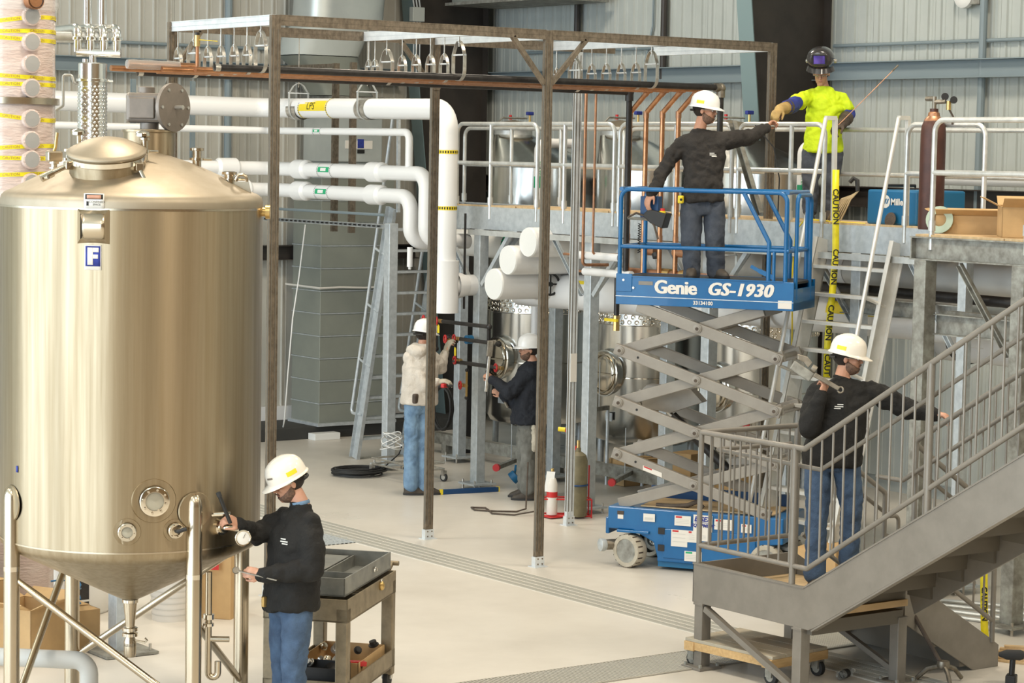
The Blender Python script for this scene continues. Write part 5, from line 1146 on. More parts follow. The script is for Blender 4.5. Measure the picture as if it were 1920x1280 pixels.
# galvanized post behind the tank
t = thing('galvanized_post', (8.25, 16.44, 0), 'galvanized square post with foot plate seen under the big tank cone', 'post')
MB().bb(8.18, 8.32, 16.37, 16.51, .02, 3.2).obj('post', 'galv', t, 0, .006); MB().bb(8.03, 8.47, 16.22, 16.66, .005, .025).obj('foot_plate', 'galvold', t, 0)
for a in (-.17, .17):
    for b in (-.17, .17): MB().cyl((8.25+a, 16.44+b, 0), (8.25+a, 16.44+b, .08), .012, n=8).obj('anchor_bolt', 'zinc', t)
def carton(x, y, z, w_, d, h, rz, label, open_=True, name='cardboard_box', m='cardboard'):
    t = thing(name, (x, y, z), label, 'box'); c, s = math.cos(rz), math.sin(rz); th = .006
    def q(a, b, e): return (x+a*c-b*s, y+a*s+b*c, z+e)
    def pan(pts, nm='side'): o = MB().add([q(*p) for p in pts], [(0,1,2,3)]).obj(nm, m, t, 0); o.modifiers.new('t', 'SOLIDIFY').thickness = th
    A, B = w_/2, d/2
    pan([(-A,-B,.004),(A,-B,.004),(A,B,.004),(-A,B,.004)], 'bottom')
    for p0, p1, f in (((-A,-B),(A,-B),(0,-1)), ((A,-B),(A,B),(1,0)), ((A,B),(-A,B),(0,1)), ((-A,B),(-A,-B),(-1,0))):
        pan([(*p0,.0),(*p1,.0),(*p1,h),(*p0,h)])
        if open_: pan([(*p0,h),(*p1,h),(p1[0]+f[0]*B*.6,p1[1]+f[1]*B*.6,h+B*.3),(p0[0]+f[0]*B*.6,p0[1]+f[1]*B*.6,h+B*.3)], 'flap')
    if not open_:
        pan([(-A,-B,h),(A,-B,h),(A,-.003,h),(-A,-.003,h)], 'flap'); pan([(-A,B,h),(A,B,h),(A,.003,h),(-A,.003,h)], 'flap')
    return t
carton(7.55, 16.6, 0, .45, .4, .42, .5, 'brown carton on the floor behind the left tank leg')
carton(7.15, 16.9, .0, .5, .5, .60, .3, 'taller brown carton in the lower left corner', False)
t = carton(9.62, 17.35, 0, .34, .32, .62, .7, 'upright closed carton with red sticker between the right tank legs', False)
MB().add([V((9.62,17.35,0))+V((-.115, -.195, .42))+d for d in (V((0,0,0)), V((.075,-.065,0))*-1, V((.075,-.065,0))*-1+UP*.1, UP*.1)], [(0,1,2,3)]).obj('red_sticker', 'red', t, 0)
t = thing('white_bucket', (9.19, 17.4, 0), 'large white paint bucket seen behind the tank cone', 'bucket')
MB().lathe([(.15, 0), (.175, .40), (.182, .405), (.182, .42), (.17, .425)], (9.19, 17.4, 0), 32).obj('body', 'bucket', t); MB().lathe([(.186, .40), (.19, .42), (.186, .44), (.03, .445)], (9.19, 17.4, 0), 32).obj('lid', 'white', t)
for i in range(5): MB().lathe([(.1565+.004*i, .05+i*.05), (.1572+.004*i, .058+i*.05)], (9.19, 17.4, 0), 32, caps=False).obj('text_line', 'insulgrey', t)
t = thing('plastic_drum', (8.75, 17.9, 0), 'white plastic drum half hidden behind the galvanized post', 'drum')
MB().lathe([(.22, 0), (.24, .03), (.24, .5), (.2, .56), (.05, .58)], (8.72, 18.1, 0), 28).obj('body', 'white', t); MB().cyl((8.66, 17.9, .42), (8.62, 17.84, .42), .03, n=12).obj('tap', 'black', t)
t = thing('wooden_bench', (7.9, 17.2, 0), 'low wooden bench with plastic sheet behind the big tank', 'bench')
MB().bb(6.6, 7.5, 17.0, 17.5, .86, .92).obj('bench_top', 'plywood', t, 0); MB().bb(6.65, 7.45, 16.98, 17.0, .60, .86).obj('apron', 'wood', t, 0)
for x in (6.65, 7.43):
    for y in (17.05, 17.45): MB().bb(x-.03, x+.03, y-.03, y+.03, 0, .86).obj('leg', 'stairgrey', t, 0)
MB().add([(6.55+.12*i, 16.95+.5*j, 1.0+.06*math.sin(i*2.1+j)-(.12 if j == 0 else 0)) for j in range(2) for i in range(9)], [(i, i+1, i+10, i+9) for i in range(8)]).obj('plastic_sheet', 'clearwrap', t, 60)
t = thing('blue_cable_coil', (7.9, 16.9, .3), 'loose coil of blue cable behind the left tank legs', 'cable')
MB().tube([V((7.95, 16.85, .36))+V((math.cos(a)*(.16+.03*math.sin(a*3)), math.sin(a)*.13, .06*math.sin(a*.7)+.004*a)) for a in [i*.35 for i in range(60)]], .007, 6).obj('coil', 'bluemachine', t)
carton(7.98, 16.88, 0, .45, .35, .30, 0, 'low closed carton under the coil of blue cable', False)
t = thing('tank_stand_post', (8.0, 17.1, 0), 'slotted dark post under the big tank cone', 'post')
MB().bb(8.42, 8.50, 17.5, 17.56, 0, 1.1).obj('post', 'blackpipe', t, 0)
for i in range(5): MB().bb(8.415, 8.505, 17.495, 17.5, .2+i*.2, .215+i*.2).obj('slot', 'insulgrey', t, 0)
# ================================================================ FLOOR DRAINS
t = thing('trench_drain', (12.8, 17, 0), 'long slotted trench drain crossing the floor past the strut posts', 'drain')
MB().bb(12.565, 13.045, 9.0, 22.8, .0005, .003).obj('trench', 'paperwhite', t, 0)
sm_ = MB().bb(0, .068, 0, .975, 0, .004)
for k in range(6): sm_.bb(.004+.0112*k, .009+.0112*k, .0, .975, .004, .006)
proto = None
for j in range(14):
    for i in range(5):
        if proto is None: o = sm_.obj('grate_strip', 'grating', t, 0); proto = o
        else:
            o = proto.copy(); COL.objects.link(o)
        o.location = (12.572+i*.0945, 9.0+j*.985, .003)
t = thing('grate_drain', (12, 13.9, 0), 'wide floor grating running under the staircase', 'drain')
MB().bb(9.4, 14.2, 13.64, 14.17, .0005, .003).obj('trench', 'gratinggap', t, 0)
g = MB()
for i in range(150): g.bb(9.4+i*.032, 9.418+i*.032, 13.645, 14.165, .003, .010)
g.obj('grate_bars', 'grating', t, 0)['kind'] = 'stuff'
for y in (13.64, 14.165): MB().bb(9.4, 14.2, y, y+.008, .003, .012).obj('grate_frame', 'grating', t, 0)
o = MB()
for i in range(9): o.bb(12.2+i*.05, 12.23+i*.05, 19.9, 20.6, .001, .008)
for j in range(6): o.bb(12.2, 12.65, 19.9+j*.14, 19.92+j*.14, .001, .0085)
tag(o.obj('mesh_drain', 'galv', smooth=0), 'small square mesh drain beside the trench drain', 'drain')
# ================================================================ SERVICE CART
A_, B_, C_ = V((8.49, 13.53, 0)), V((9.47, 14.39, 0)), V((8.04, 13.92, 0))
eL = (B_-A_).normalized(); eW = V((-eL.y, eL.x, 0)); CL, CWd = 1.22, .60
def CP(a, b, z): return A_+eL*a+eW*b+UP*z
def cbox(a0, a1, b0, b1, z0, z1): return MB().add([CP(a, b, c) for c in (z0, z1) for a, b in ((a0,b0),(a1,b0),(a1,b1),(a0,b1))], [(0,3,2,1),(4,5,6,7),(0,1,5,4),(1,2,6,5),(2,3,7,6),(3,0,4,7)])
ct = thing('service_cart', CP(.6, .3, 0), 'brown two-shelf service cart with galvanized tray behind the tank worker', 'cart')
for z0, z1 in ((.70, .86), (.16, .29)):
    s_ = cbox(0, CL, 0, CWd, z0, z0+.012).obj('shelf', 'cart', ct, 0)
    for q in ((0, CL, 0, .012), (0, CL, CWd-.012, CWd), (0, .012, 0, CWd), (CL-.012, CL, 0, CWd)): cbox(*q, z0, z1).obj('shelf_edge', 'cart', s_, 0, .003)
for a in (.0, CL-.085):
    for b in (.0, CWd-.085):
        l = MB(); l.add([CP(a+x, b+y, z) for z in (.1, .80) for x, y in ((0,0),(.085,0),(.085,.085),(0,.085))], [(0,3,2,1),(4,5,6,7),(0,1,5,4),(1,2,6,5),(2,3,7,6),(3,0,4,7)])
        l = l.obj('leg', 'cart', ct, 0, .008)
        MB().lathe([(.06, -.02), (.065, -.015), (.065, .015), (.06, .02)], CP(a+.045, b+.045, .065), 18, eW).obj('caster', 'rubber', l); cbox(a+.02, a+.07, b+.01, b+.08, .07, .11).obj('caster_fork', 'zinc', l, 0)
MB().bar(CP(CL, .05, .87), CP(CL+.07, .05, .90), .02, .03).bar(CP(CL, CWd-.05, .87), CP(CL+.07, CWd-.05, .90), .02, .03).cyl(CP(CL+.07, .0, .90), CP(CL+.07, CWd, .90), .018, n=10).obj('push_handle', 'cart', ct)
ty = thing('parts_tray', CP(.6, .3, .87), 'galvanized open parts tray lying on top of the service cart', 'tray')
cbox(.03, CL-.04, .03, CWd-.03, .875, .885).obj('tray_floor', 'carttray', ty, 0)
for q in ((.03, CL-.04, .03, .042), (.03, CL-.04, CWd-.042, CWd-.03), (.03, .042, .03, CWd-.03), (CL-.052, CL-.04, .03, CWd-.03)): cbox(*q, .875, 1.00).obj('tray_side', 'carttray', ty, 0, .002)
cbox(.40, .41, .03, CWd-.03, .885, .975).obj('divider', 'carttray', ty, 0); cbox(.41, CL-.05, .30, .31, .885, .965).obj('divider', 'carttray', ty, 0); cbox(.5, 1.1, .32, .56, .965, .970).obj('half_lid', 'carttray', ty, 0)
MB().tube(arc(CP(.75, .02, .93), eL, UP, .03, 0, math.pi, 6), .006, 6).obj('hasp', 'zinc', ty)
t = thing('padlock', CP(.80, .0, .84), 'small brass padlock dangling from the tray hasp', 'padlock')
MB().ell(CP(.80, -.012, .82), (.024, .018, .034), 12, 8).obj('lock_body', 'brass', t); MB().tube(arc(CP(.80, -.012, .85), eL, UP, .016, 0, math.pi, 8), .005, 6).obj('shackle', 'zinc', t)
def scrap(p, m, s, label, name='pipe_fitting'):
    p = V(p); o = MB().lathe([(s*.6, 0), (s, .01), (s, s*.5), (s*.7, s*.55), (s*.7, s*1.2), (s*.5, s*1.25)], p, 14, (random.uniform(-1,1), random.uniform(-1,1), random.uniform(.2,1))).obj(name, m); return tag(o, label, 'fitting', 'loose fittings on the cart')
for k in range(14): scrap(CP(random.uniform(.1, 1.1), random.uniform(.08, .5), .30+random.uniform(0, .04)), random.choice(['cast', 'stainlesspipe', 'black', 'zinc']), random.uniform(.03, .055), 'loose metal fitting on the lower shelf of the cart')
for k in range(6): scrap(CP(random.uniform(.1, .38), random.uniform(.1, .5), .90), random.choice(['zinc', 'copper', 'stainlesspipe']), .02, 'small fitting lying in the tray on the cart')
t = thing('cardboard_tray', CP(.75, .3, .18), 'shallow cardboard tray of fittings on the lower shelf', 'box')
cbox(.45, 1.12, .05, .5, .18, .19).obj('bottom', 'cardboard', t, 0)
for q in ((.45, 1.12, .05, .056), (.45, 1.12, .494, .5), (.45, .456, .05, .5), (1.114, 1.12, .05, .5)): cbox(*q, .18, .33).obj('side', 'cardboard', t, 0)
t = thing('black_bin', CP(.15, .3, .18), 'black plastic bin on the lower shelf of the cart', 'bin'); cbox(.09, .36, .08, .5, .18, .19).obj('bottom', 'black', t, 0)
for q in ((.09, .36, .08, .09), (.09, .36, .49, .5), (.09, .10, .08, .5), (.35, .36, .08, .5)): cbox(*q, .18, .36).obj('side', 'black', t, 0)
o = MB().bar(CP(.42, .2, .33), CP(.55, .03, .31), .06, .03).obj('orange_tool', 'red'); tag(o, 'orange tool handle among the fittings on the cart', 'tool')
# ================================================================ WOODEN DOLLY
D0, D1, D3 = V((11.70, 13.78, 0)), V((11.80, 12.80, 0)), V((12.45, 13.85, 0))
e1 = (D1-D0).normalized(); e2 = V((-e1.y, e1.x, 0))
dl = thing('wooden_dolly', D0+e1*.5+e2*.3, 'yellow wooden dolly on casters under the stair landing', 'dolly')
def dbox(a0, a1, b0, b1, z0, z1): return MB().add([D0+e1*a+e2*b+UP*c for c in (z0, z1) for a, b in ((a0,b0),(a1,b0),(a1,b1),(a0,b1))], [(0,3,2,1),(4,5,6,7),(0,1,5,4),(1,2,6,5),(2,3,7,6),(3,0,4,7)])
for i in range(4): dbox(0+.004, .90, .155*i, .155*i+.15, .20, .225).obj('deck_board', 'woodtop', dl, 0, .003)
for a in (0, .80): dbox(a, a+.10, -.01, .63, .13, .20).obj('runner', 'wood', dl, 0, .004)
for b in (0, .57): dbox(.1, .8, b, b+.05, .14, .20).obj('side_rail', 'wood', dl, 0)
for a in (.05, .85):
    for b in (.05, .57):
        c = D0+e1*a+e2*b+UP*.06; cs = MB().lathe([(.05, -.022), (.06, -.018), (.06, .018), (.05, .022)], c, 18, e2).obj('caster', 'rubber', dl); MB().lathe([(.035, -.024), (.035, .024)], c, 12, e2).obj('hub', 'galvold', cs)
        dbox(a-.03, a+.03, b-.04, b+.04, .06, .13).obj('caster_fork', 'galvold', dl, 0)
text_mb('US', .06, plane_fn(D0+e1*.85-e2*.012+UP*.165, e1, UP)).obj('stamp', 'leather', dl, 0)
# ================================================================ WELDING MACHINE AND CYLINDERS
wm = thing('welding_machine', (16.3, 16.1, 3.28), 'blue welding machine with white logo standing on the catwalk', 'welding machine')
MB().bb(16.1, 16.75, 15.78, 16.44, 3.29, 3.62).obj('case', 'bluemachine', wm, 0, .02); MB().bb(16.12, 16.7, 15.8, 16.42, 3.27, 3.30).obj('base', 'black', wm, 0)
fnm = plane_fn((16.098, 16.19, 3.51), (0,-1,0), (0,0,1))
MB().add([fnm(.062*math.cos(a), .062*math.sin(a), .001) for a in [i*math.pi/14 for i in range(28)]], [tuple(range(28))]).obj('logo_disc', 'paperwhite', wm, 0)
MB().add([fnm(x+dx, y, .003) for dx in (-.034, -.006, .022) for x, y in ((-.012,-.022),(.004,-.022),(.026,.026),(.010,.026))], [(0,1,2,3),(4,5,6,7),(8,9,10,11)]).obj('logo_bars', 'bluemachine', wm, 0)
text_mb('Miller', .085, plane_fn((16.096, 16.02, 3.505), (0,-1,0), (0,0,1)), .003).obj('brand_lettering', 'paperwhite', wm, 0)
MB().tube([(16.2, 16.3, 3.62), (16.2, 16.3, 3.66), (16.6, 16.3, 3.66), (16.6, 16.3, 3.62)], .012, 8).obj('handle', 'black', wm)
t = thing('welding_cable', (16.05, 16.6, 3.28), 'bunch of tan welding cables looped beside the blue machine', 'cable')
for k in range(7): MB().tube([(16.06, 16.52+.01*k, 3.60-.006*k), (16.0, 16.56+.02*k, 3.52), (15.97, 16.60+.03*k, 3.40), (15.96, 16.66+.03*k, 3.30), (16.0, 16.62+.01*k, 3.29)], .008, 6).obj('loop', 'cabletan', t, 60)
MB().tube([(16.05, 16.52, 3.6), (16.05, 16.53, 3.7), (16.03, 16.56, 3.72), (16.0, 16.58, 3.68)], .02, 8).obj('stinger_handle', 'black', t)
t = thing('yellow_cord', (15.8, 17, 3.0), 'thin yellow cord running over the catwalk edge', 'cord')
MB().tube([(15.95, 16.3, 3.295), (15.9, 16.7, 3.30), (15.83, 17.0, 3.32), (15.80, 17.1, 3.2), (15.79, 17.12, 2.8), (15.79, 17.1, 2.2), (15.79, 17.1, 2.0)], .008, 6).obj('cord', 'yellow', t)
t = thing('grinding_disc', (16.0, 16.05, 3.3), 'worn round grinding disc leaning on the blue machine', 'disc'); MB().lathe([(.07, 0), (.07, .006), (.012, .008)], (16.06, 16.08, 3.34), 24, (-1,0,.2)).obj('disc', 'leather', t)
gc = thing('gas_cylinder', (15.75, 15.26, 3.28), 'tall dark brown gas cylinder with regulator at the catwalk railing', 'gas cylinder')
MB().lathe([(.11, 0), (.115, .02), (.115, .86), (.108, .93), (.085, .99), (.055, 1.02), (.05, 1.05), (.038, 1.06), (.038, 1.09)], (15.75, 15.26, DK), 28).obj('body', 'cylbrown', gc)
MB().lathe([(.11, .88), (.085, .99), (.055, 1.02), (.05, 1.05), (.036, 1.06)], (15.749, 15.26, DK+.003), 28, caps=False).obj('shoulder', 'copperold', gc)
v = MB().cyl((15.75, 15.26, DK+1.08), (15.75, 15.26, DK+1.20), .02, n=12).cyl((15.75, 15.26, DK+1.15), (15.79, 15.16, DK+1.155), .02, n=10).obj('valve', 'cast', gc)
for p in ((15.79, 15.17, 1.20), (15.82, 15.09, 1.17)): MB().lathe([(.032, -.012), (.034, 0), (.032, .012)], (p[0], p[1], DK+p[2]), 16, (-.7,-.7,0)).obj('gauge', 'black', v)
MB().cyl((15.80, 15.13, DK+1.16), (15.80, 15.13, DK+1.08), .022, n=12).obj('regulator', 'brass', v); MB().tube([(15.80, 15.12, DK+1.08), (15.83, 15.1, DK+1.02), (15.82, 15.1, DK+.95)], .01, 6).obj('hose', 'leather', v); MB().cyl((15.75, 15.36, DK+1.18), (15.75, 15.26, DK+1.18), .022, n=8).obj('hand_knob', 'cast', v)
# acetylene/oxygen torch kit on the floor
tk = thing('torch_cart', (15.4, 20.15, 0), 'red wire torch carrier on the floor by the catwalk column', 'carrier')
tx, ty_ = 15.38, 20.2
for z in (.02, .20): MB().tube([(tx-.22, ty_+.14, z), (tx+.26, ty_-.18, z), (tx+.34, ty_-.02, z), (tx-.14, ty_+.30, z)], .010, 6, closed=True).obj('frame_ring', 'red', tk, 0)
for p in ((tx-.22, ty_+.14), (tx+.26, ty_-.18), (tx+.34, ty_-.02), (tx-.14, ty_+.30)): MB().cyl((p[0], p[1], 0), (p[0]+.0, p[1], .55 if p[0] > tx+.3 else .2), .009, n=6).obj('upright', 'red', tk)
MB().bb(tx-.18, tx+.28, ty_-.04, ty_+.16, .012, .018).obj('base_sheet', 'red', tk, 0)
t = thing('gas_bottle', (15.5, 20.1, .02), 'olive gas bottle strapped in the red torch carrier', 'gas bottle')
MB().lathe([(.10, .02), (.105, .04), (.105, .62), (.09, .68), (.05, .71), (.03, .72), (.03, .76)], (15.52, 20.12, 0), 26).obj('body', 'cylolive', t); MB().tube(arc((15.52, 20.12, .36), (1,0,0), (0,1,0), .108, 0, 2*math.pi, 24)[:-1], .010, 6, closed=True).obj('strap', 'bluedark', t)
MB().cyl((15.52, 20.12, .75), (15.52, 20.12, .84), .018, n=10).obj('valve', 'brass', t); MB().tube([(15.51, 20.13, .74), (15.46, 20.17, .80), (15.45, 20.18, .92), (15.40, 20.22, .95)], .02, 8).obj('red_hose', 'red', t); MB().cyl((15.41, 20.21, .95), (15.36, 20.27, .955), .025, n=10).obj('torch_head', 'yellow', t)
t = thing('small_gas_bottle', (15.3, 20.3, .02), 'small white and red gas bottle with paper tag', 'gas bottle')
MB().lathe([(.055, .03), (.058, .04), (.058, .36), (.04, .42), (.02, .44), (.02, .47)], (15.30, 20.28, 0), 22).obj('body', 'paperwhite', t); MB().lathe([(.060, .22), (.060, .28)], (15.30, 20.28, 0), 22, caps=False).obj('red_band', 'red', t); MB().cyl((15.30, 20.28, .46), (15.30, 20.28, .53), .018, n=10).obj('valve', 'brass', t)
MB().add([(15.22, 20.32, .28), (15.28, 20.25, .28), (15.30, 20.23, .50), (15.24, 20.30, .50)], [(0,1,2,3)]).obj('paper_tag', 'white', t, 0)
t = thing('torch_hose', (15.1, 20.9, 0), 'thin red hose looping over the floor by the strut post', 'hose')
MB().tube([(15.25, 20.42, .06), (15.0, 20.55, .012), (14.85, 20.75, .012), (14.95, 20.95, .012), (15.02, 21.12, .012), (14.9, 21.22, .012), (14.83, 21.05, .012), (14.98, 20.85, .014), (15.15, 20.72, .014), (15.3, 20.75, .03), (15.42, 20.9, .25), (15.5, 21.0, .5)], .009, 6).obj('hose', 'leather', t, 60)
t = thing('black_hose_coil', (15.28, 24.1, 0), 'coil of black cable on the floor beside the grey ladder', 'cable')
MB().tube([(15.25+(.30+.004*i % .05)*math.cos(i*.42)*(1-.1*math.sin(i*.09)), 24.1+(.27+.05*math.sin(i*.13))*math.sin(i*.42), .012+.0009*i) for i in range(90)], .011, 6).obj('coil', 'cable', t, 60)
MB().tube([(15.5, 24.0, .05), (15.7, 23.9, .25), (15.82, 23.9, .5), (15.8, 23.95, .7)], .008, 6).obj('lead', 'cable', t, 60)
t = thing('spirit_level', (15.6, 22.2, 0), 'dark blue spirit level with yellow end caps on the floor', 'level')
MB().bar((15.22, 22.26, .03), (15.92, 22.14, .03), .03, .055).obj('bar', 'bluedark', t, 0); MB().bar((15.19, 22.265, .03), (15.225, 22.259, .03), .032, .057).obj('end_cap', 'yellow', t, 0); MB().bar((15.90, 22.145, .03), (15.935, 22.139, .03), .032, .057).obj('end_cap', 'yellow', t, 0)
t = thing('flat_bar', (15.5, 22.34, 0), 'short grey flat bar on the floor behind the spirit level', 'bar'); MB().bar((15.22, 22.4, .0125), (15.75, 22.28, .0125), .05, .025).obj('bar', 'galvold', t, 0)
# rolling stand beside the man in the hoodie
t = thing('rolling_stand', (15.7, 23.6, 0), 'low zinc rolling stand on casters by the man in the hoodie', 'stand')
for p in ((15.35, 23.95), (15.85, 23.95), (15.35, 23.15), (15.85, 23.15)):
    w_ = MB().lathe([(.04, -.015), (.05, -.012), (.05, .012), (.04, .015)], (p[0], p[1], .05), 16, (1,.3,0)).obj('caster', 'rubber', t); MB().lathe([(.03, -.017), (.03, .017)], (p[0], p[1], .05), 12, (1,.3,0)).obj('hub', 'zinc', w_); MB().box((p[0], p[1], .10), (.05, .05, .06)).obj('fork', 'zinc', t, 0)
for a, b in (((15.35, 23.95), (15.85, 23.95)), ((15.35, 23.15), (15.85, 23.15)), ((15.35, 23.95), (15.35, 23.15)), ((15.85, 23.95), (15.85, 23.15))):
    for z in (.15, .22): MB().cyl((*a, z), (*b, z), .012, n=8).obj('rail', 'zinc', t)
t = thing('knotted_rope', (15.6, 23.9, .3), 'knotted white cord hanging over the low rolling stand', 'cord')
MB().tube([(15.6+.13*math.cos(i*.5)*(1+.2*math.sin(i*.7)), 23.9+.10*math.sin(i*.5), .42+.10*math.sin(i*.31)) for i in range(60)], .006, 6).obj('cord', 'white', t, 60)
t = thing('joint_compound_bucket', (17.6, 27.0, .17), 'white bucket with red band on the kerb beside the ladder', 'bucket')
MB().lathe([(.125, 0), (.145, .34), (.152, .345), (.152, .37)], (17.38, 27.65, .17), 28).obj('body', 'bucket', t); MB().lathe([(.152, .345), (.156, .35), (.156, .385), (.03, .39)], (17.38, 27.65, .17), 28).obj('lid', 'white', t); MB().lathe([(.1275, .03), (.1325, .12)], (17.38, 27.65, .17), 28, caps=False).obj('red_band', 'red', t)
text_mb('PROFORM', .055, cyl_fn((17.38, 27.65, .39), (.809,-.588,0), (-.588,-.809,0), .142)).obj('lettering', 'ink', t, 0)
o = MB().bb(16.55, 16.95, 27.25, 27.43, 0, .09).obj('white_block', 'white', smooth=0, bevel=.006); tag(o, 'flat white block lying at the foot of the black kerb', 'block')
t = thing('blue_valve', (16.4, 22.2, 0), 'small blue butterfly valve on the floor behind the man in navy', 'valve'); MB().lathe([(.06, -.04), (.075, -.035), (.075, .035), (.06, .04)], (16.3, 22.35, .12), 20, (.6,-.4,.6)).obj('valve_body', 'bluemachine', t); MB().cyl((16.3, 22.35, .12), (16.36, 22.4, .25), .015, n=8).obj('stem', 'bluemachine', t)
# cartons under the steel tanks
for k, (x, y, w_, h, lab) in enumerate(((17.75, 21.9, .55, .30, 'wide carton on the floor behind the lift base'), (18.1, 21.3, .35, .42, 'taller carton on the floor behind the scissor arms'), (17.9, 20.3, .4, .35, 'carton on the floor right of the scissor arms'))): carton(x, y, 0, w_, .3, h, .2*k, lab, False)
# cardboard on the right deck
t = carton(15.5, 14.55, DK-.01, .55, .34, .16, -.9, 'flattened open carton on the deck beside the gas cylinder')
t = carton(15.42, 13.72, DK-.01, .60, .5, .26, -.75, 'big open carton with raised flaps at the right edge of the deck')
t = thing('flange_ring', (15.0, 14.7, 3.28), 'green primed flange ring leaning at the railing foot', 'flange')
MB().lathe([(.06, -.01), (.12, -.01), (.12, .01), (.06, .01)], (15.2, 14.62, DK+.11), 24, (-.8,-.5,.2), False).obj('ring', 'primer', t)
# channel resting between railing sections, electrodes, torch lead of the welder
o = MB().chan((15.75, 17.55, 3.35), (15.72, 17.95, 4.25), .05, .07, .006, up=(0,1,0)).obj('loose_strut', 'galvold', smooth=0); tag(o, 'loose strut channel held upright between the two men', 'strut')
t = thing('torch_lead', (15.8, 17.6, 3.5), 'thin black welding lead hanging behind the handed-over strut', 'cable'); MB().tube([(15.82, 17.75, 4.22), (15.85, 17.5, 4.0), (15.86, 17.42, 3.7), (15.88, 17.45, 3.35), (15.95, 17.5, 3.29)], .006, 6).obj('lead', 'cable', t)
# small things under and around the stairs
t = thing('drill', (13.4, 11.95, 0), 'black cordless drill standing on the floor beyond the stairs', 'drill')
dx, dy = 13.42, 12.02
MB().box((dx, dy, .035), (.10, .08, .07), .6).obj('battery', 'black', t, 0, .01); MB().cyl((dx, dy, .05), (dx+.01, dy, .20), .022, n=12).obj('grip', 'black', t); MB().lathe([(.015, -.10), (.03, -.06), (.038, -.04), (.04, .06), (.03, .085), (.01, .09)], (dx, dy, .22), 16, (.75,-.65,0)).obj('motor_housing', 'rubber', t)
t = thing('plastic_bottle', (12.55, 12.95, 0), 'clear plastic water bottle lying on the grating under the stairs', 'bottle'); MB().lathe([(.032, 0), (.034, .01), (.034, .16), (.015, .2), (.015, .22)], (12.35, 12.75, .045), 16, (.7,.25,0)).obj('body', 'bottle', t); MB().lathe([(.0345, .06), (.0345, .12)], (12.35, 12.75, .045), 16, (.7,.25,0), False).obj('label', 'black', t); MB().cyl((12.35+.7*.3, 12.75+.25*.3, .045), (12.35+.7*.32, 12.75+.25*.32, .045), .017, n=10).obj('cap', 'white', t)
t = thing('pipe_stand', (13.0, 12.2, 0), 'rusty cast pipe stand with upright rod leaning under the stairs', 'pipe stand')
for a in (0, 2.1, 4.2): MB().tube([(12.98, 12.3, .14), (12.98+.12*math.cos(a), 12.3+.12*math.sin(a), .10), (12.98+.2*math.cos(a), 12.3+.2*math.sin(a), .02)], .018, 8).obj('leg', 'cast', t)
MB().cyl((12.98, 12.3, .12), (12.86, 12.55, .55), .017, n=10).obj('rod', 'leather', t); MB().lathe([(.045, -.02), (.05, 0), (.045, .03)], (12.98, 12.3, .14), 16).obj('hub', 'cast', t)
for k in range(6): tag(MB().bar((13.88+.03*k, 12.75-.02*k, .01+.019*k), (14.08+.02*k, 12.35+.03*k, .01+.019*k), .05, .018).obj('wood_slat', 'plywood', smooth=0), 'broken wood slat in the small heap at the foot of the stairs', 'wood slat', 'wood slats at the foot of the stairs')
for k in range(7): tag(MB().cyl((14.4+.1*k, 15.4-.05*k, .02+.02*(k % 2)), (15.2+.12*k, 13.2+.1*k, .02+.02*(k % 2)), .018, n=8).obj('conduit_length', 'galvrail'), 'loose galvanized conduit length on the floor behind the stairs', 'conduit', 'loose conduit behind the stairs')
for k, (x, y, w_, h, lab) in enumerate(((14.9, 15.6, .5, .4, 'brown carton on the floor behind the stair man'), (15.3, 15.0, .45, .32, 'small brown carton behind the stair railing'))): carton(x, y, 0, w_, .4, h, .4+k, lab, False)
t = thing('hose_coil', (15.8, 23.2, 0), 'coil of black hose hung behind the man in the hoodie', 'hose'); MB().tube([(15.95+.02*math.sin(i*.3), 23.35+.20*math.cos(i*.45), .85+.26*math.sin(i*.45)) for i in range(56)], .014, 6).obj('coil', 'cable', t, 60)

t = thing('loose_cable', (16.3, 27.3, 0), 'thin pale cable hanging from the strut bridge beside the duct', 'cable')
MB().tube([(16.42, 27.35, 2.9), (16.33, 27.35, 2.2), (16.24, 27.35, 1.65), (16.18, 27.35, .95), (16.15, 27.38, .3), (16.2, 27.5, .178)], .010, 6).obj('cable', 'white', t, 60)
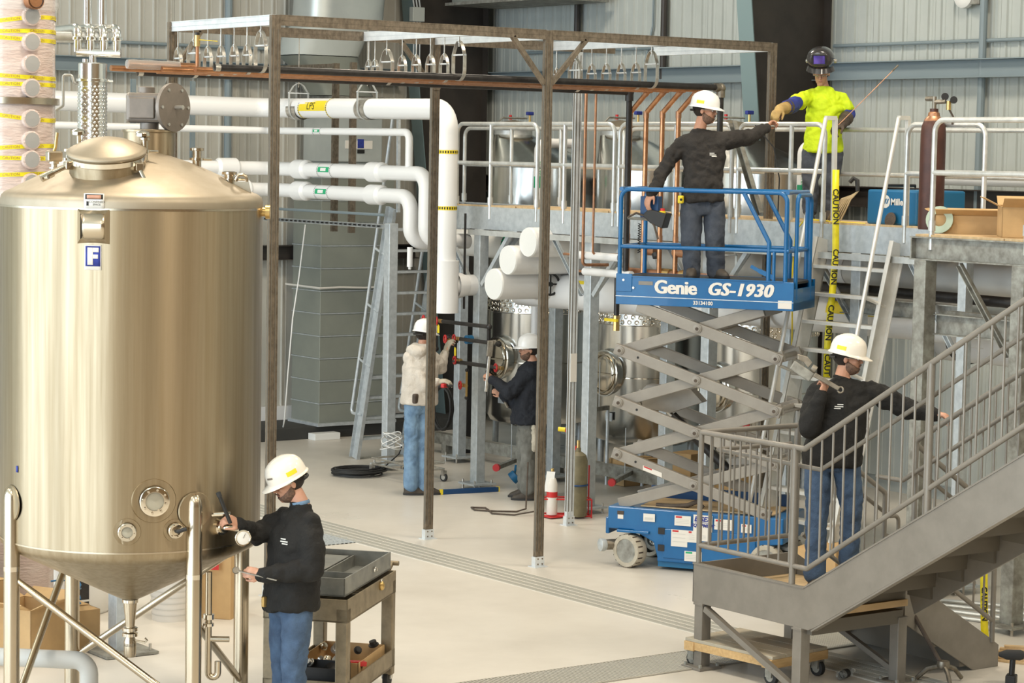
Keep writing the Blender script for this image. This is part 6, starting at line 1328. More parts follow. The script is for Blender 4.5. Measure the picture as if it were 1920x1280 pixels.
# ================================================================ PEOPLE
PJ = {
 'tank': {'head': (7.984, 13.476, 1.702), 'neck': (8.051, 13.412, 1.546), 'shN': (8.034, 13.254, 1.455), 'shF': (8.017, 13.589, 1.461), 'elN': (7.989, 13.173, 1.175), 'wrN': (7.706, 13.325, 1.135), 'hdN': (7.639, 13.362, 1.152), 'elF': (7.821, 13.585, 1.355), 'wrF': (7.637, 13.504, 1.444), 'hdF': (7.538, 13.483, 1.504), 'hipN': (7.971, 13.327, 0.968), 'hipF': (7.984, 13.502, 0.953), 'knN': (7.938, 13.297, 0.544), 'knF': (7.967, 13.484, 0.513), 'anN': (7.918, 13.281, 0.101), 'anF': (7.962, 13.460, 0.108)},
 'lift': {'head': (14.684, 17.188, 4.330), 'neck': (14.646, 17.222, 4.138), 'shF': (14.505, 17.315, 4.035), 'shN': (14.865, 17.081, 4.063), 'elF': (14.370, 17.410, 3.751), 'wrF': (14.214, 17.379, 3.549), 'hdF': (14.150, 17.368, 3.469), 'elN': (15.163, 17.115, 4.088), 'wrN': (15.458, 17.183, 4.185), 'hdN': (15.547, 17.200, 4.259), 'hipF': (14.568, 17.214, 3.475), 'hipN': (14.744, 17.087, 3.479), 'knF': (14.534, 17.168, 3.135), 'knN': (14.720, 17.046, 3.138), 'anF': (14.548, 17.164, 2.818), 'anN': (14.768, 17.067, 2.819)},
 'weld': {'head': (16.873, 17.944, 4.767), 'neck': (16.914, 17.950, 4.622), 'shF': (16.779, 18.040, 4.548), 'shN': (17.107, 17.850, 4.523), 'elF': (16.415, 17.872, 4.429), 'wrF': (16.069, 17.672, 4.377), 'hdF': (15.907, 17.585, 4.320), 'elN': (17.132, 17.791, 4.355), 'wrN': (16.913, 17.667, 4.253), 'hdN': (16.826, 17.653, 4.224), 'hipF': (16.819, 17.981, 3.978), 'hipN': (16.987, 17.859, 3.982), 'knF': (16.758, 17.934, 3.679), 'knN': (16.923, 17.826, 3.672), 'anF': (16.775, 17.956, 3.396), 'anN': (16.955, 17.863, 3.399)},
 'stair': {'head': (12.705, 13.127, 2.386), 'neck': (12.660, 13.144, 2.231), 'shF': (12.513, 13.267, 2.144), 'shN': (12.854, 12.971, 2.156), 'elF': (12.355, 13.157, 1.869), 'wrF': (12.386, 13.084, 2.118), 'hdF': (12.432, 13.061, 2.223), 'elN': (13.018, 12.788, 2.011), 'wrN': (13.094, 12.583, 1.995), 'hdN': (13.130, 12.507, 1.993), 'hipF': (12.511, 13.220, 1.649), 'hipN': (12.654, 13.067, 1.658), 'knF': (12.455, 13.154, 1.194), 'knN': (12.702, 13.041, 1.236), 'anF': (12.449, 13.153, 0.759), 'anN': (12.733, 13.080, 0.853)},
 'hoodie': {'head': (15.076, 22.445, 1.817), 'neck': (15.047, 22.452, 1.671), 'shF': (14.894, 22.492, 1.576), 'shN': (15.176, 22.423, 1.584), 'elF': (14.982, 22.310, 1.260), 'wrF': (15.107, 22.248, 1.296), 'hdF': (15.176, 22.199, 1.310), 'elN': (15.308, 22.461, 1.429), 'wrN': (15.369, 22.458, 1.599), 'hdN': (15.386, 22.452, 1.660), 'hipF': (14.933, 22.449, 1.054), 'hipN': (15.075, 22.421, 1.050), 'knF': (14.914, 22.441, 0.579), 'knN': (15.050, 22.404, 0.576), 'anF': (14.895, 22.411, 0.131), 'anN': (15.051, 22.359, 0.115)},
 'navy': {'head': (15.942, 21.617, 1.682), 'neck': (15.976, 21.578, 1.538), 'shN': (15.875, 21.458, 1.455), 'shF': (15.989, 21.746, 1.451), 'elN': (15.640, 21.567, 1.220), 'wrN': (15.517, 21.719, 1.350), 'hdN': (15.482, 21.774, 1.395), 'elF': (15.806, 21.720, 1.095), 'wrF': (15.686, 21.753, 1.171), 'hdF': (15.652, 21.779, 1.194), 'hipN': (15.870, 21.494, 0.908), 'hipF': (15.935, 21.645, 0.902), 'knN': (15.835, 21.454, 0.490), 'knF': (15.902, 21.627, 0.478), 'anN': (15.824, 21.428, 0.142), 'anF': (15.925, 21.628, 0.147)},
}
from mathutils.bvhtree import BVHTree
def remesh(mb, name, m, parent, voxel, smooth=5, disp=0, dscale=.1, fac=.5):
    o = mb.obj(name, m, None, 0); r = o.modifiers.new('r', 'REMESH'); r.mode = 'VOXEL'; r.voxel_size = voxel; r.use_smooth_shade = True
    s_ = o.modifiers.new('s', 'SMOOTH'); s_.factor = fac; s_.iterations = smooth
    if disp:
        tx = bpy.data.textures.new('folds', 'CLOUDS'); tx.noise_scale = dscale; tx.noise_depth = 2
        d = o.modifiers.new('d', 'DISPLACE'); d.texture = tx; d.strength = disp; d.mid_level = .5; d.texture_coords = 'LOCAL'
        tm = bpy.data.textures.new('creases', 'MARBLE'); tm.noise_scale = .10; tm.turbulence = 6; tm.noise_depth = 1; tm.marble_type = 'SHARP'
        d = o.modifiers.new('d2', 'DISPLACE'); d.texture = tm; d.strength = disp*.85; d.mid_level = .3; d.texture_coords = 'LOCAL'
        s3 = o.modifiers.new('s3', 'SMOOTH'); s3.factor = .4; s3.iterations = 1
    me = bpy.data.meshes.new_from_object(o.evaluated_get(bpy.context.evaluated_depsgraph_get()))
    old = o.data; o.modifiers.clear(); o.data = me; bpy.data.meshes.remove(old)
    for p in me.polygons: p.use_smooth = True
    return par(o, parent)
def ring(c, ax, ay, hx, hy, n=20, p=2.4):
    out = []
    for i in range(n):
        a = 2*math.pi*i/n; ca, sa = math.cos(a), math.sin(a)
        out.append(c+ax*(hx*math.copysign(abs(ca)**(2/p), ca))+ay*(hy*math.copysign(abs(sa)**(2/p), sa)))
    return out
def limb(mb, pts, rs, n=14):
    P = [V(p) for p in pts]
    for i in range(len(P)-1):
        k = 5; mb.tube([P[i].lerp(P[i+1], j/k) for j in range(k+1)], [rs[i]+(rs[i+1]-rs[i])*j/k for j in range(k+1)], n)
    for p, r in zip(P, rs): mb.ell(p, (r, r, r), n, 8)
def hand(mb, wr, tip, palm, curl, s=1.0, thumb=1, spread=.0):
    "wr wrist, tip hand centre; palm: direction the palm faces"
    wr, tip = V(wr), V(tip); d = (tip-wr).normalized(); n_ = V(palm); n_ = (n_-d*n_.dot(d)).normalized(); ac = d.cross(n_)*thumb
    limb(mb, [wr-d*.03, wr, wr+d*.03], [.030*s, .027*s, .030*s])
    mb.ell(wr+d*.055*s, (.052*s, .042*s, .019*s), 14, 10, (d, ac, n_)); mb.ell(wr+d*.035*s+ac*.022*s+n_*.008*s, (.03*s, .018*s, .017*s), 10, 8, (d, ac, n_))
    for i in range(4):
        b = wr+d*(.088, .094, .090, .080)[i]*s+ac*((1.5-i)*.0205*s); L = (.042, .047, .044, .034)[i]*s; a = 0; dd = d+ac*((1.5-i)*spread); p = b-d*.02*s; pts = [p, b]
        for k, f in enumerate((1, .68, .52)):
            a += curl*(.9, 1.15, .8)[k]; q = (dd*math.cos(a)+n_*math.sin(a)).normalized(); b = b+q*L*f; pts.append(b)
        limb(mb, pts, [.0098*s, .0098*s, .0092*s, .0086*s, .0076*s], 8)
    b = wr+d*.03*s+ac*.034*s+n_*.006*s; t1 = (d*.72+ac*.62+n_*.3).normalized(); t2 = (d*.86+ac*.05+n_*(.35+.4*min(curl, 1))).normalized()
    limb(mb, [wr+d*.012*s+ac*.018*s, b+t1*.022*s, b+t1*.022*s+t2*.032*s, b+t1*.022*s+t2*.058*s], [.0135*s, .0115*s, .0105*s, .0085*s], 8)
def decal(obj_, p, n_, up, w_, h, m, parent, name, nx=5, ny=3, off=.004):
    me = obj_.data; bv = BVHTree.FromPolygons([v.co for v in me.vertices], [tuple(f.vertices) for f in me.polygons]); n_ = V(n_).normalized(); ex = V(up).cross(n_).normalized(); ey = n_.cross(ex); vs = []
    for j in range(ny+1):
        for i in range(nx+1):
            s_ = V(p)+ex*(w_*(i/nx-.5))+ey*(h*(j/ny-.5))+n_*.25; hit = bv.ray_cast(s_, -n_, .6)[0]
            vs.append((hit if hit else s_-n_*.25)+n_*off)
    return MB().add(vs, [(j*(nx+1)+i, j*(nx+1)+i+1, (j+1)*(nx+1)+i+1, (j+1)*(nx+1)+i) for j in range(ny) for i in range(nx)]).obj(name, m, parent, 60)
def person(key, label, face, opts):
    J = {k: V(v) for k, v in PJ[key].items()}; o = opts.get
    pel = (J['hipN']+J['hipF'])/2; chest = (J['shN']+J['shF'])/2
    root = thing('person', (pel.x, pel.y, min(J['anN'].z, J['anF'].z)-.08), label, 'person')
    face = V(face).normalized(); hu = V(o('hup', (0,0,1))); hu = (hu-face*hu.dot(face)).normalized(); hl = hu.cross(face)
    H = J['head']; A3 = (face, hl, hu)
    def hp(f, l, u): return H+face*f+hl*l+hu*u
    sx = J['shN']-J['shF']; hx = J['hipN']-J['hipF']; sx.normalize(); hx.normalize()
    fs = V(o('chest', face)).normalized()
    upv = (chest-pel).normalized()
    sy = sx.cross(upv).normalized(); sy = sy if sy.dot(fs) > 0 else -sy
    hy = hx.cross(UP).normalized(); hy = hy if hy.dot(fs) > 0 else -hy
    bulk = o('bulk', 1.0); sw = (J['shN']-J['shF']).length/2
    # ---- body (skin): one continuous surface
    b = MB()
    b.ell(hp(-.012, 0, .035), (.098, .076, .090), 18, 14, A3); b.ell(hp(.022, 0, -.035), (.074, .062, .080), 16, 12, A3); b.ell(hp(.064, 0, -.088), (.030, .030, .026), 12, 8, A3)
    b.ell(hp(.030, 0, -.066), (.055, .056, .042), 14, 10, A3)
    b.ell(hp(.078, 0, .030), (.022, .058, .014), 12, 8, A3); b.ell(hp(.094, 0, -.002), (.014, .011, .028), 10, 8, A3); b.ell(hp(.104, 0, -.020), (.016, .015, .012), 10, 8, A3)
    b.ell(hp(.088, 0, -.052), (.010, .022, .010), 10, 6, A3)
    for s_ in (-1, 1):
        b.ell(hp(.062, s_*.036, -.018), (.026, .022, .022), 10, 8, A3); b.ell(hp(-.010, s_*.078, -.004), (.020, .009, .030), 10, 8, A3)
    nk = J['neck']; limb(b, [hp(-.02, 0, -.07), nk, nk.lerp(chest, .5)], [.055, .060, .075])
    b.loft([ring(pel-UP*.06, hx, hy, .13, .09), ring(pel+upv*.12, hx, hy, .125, .085), ring(pel.lerp(chest, .7), sx, sy, .145, .095), ring(chest+upv*.01, sx, sy, sw*.72, .07)])
    for s_ in 'NF':
        limb(b, [J['sh'+s_], J['el'+s_], J['wr'+s_]], [.046, .038, .028]); limb(b, [J['hip'+s_], J['kn'+s_], J['an'+s_]], [.075, .05, .035])
        hand(b, J['wr'+s_], J['hd'+s_], o('palm'+s_, (0,0,-1)), o('curl'+s_, .5), 1.0, o('thumb'+s_, 1))
    body = remesh(b, 'body', o('skin', 'skin'), root, .0065, 3, fac=.4)
    # ---- face
    for s_ in (-1, 1):
        e = MB().ell(hp(.080, s_*.031, .004), (.010, .013, .008), 10, 6, A3).obj('eye', 'eyewhite', root); MB().ell(hp(.0885, s_*.031, .004), (.003, .005, .005), 8, 6, A3).obj('iris', 'hair', e)
        MB().tube([hp(.088, s_*.012, .028), hp(.092, s_*.03, .033), hp(.078, s_*.05, .027)], .0048, 6).obj('eyebrow', 'hair', root)
    MB().ell(hp(.094, 0, -.054), (.007, .020, .0065), 10, 6, A3).obj('mouth', 'lips', root)
    def patch(c, r, keep, name, m='hair', n=64, k=48):
        q = MB().ell(c, r, n, k, A3); fs_ = []
        for f in q.f:
            if len(f) > 4: continue
            cc = sum((V(q.v[i]) for i in f), V())/len(f)-H
            if keep(cc.dot(face), cc.dot(hl), cc.dot(hu)): fs_.append(f)
        q.f = fs_; ob = q.obj(name, m, root, 60); s2 = ob.modifiers.new('t', 'SOLIDIFY'); s2.thickness = .007; s2.offset = 0; return ob
    patch(hp(-.014, 0, .030), (.104, .082, .097), lambda f, l, u: (f < -.015 and u > -.055) or (u > .035 and f < .055) or (f < .02 and u > .01 and abs(l) > .05), 'hair')
    if o('beard', True):
        patch(hp(.024, 0, -.045), (.078, .066, .078), lambda f, l, u: u < -.012-.62*max(f, 0) and f > -.004 and not ((l/.028)**2+((u+.056)/.013)**2 < 1 and f > .05), 'beard', 'beard')
        MB().tube([hp(.093, .026, -.050), hp(.104, .010, -.040), hp(.104, -.010, -.040), hp(.093, -.026, -.050)], .0042, 6).obj('moustache', 'beard', root)
    if o('glasses', True):
        g_ = MB().tube([hp(-.005, .082, .010), hp(.07, .075, .010), hp(.10, .055, .012), hp(.112, .0, .014), hp(.10, -.055, .012), hp(.07, -.075, .010), hp(-.005, -.082, .010)], .003, 6).obj('safety_glasses', 'black' if o('darkglasses') else 'zinc', root)
        for s_ in (-1, 1): MB().add([hp(.111, s_*.008, .013), hp(.101, s_*.054, .012), hp(.096, s_*.052, -.022), hp(.108, s_*.012, -.022)], [(0,1,2,3)]).obj('lens', 'lensclear', g_, 0)
    # ---- shirt
    s = MB(); low = o('hem', .10)
    s.loft([ring(pel-UP*low, hx, hy, .190*bulk, .150*bulk), ring(pel+upv*.02, hx, hy, .192*bulk, .150*bulk), ring(pel+upv*.10, hx, hy, .186*bulk, .142*bulk), ring(pel.lerp(chest, .45), (hx+sx).normalized(), (hy+sy).normalized(), .182*bulk, .136*bulk), ring(pel.lerp(chest, .78), sx, sy, max(.188*bulk, sw*.96), .138*bulk), ring(chest+upv*.02, sx, sy, sw*.92, .100), ring(chest.lerp(nk, .62)+upv*.02, sx, sy, .085, .072), ring(nk+(H-nk)*(o('neckup', .07)*.4), sx, sy, .074, .072), ring(nk+(H-nk)*o('neckup', .07), sx, sy, .068, .066)])
    sl = o('sleeve', 1.0)
    for q in 'NF': limb(s, [nk.lerp(chest, .35)-upv*.02, J['sh'+q].lerp(chest, .18)-upv*.012], [.066, .070])
    for q in 'NF':
        a, e, w_ = J['sh'+q], J['el'+q], J['wr'+q]
        if sl >= 1: a2 = a.lerp(chest, .12)-upv*.015; limb(s, [a2, a.lerp(e, .5), e, e.lerp(w_, .5), w_], [.074*bulk, .074*bulk, .068*bulk, .058, .046])
        else: limb(s, [a.lerp(chest, .12)-upv*.015, a.lerp(e, sl)], [.074, .078])
    sh = remesh(s, o('shirtname', 'shirt'), o('shirt', 'blackcloth'), root, .011, 9, o('fold', .022), .075)
    if sl >= 1:
        for q in 'NF':
            w_, e = J['wr'+q], J['el'+q]; d = (w_-e).normalized(); MB().lathe([(.040, -.02), (.043, -.01), (.041, .022), (.034, .026)], w_, 18, d).obj('cuff', o('shirt', 'blackcloth'), sh)
    MB().lathe([(.066, -.012), (.069, 0), (.064, .012)], nk+(H-nk)*(o('neckup', .07)-.03), 24, (H-nk).normalized()*.5+upv*.5, False).obj('collar', o('collar', o('shirt', 'blackcloth')), sh)
    # ---- trousers
    t = MB(); t.loft([ring(pel-UP*.12, hx, hy, .135, .105), ring(pel-UP*.02, hx, hy, .156, .112), ring(pel+UP*.10, hx, hy, .150, .108)])
    for q in 'NF':
        h, k, a = J['hip'+q], J['kn'+q], J['an'+q]; limb(t, [h-UP*.02, h.lerp(k, .5), k, k.lerp(a, .5), a-UP*.015], [.100, .096, .084, .080, .078])
    tr = remesh(t, 'trousers', o('trousers', 'denim'), root, .011, 4, .019, .09)
    MB().loft([ring(pel+UP*.072, hx, hy, .158, .116), ring(pel+UP*.108, hx, hy, .156, .114)]).obj('belt', 'leather', tr, 60)
    # ---- boots
    for q in 'NF':
        a = J['an'+q]; fd = V(o('foot'+q, o('foot', fs))); fd.z = 0; fd.normalize(); lt = UP.cross(fd); z0 = o('ground', a.z-.085); bt_ = MB()
        c = V((a.x, a.y, z0))
        bt_.loft([ring(c-fd*.02+UP*.13, fd, lt, .062, .052), ring(c-fd*.0+UP*.085, fd, lt, .085, .050), ring(c+fd*.04+UP*.05, fd, lt, .125, .050), ring(c+fd*.05+UP*.02, fd, lt, .14, .052), ring(c+fd*.05+UP*.012, fd, lt, .14, .052)])
        bo = remesh(bt_, 'boot', o('boot', 'boot'), root, .010, 3)
        MB().loft([ring(c+fd*.05+UP*.0, fd, lt, .142, .055), ring(c+fd*.05+UP*.022, fd, lt, .142, .055)]).obj('sole', 'rubber', bo, 60)
    # ---- hard hat
    if o('hat'):
        tl = o('hattilt', 0.12); hf = (face*math.cos(tl)-hu*math.sin(tl)*-1*0+hu*math.sin(tl)*0).normalized(); u2 = (hu*math.cos(tl)+face*math.sin(tl)).normalized(); f2 = (face*math.cos(tl)-hu*math.sin(tl)).normalized(); l2 = u2.cross(f2)
        hc = hp(-.005, 0, .036); prof = [(1.0, 0), (1.0, .02), (.985, .05), (.93, .085), (.80, .115), (.58, .136), (.3, .147), (.05, .150)]
        hat = MB().loft([ring(hc+u2*h, f2, l2, .140*k, .116*k, 32, 2.1) for k, h in prof]).obj('hard_hat', o('hat'), root, 60)
        br = [];  n = 40; vs = []
        for i in range(n):
            a = 2*math.pi*i/n; ca, sa = math.cos(a), math.sin(a); ex_ = .012+.045*max(0, ca)**1.5
            inner = hc+f2*(.136*ca)+l2*(.112*sa)+u2*.006; outer = hc+f2*((.140+ex_)*ca)+l2*((.116+.012)*sa)-u2*(.004+.012*max(0, ca))
            vs += [inner+u2*.006, outer+u2*.004, outer-u2*.003, inner-u2*.004]
        MB().add(vs, [(4*i+j, 4*i+(j+1) % 4, 4*((i+1) % n)+(j+1) % 4, 4*((i+1) % n)+j) for i in range(n) for j in range(4)]).obj('brim', o('hat'), hat, 60)
        strap(MB(), [hc+f2*(.142*math.cos(a))*(1 if True else 1)+u2*(.02+.133*math.sin(a)) for a in [math.pi*i/16 for i in range(3, 14)]], l2, .03, .008).obj('ridge', o('hat'), hat, 60)
        if o('sticker'):
            sd = o('sticker'); nn = (l2*sd+f2*o('stf', -.15)).normalized(); decal(hat, hc+u2*.045+nn*.1, nn, u2, .075, .030, 'yellow', hat, 'yellow_sticker', off=.002)
        if o('frontmark'):
            decal(hat, hc+u2*.06+f2*.1+l2*.04*o('frontmark'), (f2+l2*.55*o('frontmark')).normalized(), u2, .05, .012, 'motorgrey', hat, 'front_mark', off=.002)
        MB().tube([hc+f2*(-.128*math.cos(a))+l2*(.108*math.sin(a))-u2*(.03+.012*math.cos(a)) for a in [-.9+.18*i for i in range(11)]], .010, 8).obj('headband', 'black', hat)
    if o('logo'):
        p = chest.lerp(pel, .26)+sy*.1+sx*o('logo'); n_ = (sy+sx*o('logo')*1.2).normalized()
        for dz, w_, x in ((.016, .045, -.01), (.0, .065, .0), (-.014, .05, .012)): decal(sh, p+UP*dz+sx*x*math.copysign(1, o('logo')), n_, UP, w_, .008, 'insulgrey', sh, 'chest_logo', 4, 1)
    return root, J, sh, hp, (face, hl, hu)
RGT = V((.8091, -.5876, 0)); AWY = V((.5876, .8091, 0))
def dv(r, a, u=0): return RGT*r+AWY*a+UP*u
# --- worker at the big tank (faces left)
P1, J1, S1, h1, A1 = person('tank', 'man in white hard hat and black sweatshirt working at the big tank', dv(-.86, -.34, -.34), dict(hup=(0,0,1), chest=dv(-.85, -.5), foot=dv(-.9, -.4), hat='hardhat', hattilt=.10, sticker=1, frontmark=1, trousers='denim', shirt='blackcloth', curlN=.95, curlF=.85, palmN=dv(.2, .9, -.3), palmF=dv(-.3, .6, -.7), thumbN=1, thumbF=1, logo=.08, ground=0, bulk=1.08, hem=.09, neckup=.19, shirtname='sweatshirt', collar='denimlight'))
t = thing('hand_torch', J1['hdF'], 'black torch held upright in the tank worker\'s raised hand', 'torch')
d = dv(-.35, -.1, .9).normalized(); q = V(J1['hdF'])+dv(-.01, -.02, .03); MB().cyl(q-d*.07, q+d*.12, .013, n=12).obj('barrel', 'black', t); MB().cyl(q+d*.12, q+d*.15, .016, n=12).obj('head', 'rubber', t)
t = thing('wrench', J1['hdN'], 'small steel wrench held in the tank worker\'s lower hand', 'wrench')
q = V(J1['hdN'])+dv(-.045, -.01, .005); MB().bar(q+dv(-.05, 0, .01), q+dv(.22, -.03, -.045), .018, .008).obj('handle', 'cast', t, 0); MB().lathe([(.02, -.012), (.024, 0), (.02, .012)], q+dv(-.05, 0, .01), 14, dv(.2, -.9, .3)).obj('jaw', 'cast', t)
t = thing('belt_clip', J1['hipN'], 'small brass clip hanging at the tank worker\'s belt', 'clip'); q = (V(J1['hipN'])+V(J1['hipF']))/2+dv(-.17, -.08, -.03); MB().box(q, (.03, .03, .07)).obj('clip', 'brass', t, 0, .006)
# --- man on the lift (faces viewer, head to the right)
P2, J2, S2, h2, A2 = person('lift', 'man in white hard hat and black shirt standing on the scissor lift', dv(.93, -.30, -.05), dict(chest=dv(.12, -1), footN=dv(.5, -.8), footF=dv(-.15, -1), hat='hardhatwhite', hattilt=.06, sticker=-1, stf=-.2, trousers='denimdark', shirt='charcoalcloth', curlN=.9, curlF=.5, palmN=dv(.3, -.5, -.8), palmF=dv(.6, .6, -.4), logo=.07, ground=2.765, fold=.026, bulk=1.0, hem=.0))
t = thing('tape_measure', V(J2['hipF'])+dv(-.12, -.08, .05), 'yellow tape measure clipped to the lift man\'s belt', 'tape measure'); q = V(J2['hipF'])+dv(-.11, -.10, .02); MB().box(q, (.06, .05, .075), .6).obj('case', 'yellow', t, 0, .012); MB().cyl(q+dv(0, -.035), q+dv(0, -.04), .012, n=10).obj('button', 'ink', t)
# --- welder
P3, J3, S3, h3, A3_ = person('weld', 'welder in yellow-green shirt with raised welding helmet on the catwalk', dv(-.22, -.90, -.36), dict(chest=dv(-.15, -1), foot=dv(-.1, -1), hat=None, trousers='denimdark', shirt='hivis', sleeve=.62, curlN=.6, curlF=.9, palmN=(0,0,-1), palmF=dv(-.2, -.2, -1), beard=False, ground=3.28, fold=.024, hem=.01))
fc, lf, upx = A3_
wh = MB(); hc = h3(-.01, 0, .150)
rings = []
for k, (fo, hw, hh) in enumerate(((-.12, .06, .05), (-.08, .115, .09), (.02, .140, .118), (.10, .136, .118), (.145, .118, .105), (.165, .085, .08))):
    c = hc+fc*fo+upx*(.02+.02*k*.2); rings.append([c+lf*(hw*math.cos(a))+upx*(hh*math.sin(a)*(1.0 if math.sin(a) > 0 else .8)) for a in [2*math.pi*i/24 for i in range(24)]])
wo = wh.loft(rings).obj('welding_helmet', 'helmetblack', P3, 60)
MB().add([hc+fc*.172+lf*x+upx*(.05+y) for x, y in ((-.056,-.04),(.056,-.04),(.056,.045),(-.056,.045))], [(0,1,2,3)]).obj('visor_glass', 'visor', wo, 0).modifiers.new('t', 'SOLIDIFY').thickness = .004
MB().tube([hc+fc*.170+lf*x+upx*(.05+y) for x, y in ((-.066,-.05),(.066,-.05),(.066,.055),(-.066,.055))], .010, 8, closed=True).obj('visor_frame', 'rubber', wo)
MB().loft([[hc+fc*(.03+.13*math.cos(b))+lf*(.135*math.sin(b))-upx*.05 for b in [-1.35+2.7*i/12 for i in range(13)]]+[hc+fc*(.02+.125*math.cos(b))+lf*(.128*math.sin(b))-upx*.05 for b in [1.35-2.7*i/12 for i in range(13)]], [hc+fc*(.045+.14*math.cos(b))+lf*(.15*math.sin(b))-upx*.095 for b in [-1.35+2.7*i/12 for i in range(13)]]+[hc+fc*(.035+.135*math.cos(b))+lf*(.143*math.sin(b))-upx*.095 for b in [1.35-2.7*i/12 for i in range(13)]]]).obj('chin_guard', 'helmetblack', wo, 60)
for s_ in (-1, 1): MB().lathe([(.022, 0), (.022, .02), (.012, .028)], hc-fc*.01+lf*(s_*.132)-upx*.02, 14, lf*s_).obj('side_knob', 'zinc', wo)
MB().tube([hc+fc*(.09*math.cos(a))+lf*(.085*math.sin(a))-upx*.035 for a in [2*math.pi*i/20 for i in range(20)]], .012, 8, closed=True).obj('headgear', 'black', wo)
for q in 'NF':
    a, e, w_ = V(J3['sh'+q]), V(J3['el'+q]), V(J3['wr'+q]); m = MB(); limb(m, [a.lerp(e, .62), e, e.lerp(w_, .45)], [.066, .066, .060]); remesh(m, 'blue_sleeve', 'bluecloth', P3, .012, 3, .02, .05)
    m = MB(); limb(m, [e.lerp(w_, .35), w_], [.066, .056]); hand(m, w_, J3['hd'+q], dv(-.2, -.2, -1), .8, 1.28); remesh(m, 'welding_glove', 'tanleather' if q == 'F' else 'leather', P3, .009, 3)
    MB().lathe([(.066, -.02), (.074, 0), (.072, .05), (.064, .08)], e.lerp(w_, .33), 18, (w_-e).normalized()).obj('gauntlet_cuff', 'leather', P3, 60)
t = thing('welding_rod', V(J3['elN']), 'thin welding rod pointing up beside the welder\'s arm', 'rod'); MB().cyl(V(J3['hdN'])+dv(0, -.02, 0), V(J3['hdN'])+dv(.62, .2, .62), .004, n=6).obj('rod', 'copperold', t); MB().cyl(V(J3['hdN'])+dv(.58, .19, .58), V(J3['hdN'])+dv(.64, .21, .64), .009, n=8).obj('tip', 'cast', t)
# --- man on the stairs
P4, J4, S4, h4, A4 = person('stair', 'man in white hard hat and black sweatshirt on the stairs with wrench on shoulder', dv(.96, -.22, -.06), dict(chest=dv(.35, -.95), footF=dv(.2, -1), footN=dv(.9, -.3), hat='hardhat', hattilt=.12, sticker=-1, stf=-.45, trousers='denim', shirt='blackcloth', curlF=1.05, curlN=.8, palmF=dv(-.4, .5, .2), palmN=dv(.2, -.1, -1), thumbF=-1, logo=-.03, bulk=1.14, hem=.08, shirtname='sweatshirt', ground=.635))
t = thing('pipe_wrench', J4['hdF'], 'grey pipe wrench resting on the stair man\'s shoulder', 'pipe wrench')
q = V(J4['hdF'])+dv(.0, -.03, .0); d = dv(-.86, .15, .48).normalized(); nn = dv(.45, .1, .85).normalized()
MB().bar(q-d*.10, q+d*.12, .026, .034, nn).obj('handle', 'cast', t, 0, .006); MB().bar(q+d*.12-nn*.03, q+d*.30-nn*.02, .035, .075, nn).obj('jaw_housing', 'galvold', t, 0, .01)
MB().prism([(0,0),(.05,.02),(.10,.015),(.12,.05),(.04,.07),(-.01,.05)], q+d*.18+nn*.02, d, nn, dv(0,.03)).obj('hook_jaw', 'cast', t, 0, .004); MB().lathe([(.028, -.02), (.03, 0), (.028, .02)], q+d*.14+nn*.035, 14, d).obj('adjuster_nut', 'cast', t)
MB().tube(arc(q-d*.11, d, nn, .022, 0, 2*math.pi, 12)[:-1], .007, 6, closed=True).obj('hang_loop', 'cast', t)
# --- man in the hoodie (turned away)
P5, J5, S5, h5, A5 = person('hoodie', 'man in cream hoodie and light jeans behind the strut post', dv(.78, .60, -.08), dict(chest=dv(.8, .6), foot=dv(.85, .1), hat='hardhatwhite', hattilt=.08, trousers='denimlight', shirt='creamcloth', curlN=.6, curlF=.7, palmF=dv(.2, .3, -.9), palmN=dv(.5, .2, .5), beard=False, glasses=False, bulk=1.1, hem=.02, fold=.016, shirtname='hoodie', ground=0, skin='skin'))
m = MB(); nk = V(J5['neck']); bk = dv(-.8, -.6).normalized()
m.ell(nk+bk*.085-UP*.03, (.10, .14, .085), 18, 12, (bk, UP.cross(bk), UP)); m.ell(nk+bk*.10-UP*.10, (.06, .10, .09), 16, 10, (bk, UP.cross(bk), UP))
for a in range(9): an = math.pi*(-.62+1.24*a/8); m.ell(nk+(bk*math.cos(an)+UP.cross(bk)*math.sin(an))*.085+UP*(.02+.01*math.cos(an)), (.035, .035, .034), 10, 8)
remesh(m, 'hood', 'creamcloth', P5, .011, 8, .01, .06)
for q in 'NF': m = MB(); w_ = V(J5['wr'+q]); limb(m, [w_+(V(J5['el'+q])-w_).normalized()*.08, w_], [.05, .046]); hand(m, w_, J5['hd'+q], dv(.2, .3, -.9), .6, 1.2); remesh(m, 'work_glove', 'glove', P5, .009, 3)
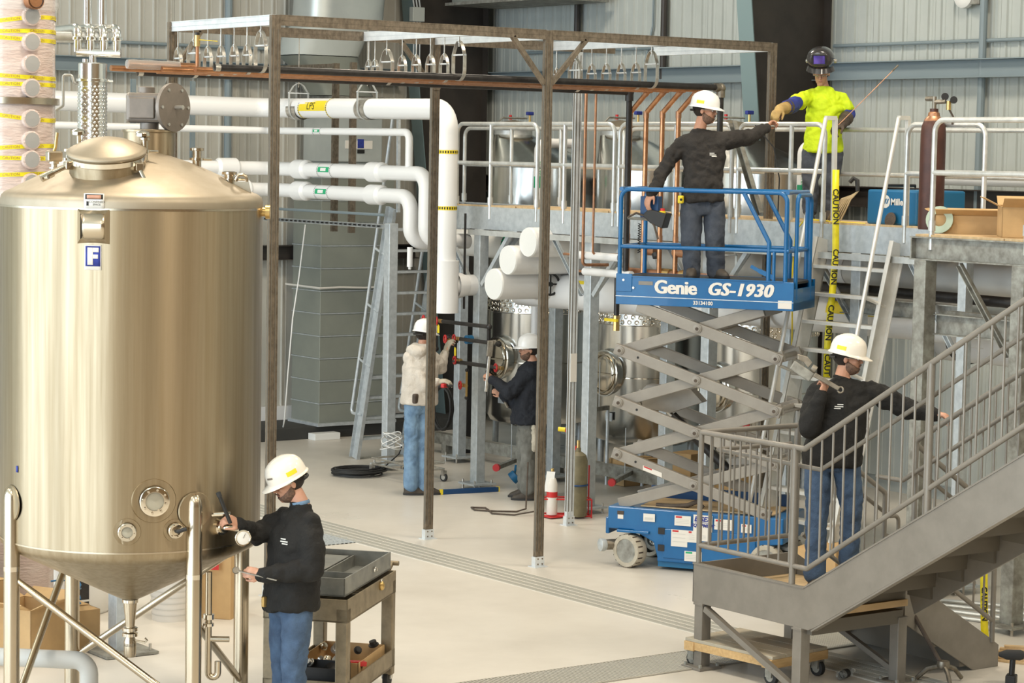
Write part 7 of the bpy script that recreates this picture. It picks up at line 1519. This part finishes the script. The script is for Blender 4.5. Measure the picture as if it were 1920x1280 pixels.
t = thing('red_tool', J5['hdF'], 'red gripped tool in the hoodie man\'s gloved hand', 'tool'); q = V(J5['hdF'])+dv(.01, -.02, -.05); MB().box(q, (.10, .05, .05), .4).obj('grip', 'red', t, 0, .012); MB().cyl(q, q+dv(.1, 0, 0), .014, n=8).obj('nose', 'black', t)
MB().box((V(J5['hipN'])+V(J5['hipF']))/2+dv(-.02, -.15, .06), (.14, .05, .11), .4).obj('tool_pouch', 'leather', P5, 0, .015)
# --- man in navy (faces left)
P6, J6, S6, h6, A6 = person('navy', 'man in navy jacket and grey work trousers turning a pipe wrench', dv(-.97, -.12, .05), dict(chest=dv(-.95, -.2), foot=dv(-.98, .05), hat='hardhatwhite', hattilt=.05, trousers='greytrousers', shirt='navycloth', curlN=1.0, curlF=.9, palmN=dv(-.1, .6, -.2), palmF=dv(.0, .6, -.2), bulk=1.18, hem=.06, shirtname='jacket', ground=0))
t = thing('pipe_wrench', J6['hdN'], 'long steel pipe wrench held up by the man in navy', 'pipe wrench'); q = V(J6['hdN'])+dv(-.0, -.03, 0); d = dv(.08, 0, 1).normalized()
MB().bar(q-d*.18, q+d*.24, .02, .032, dv(1, 0, 0)).obj('handle', 'zinc', t, 0, .005); MB().bar(q+d*.22, q+d*.40, .03, .07, dv(1, 0, 0)).obj('jaw_housing', 'cast', t, 0, .008); MB().prism([(0,0),(.09,0),(.10,.05),(.0,.04)], q+d*.36+dv(-.04, 0), dv(1, 0), d, dv(0,.03)).obj('hook_jaw', 'cast', t, 0)
t = thing('work_gloves', V(J6['hipN'])+dv(.05, -.1, -.2), 'pale work gloves hanging from the navy man\'s back pocket', 'gloves'); m = MB(); q = V(J6['hipN'])+dv(.06, -.11, -.08); limb(m, [q, q+dv(.02, -.01, -.12), q+dv(.0, -.01, -.24)], [.04, .045, .03]); remesh(m, 'cloth', 'glove', t, .012, 2, .03, .05)
t = thing('hand_tool', J6['hdF'], 'dark tool handle in the lower hand of the man in navy', 'tool'); MB().cyl(V(J6['hdF'])+dv(-.03, 0, .05), V(J6['hdF'])+dv(.08, -.02, -.12), .014, n=8).obj('handle', 'leather', t); MB().cyl(V(J6['hdF'])+dv(.07, -.018, -.105), V(J6['hdF'])+dv(.10, -.025, -.16), .018, n=8).obj('tip', 'cast', t)
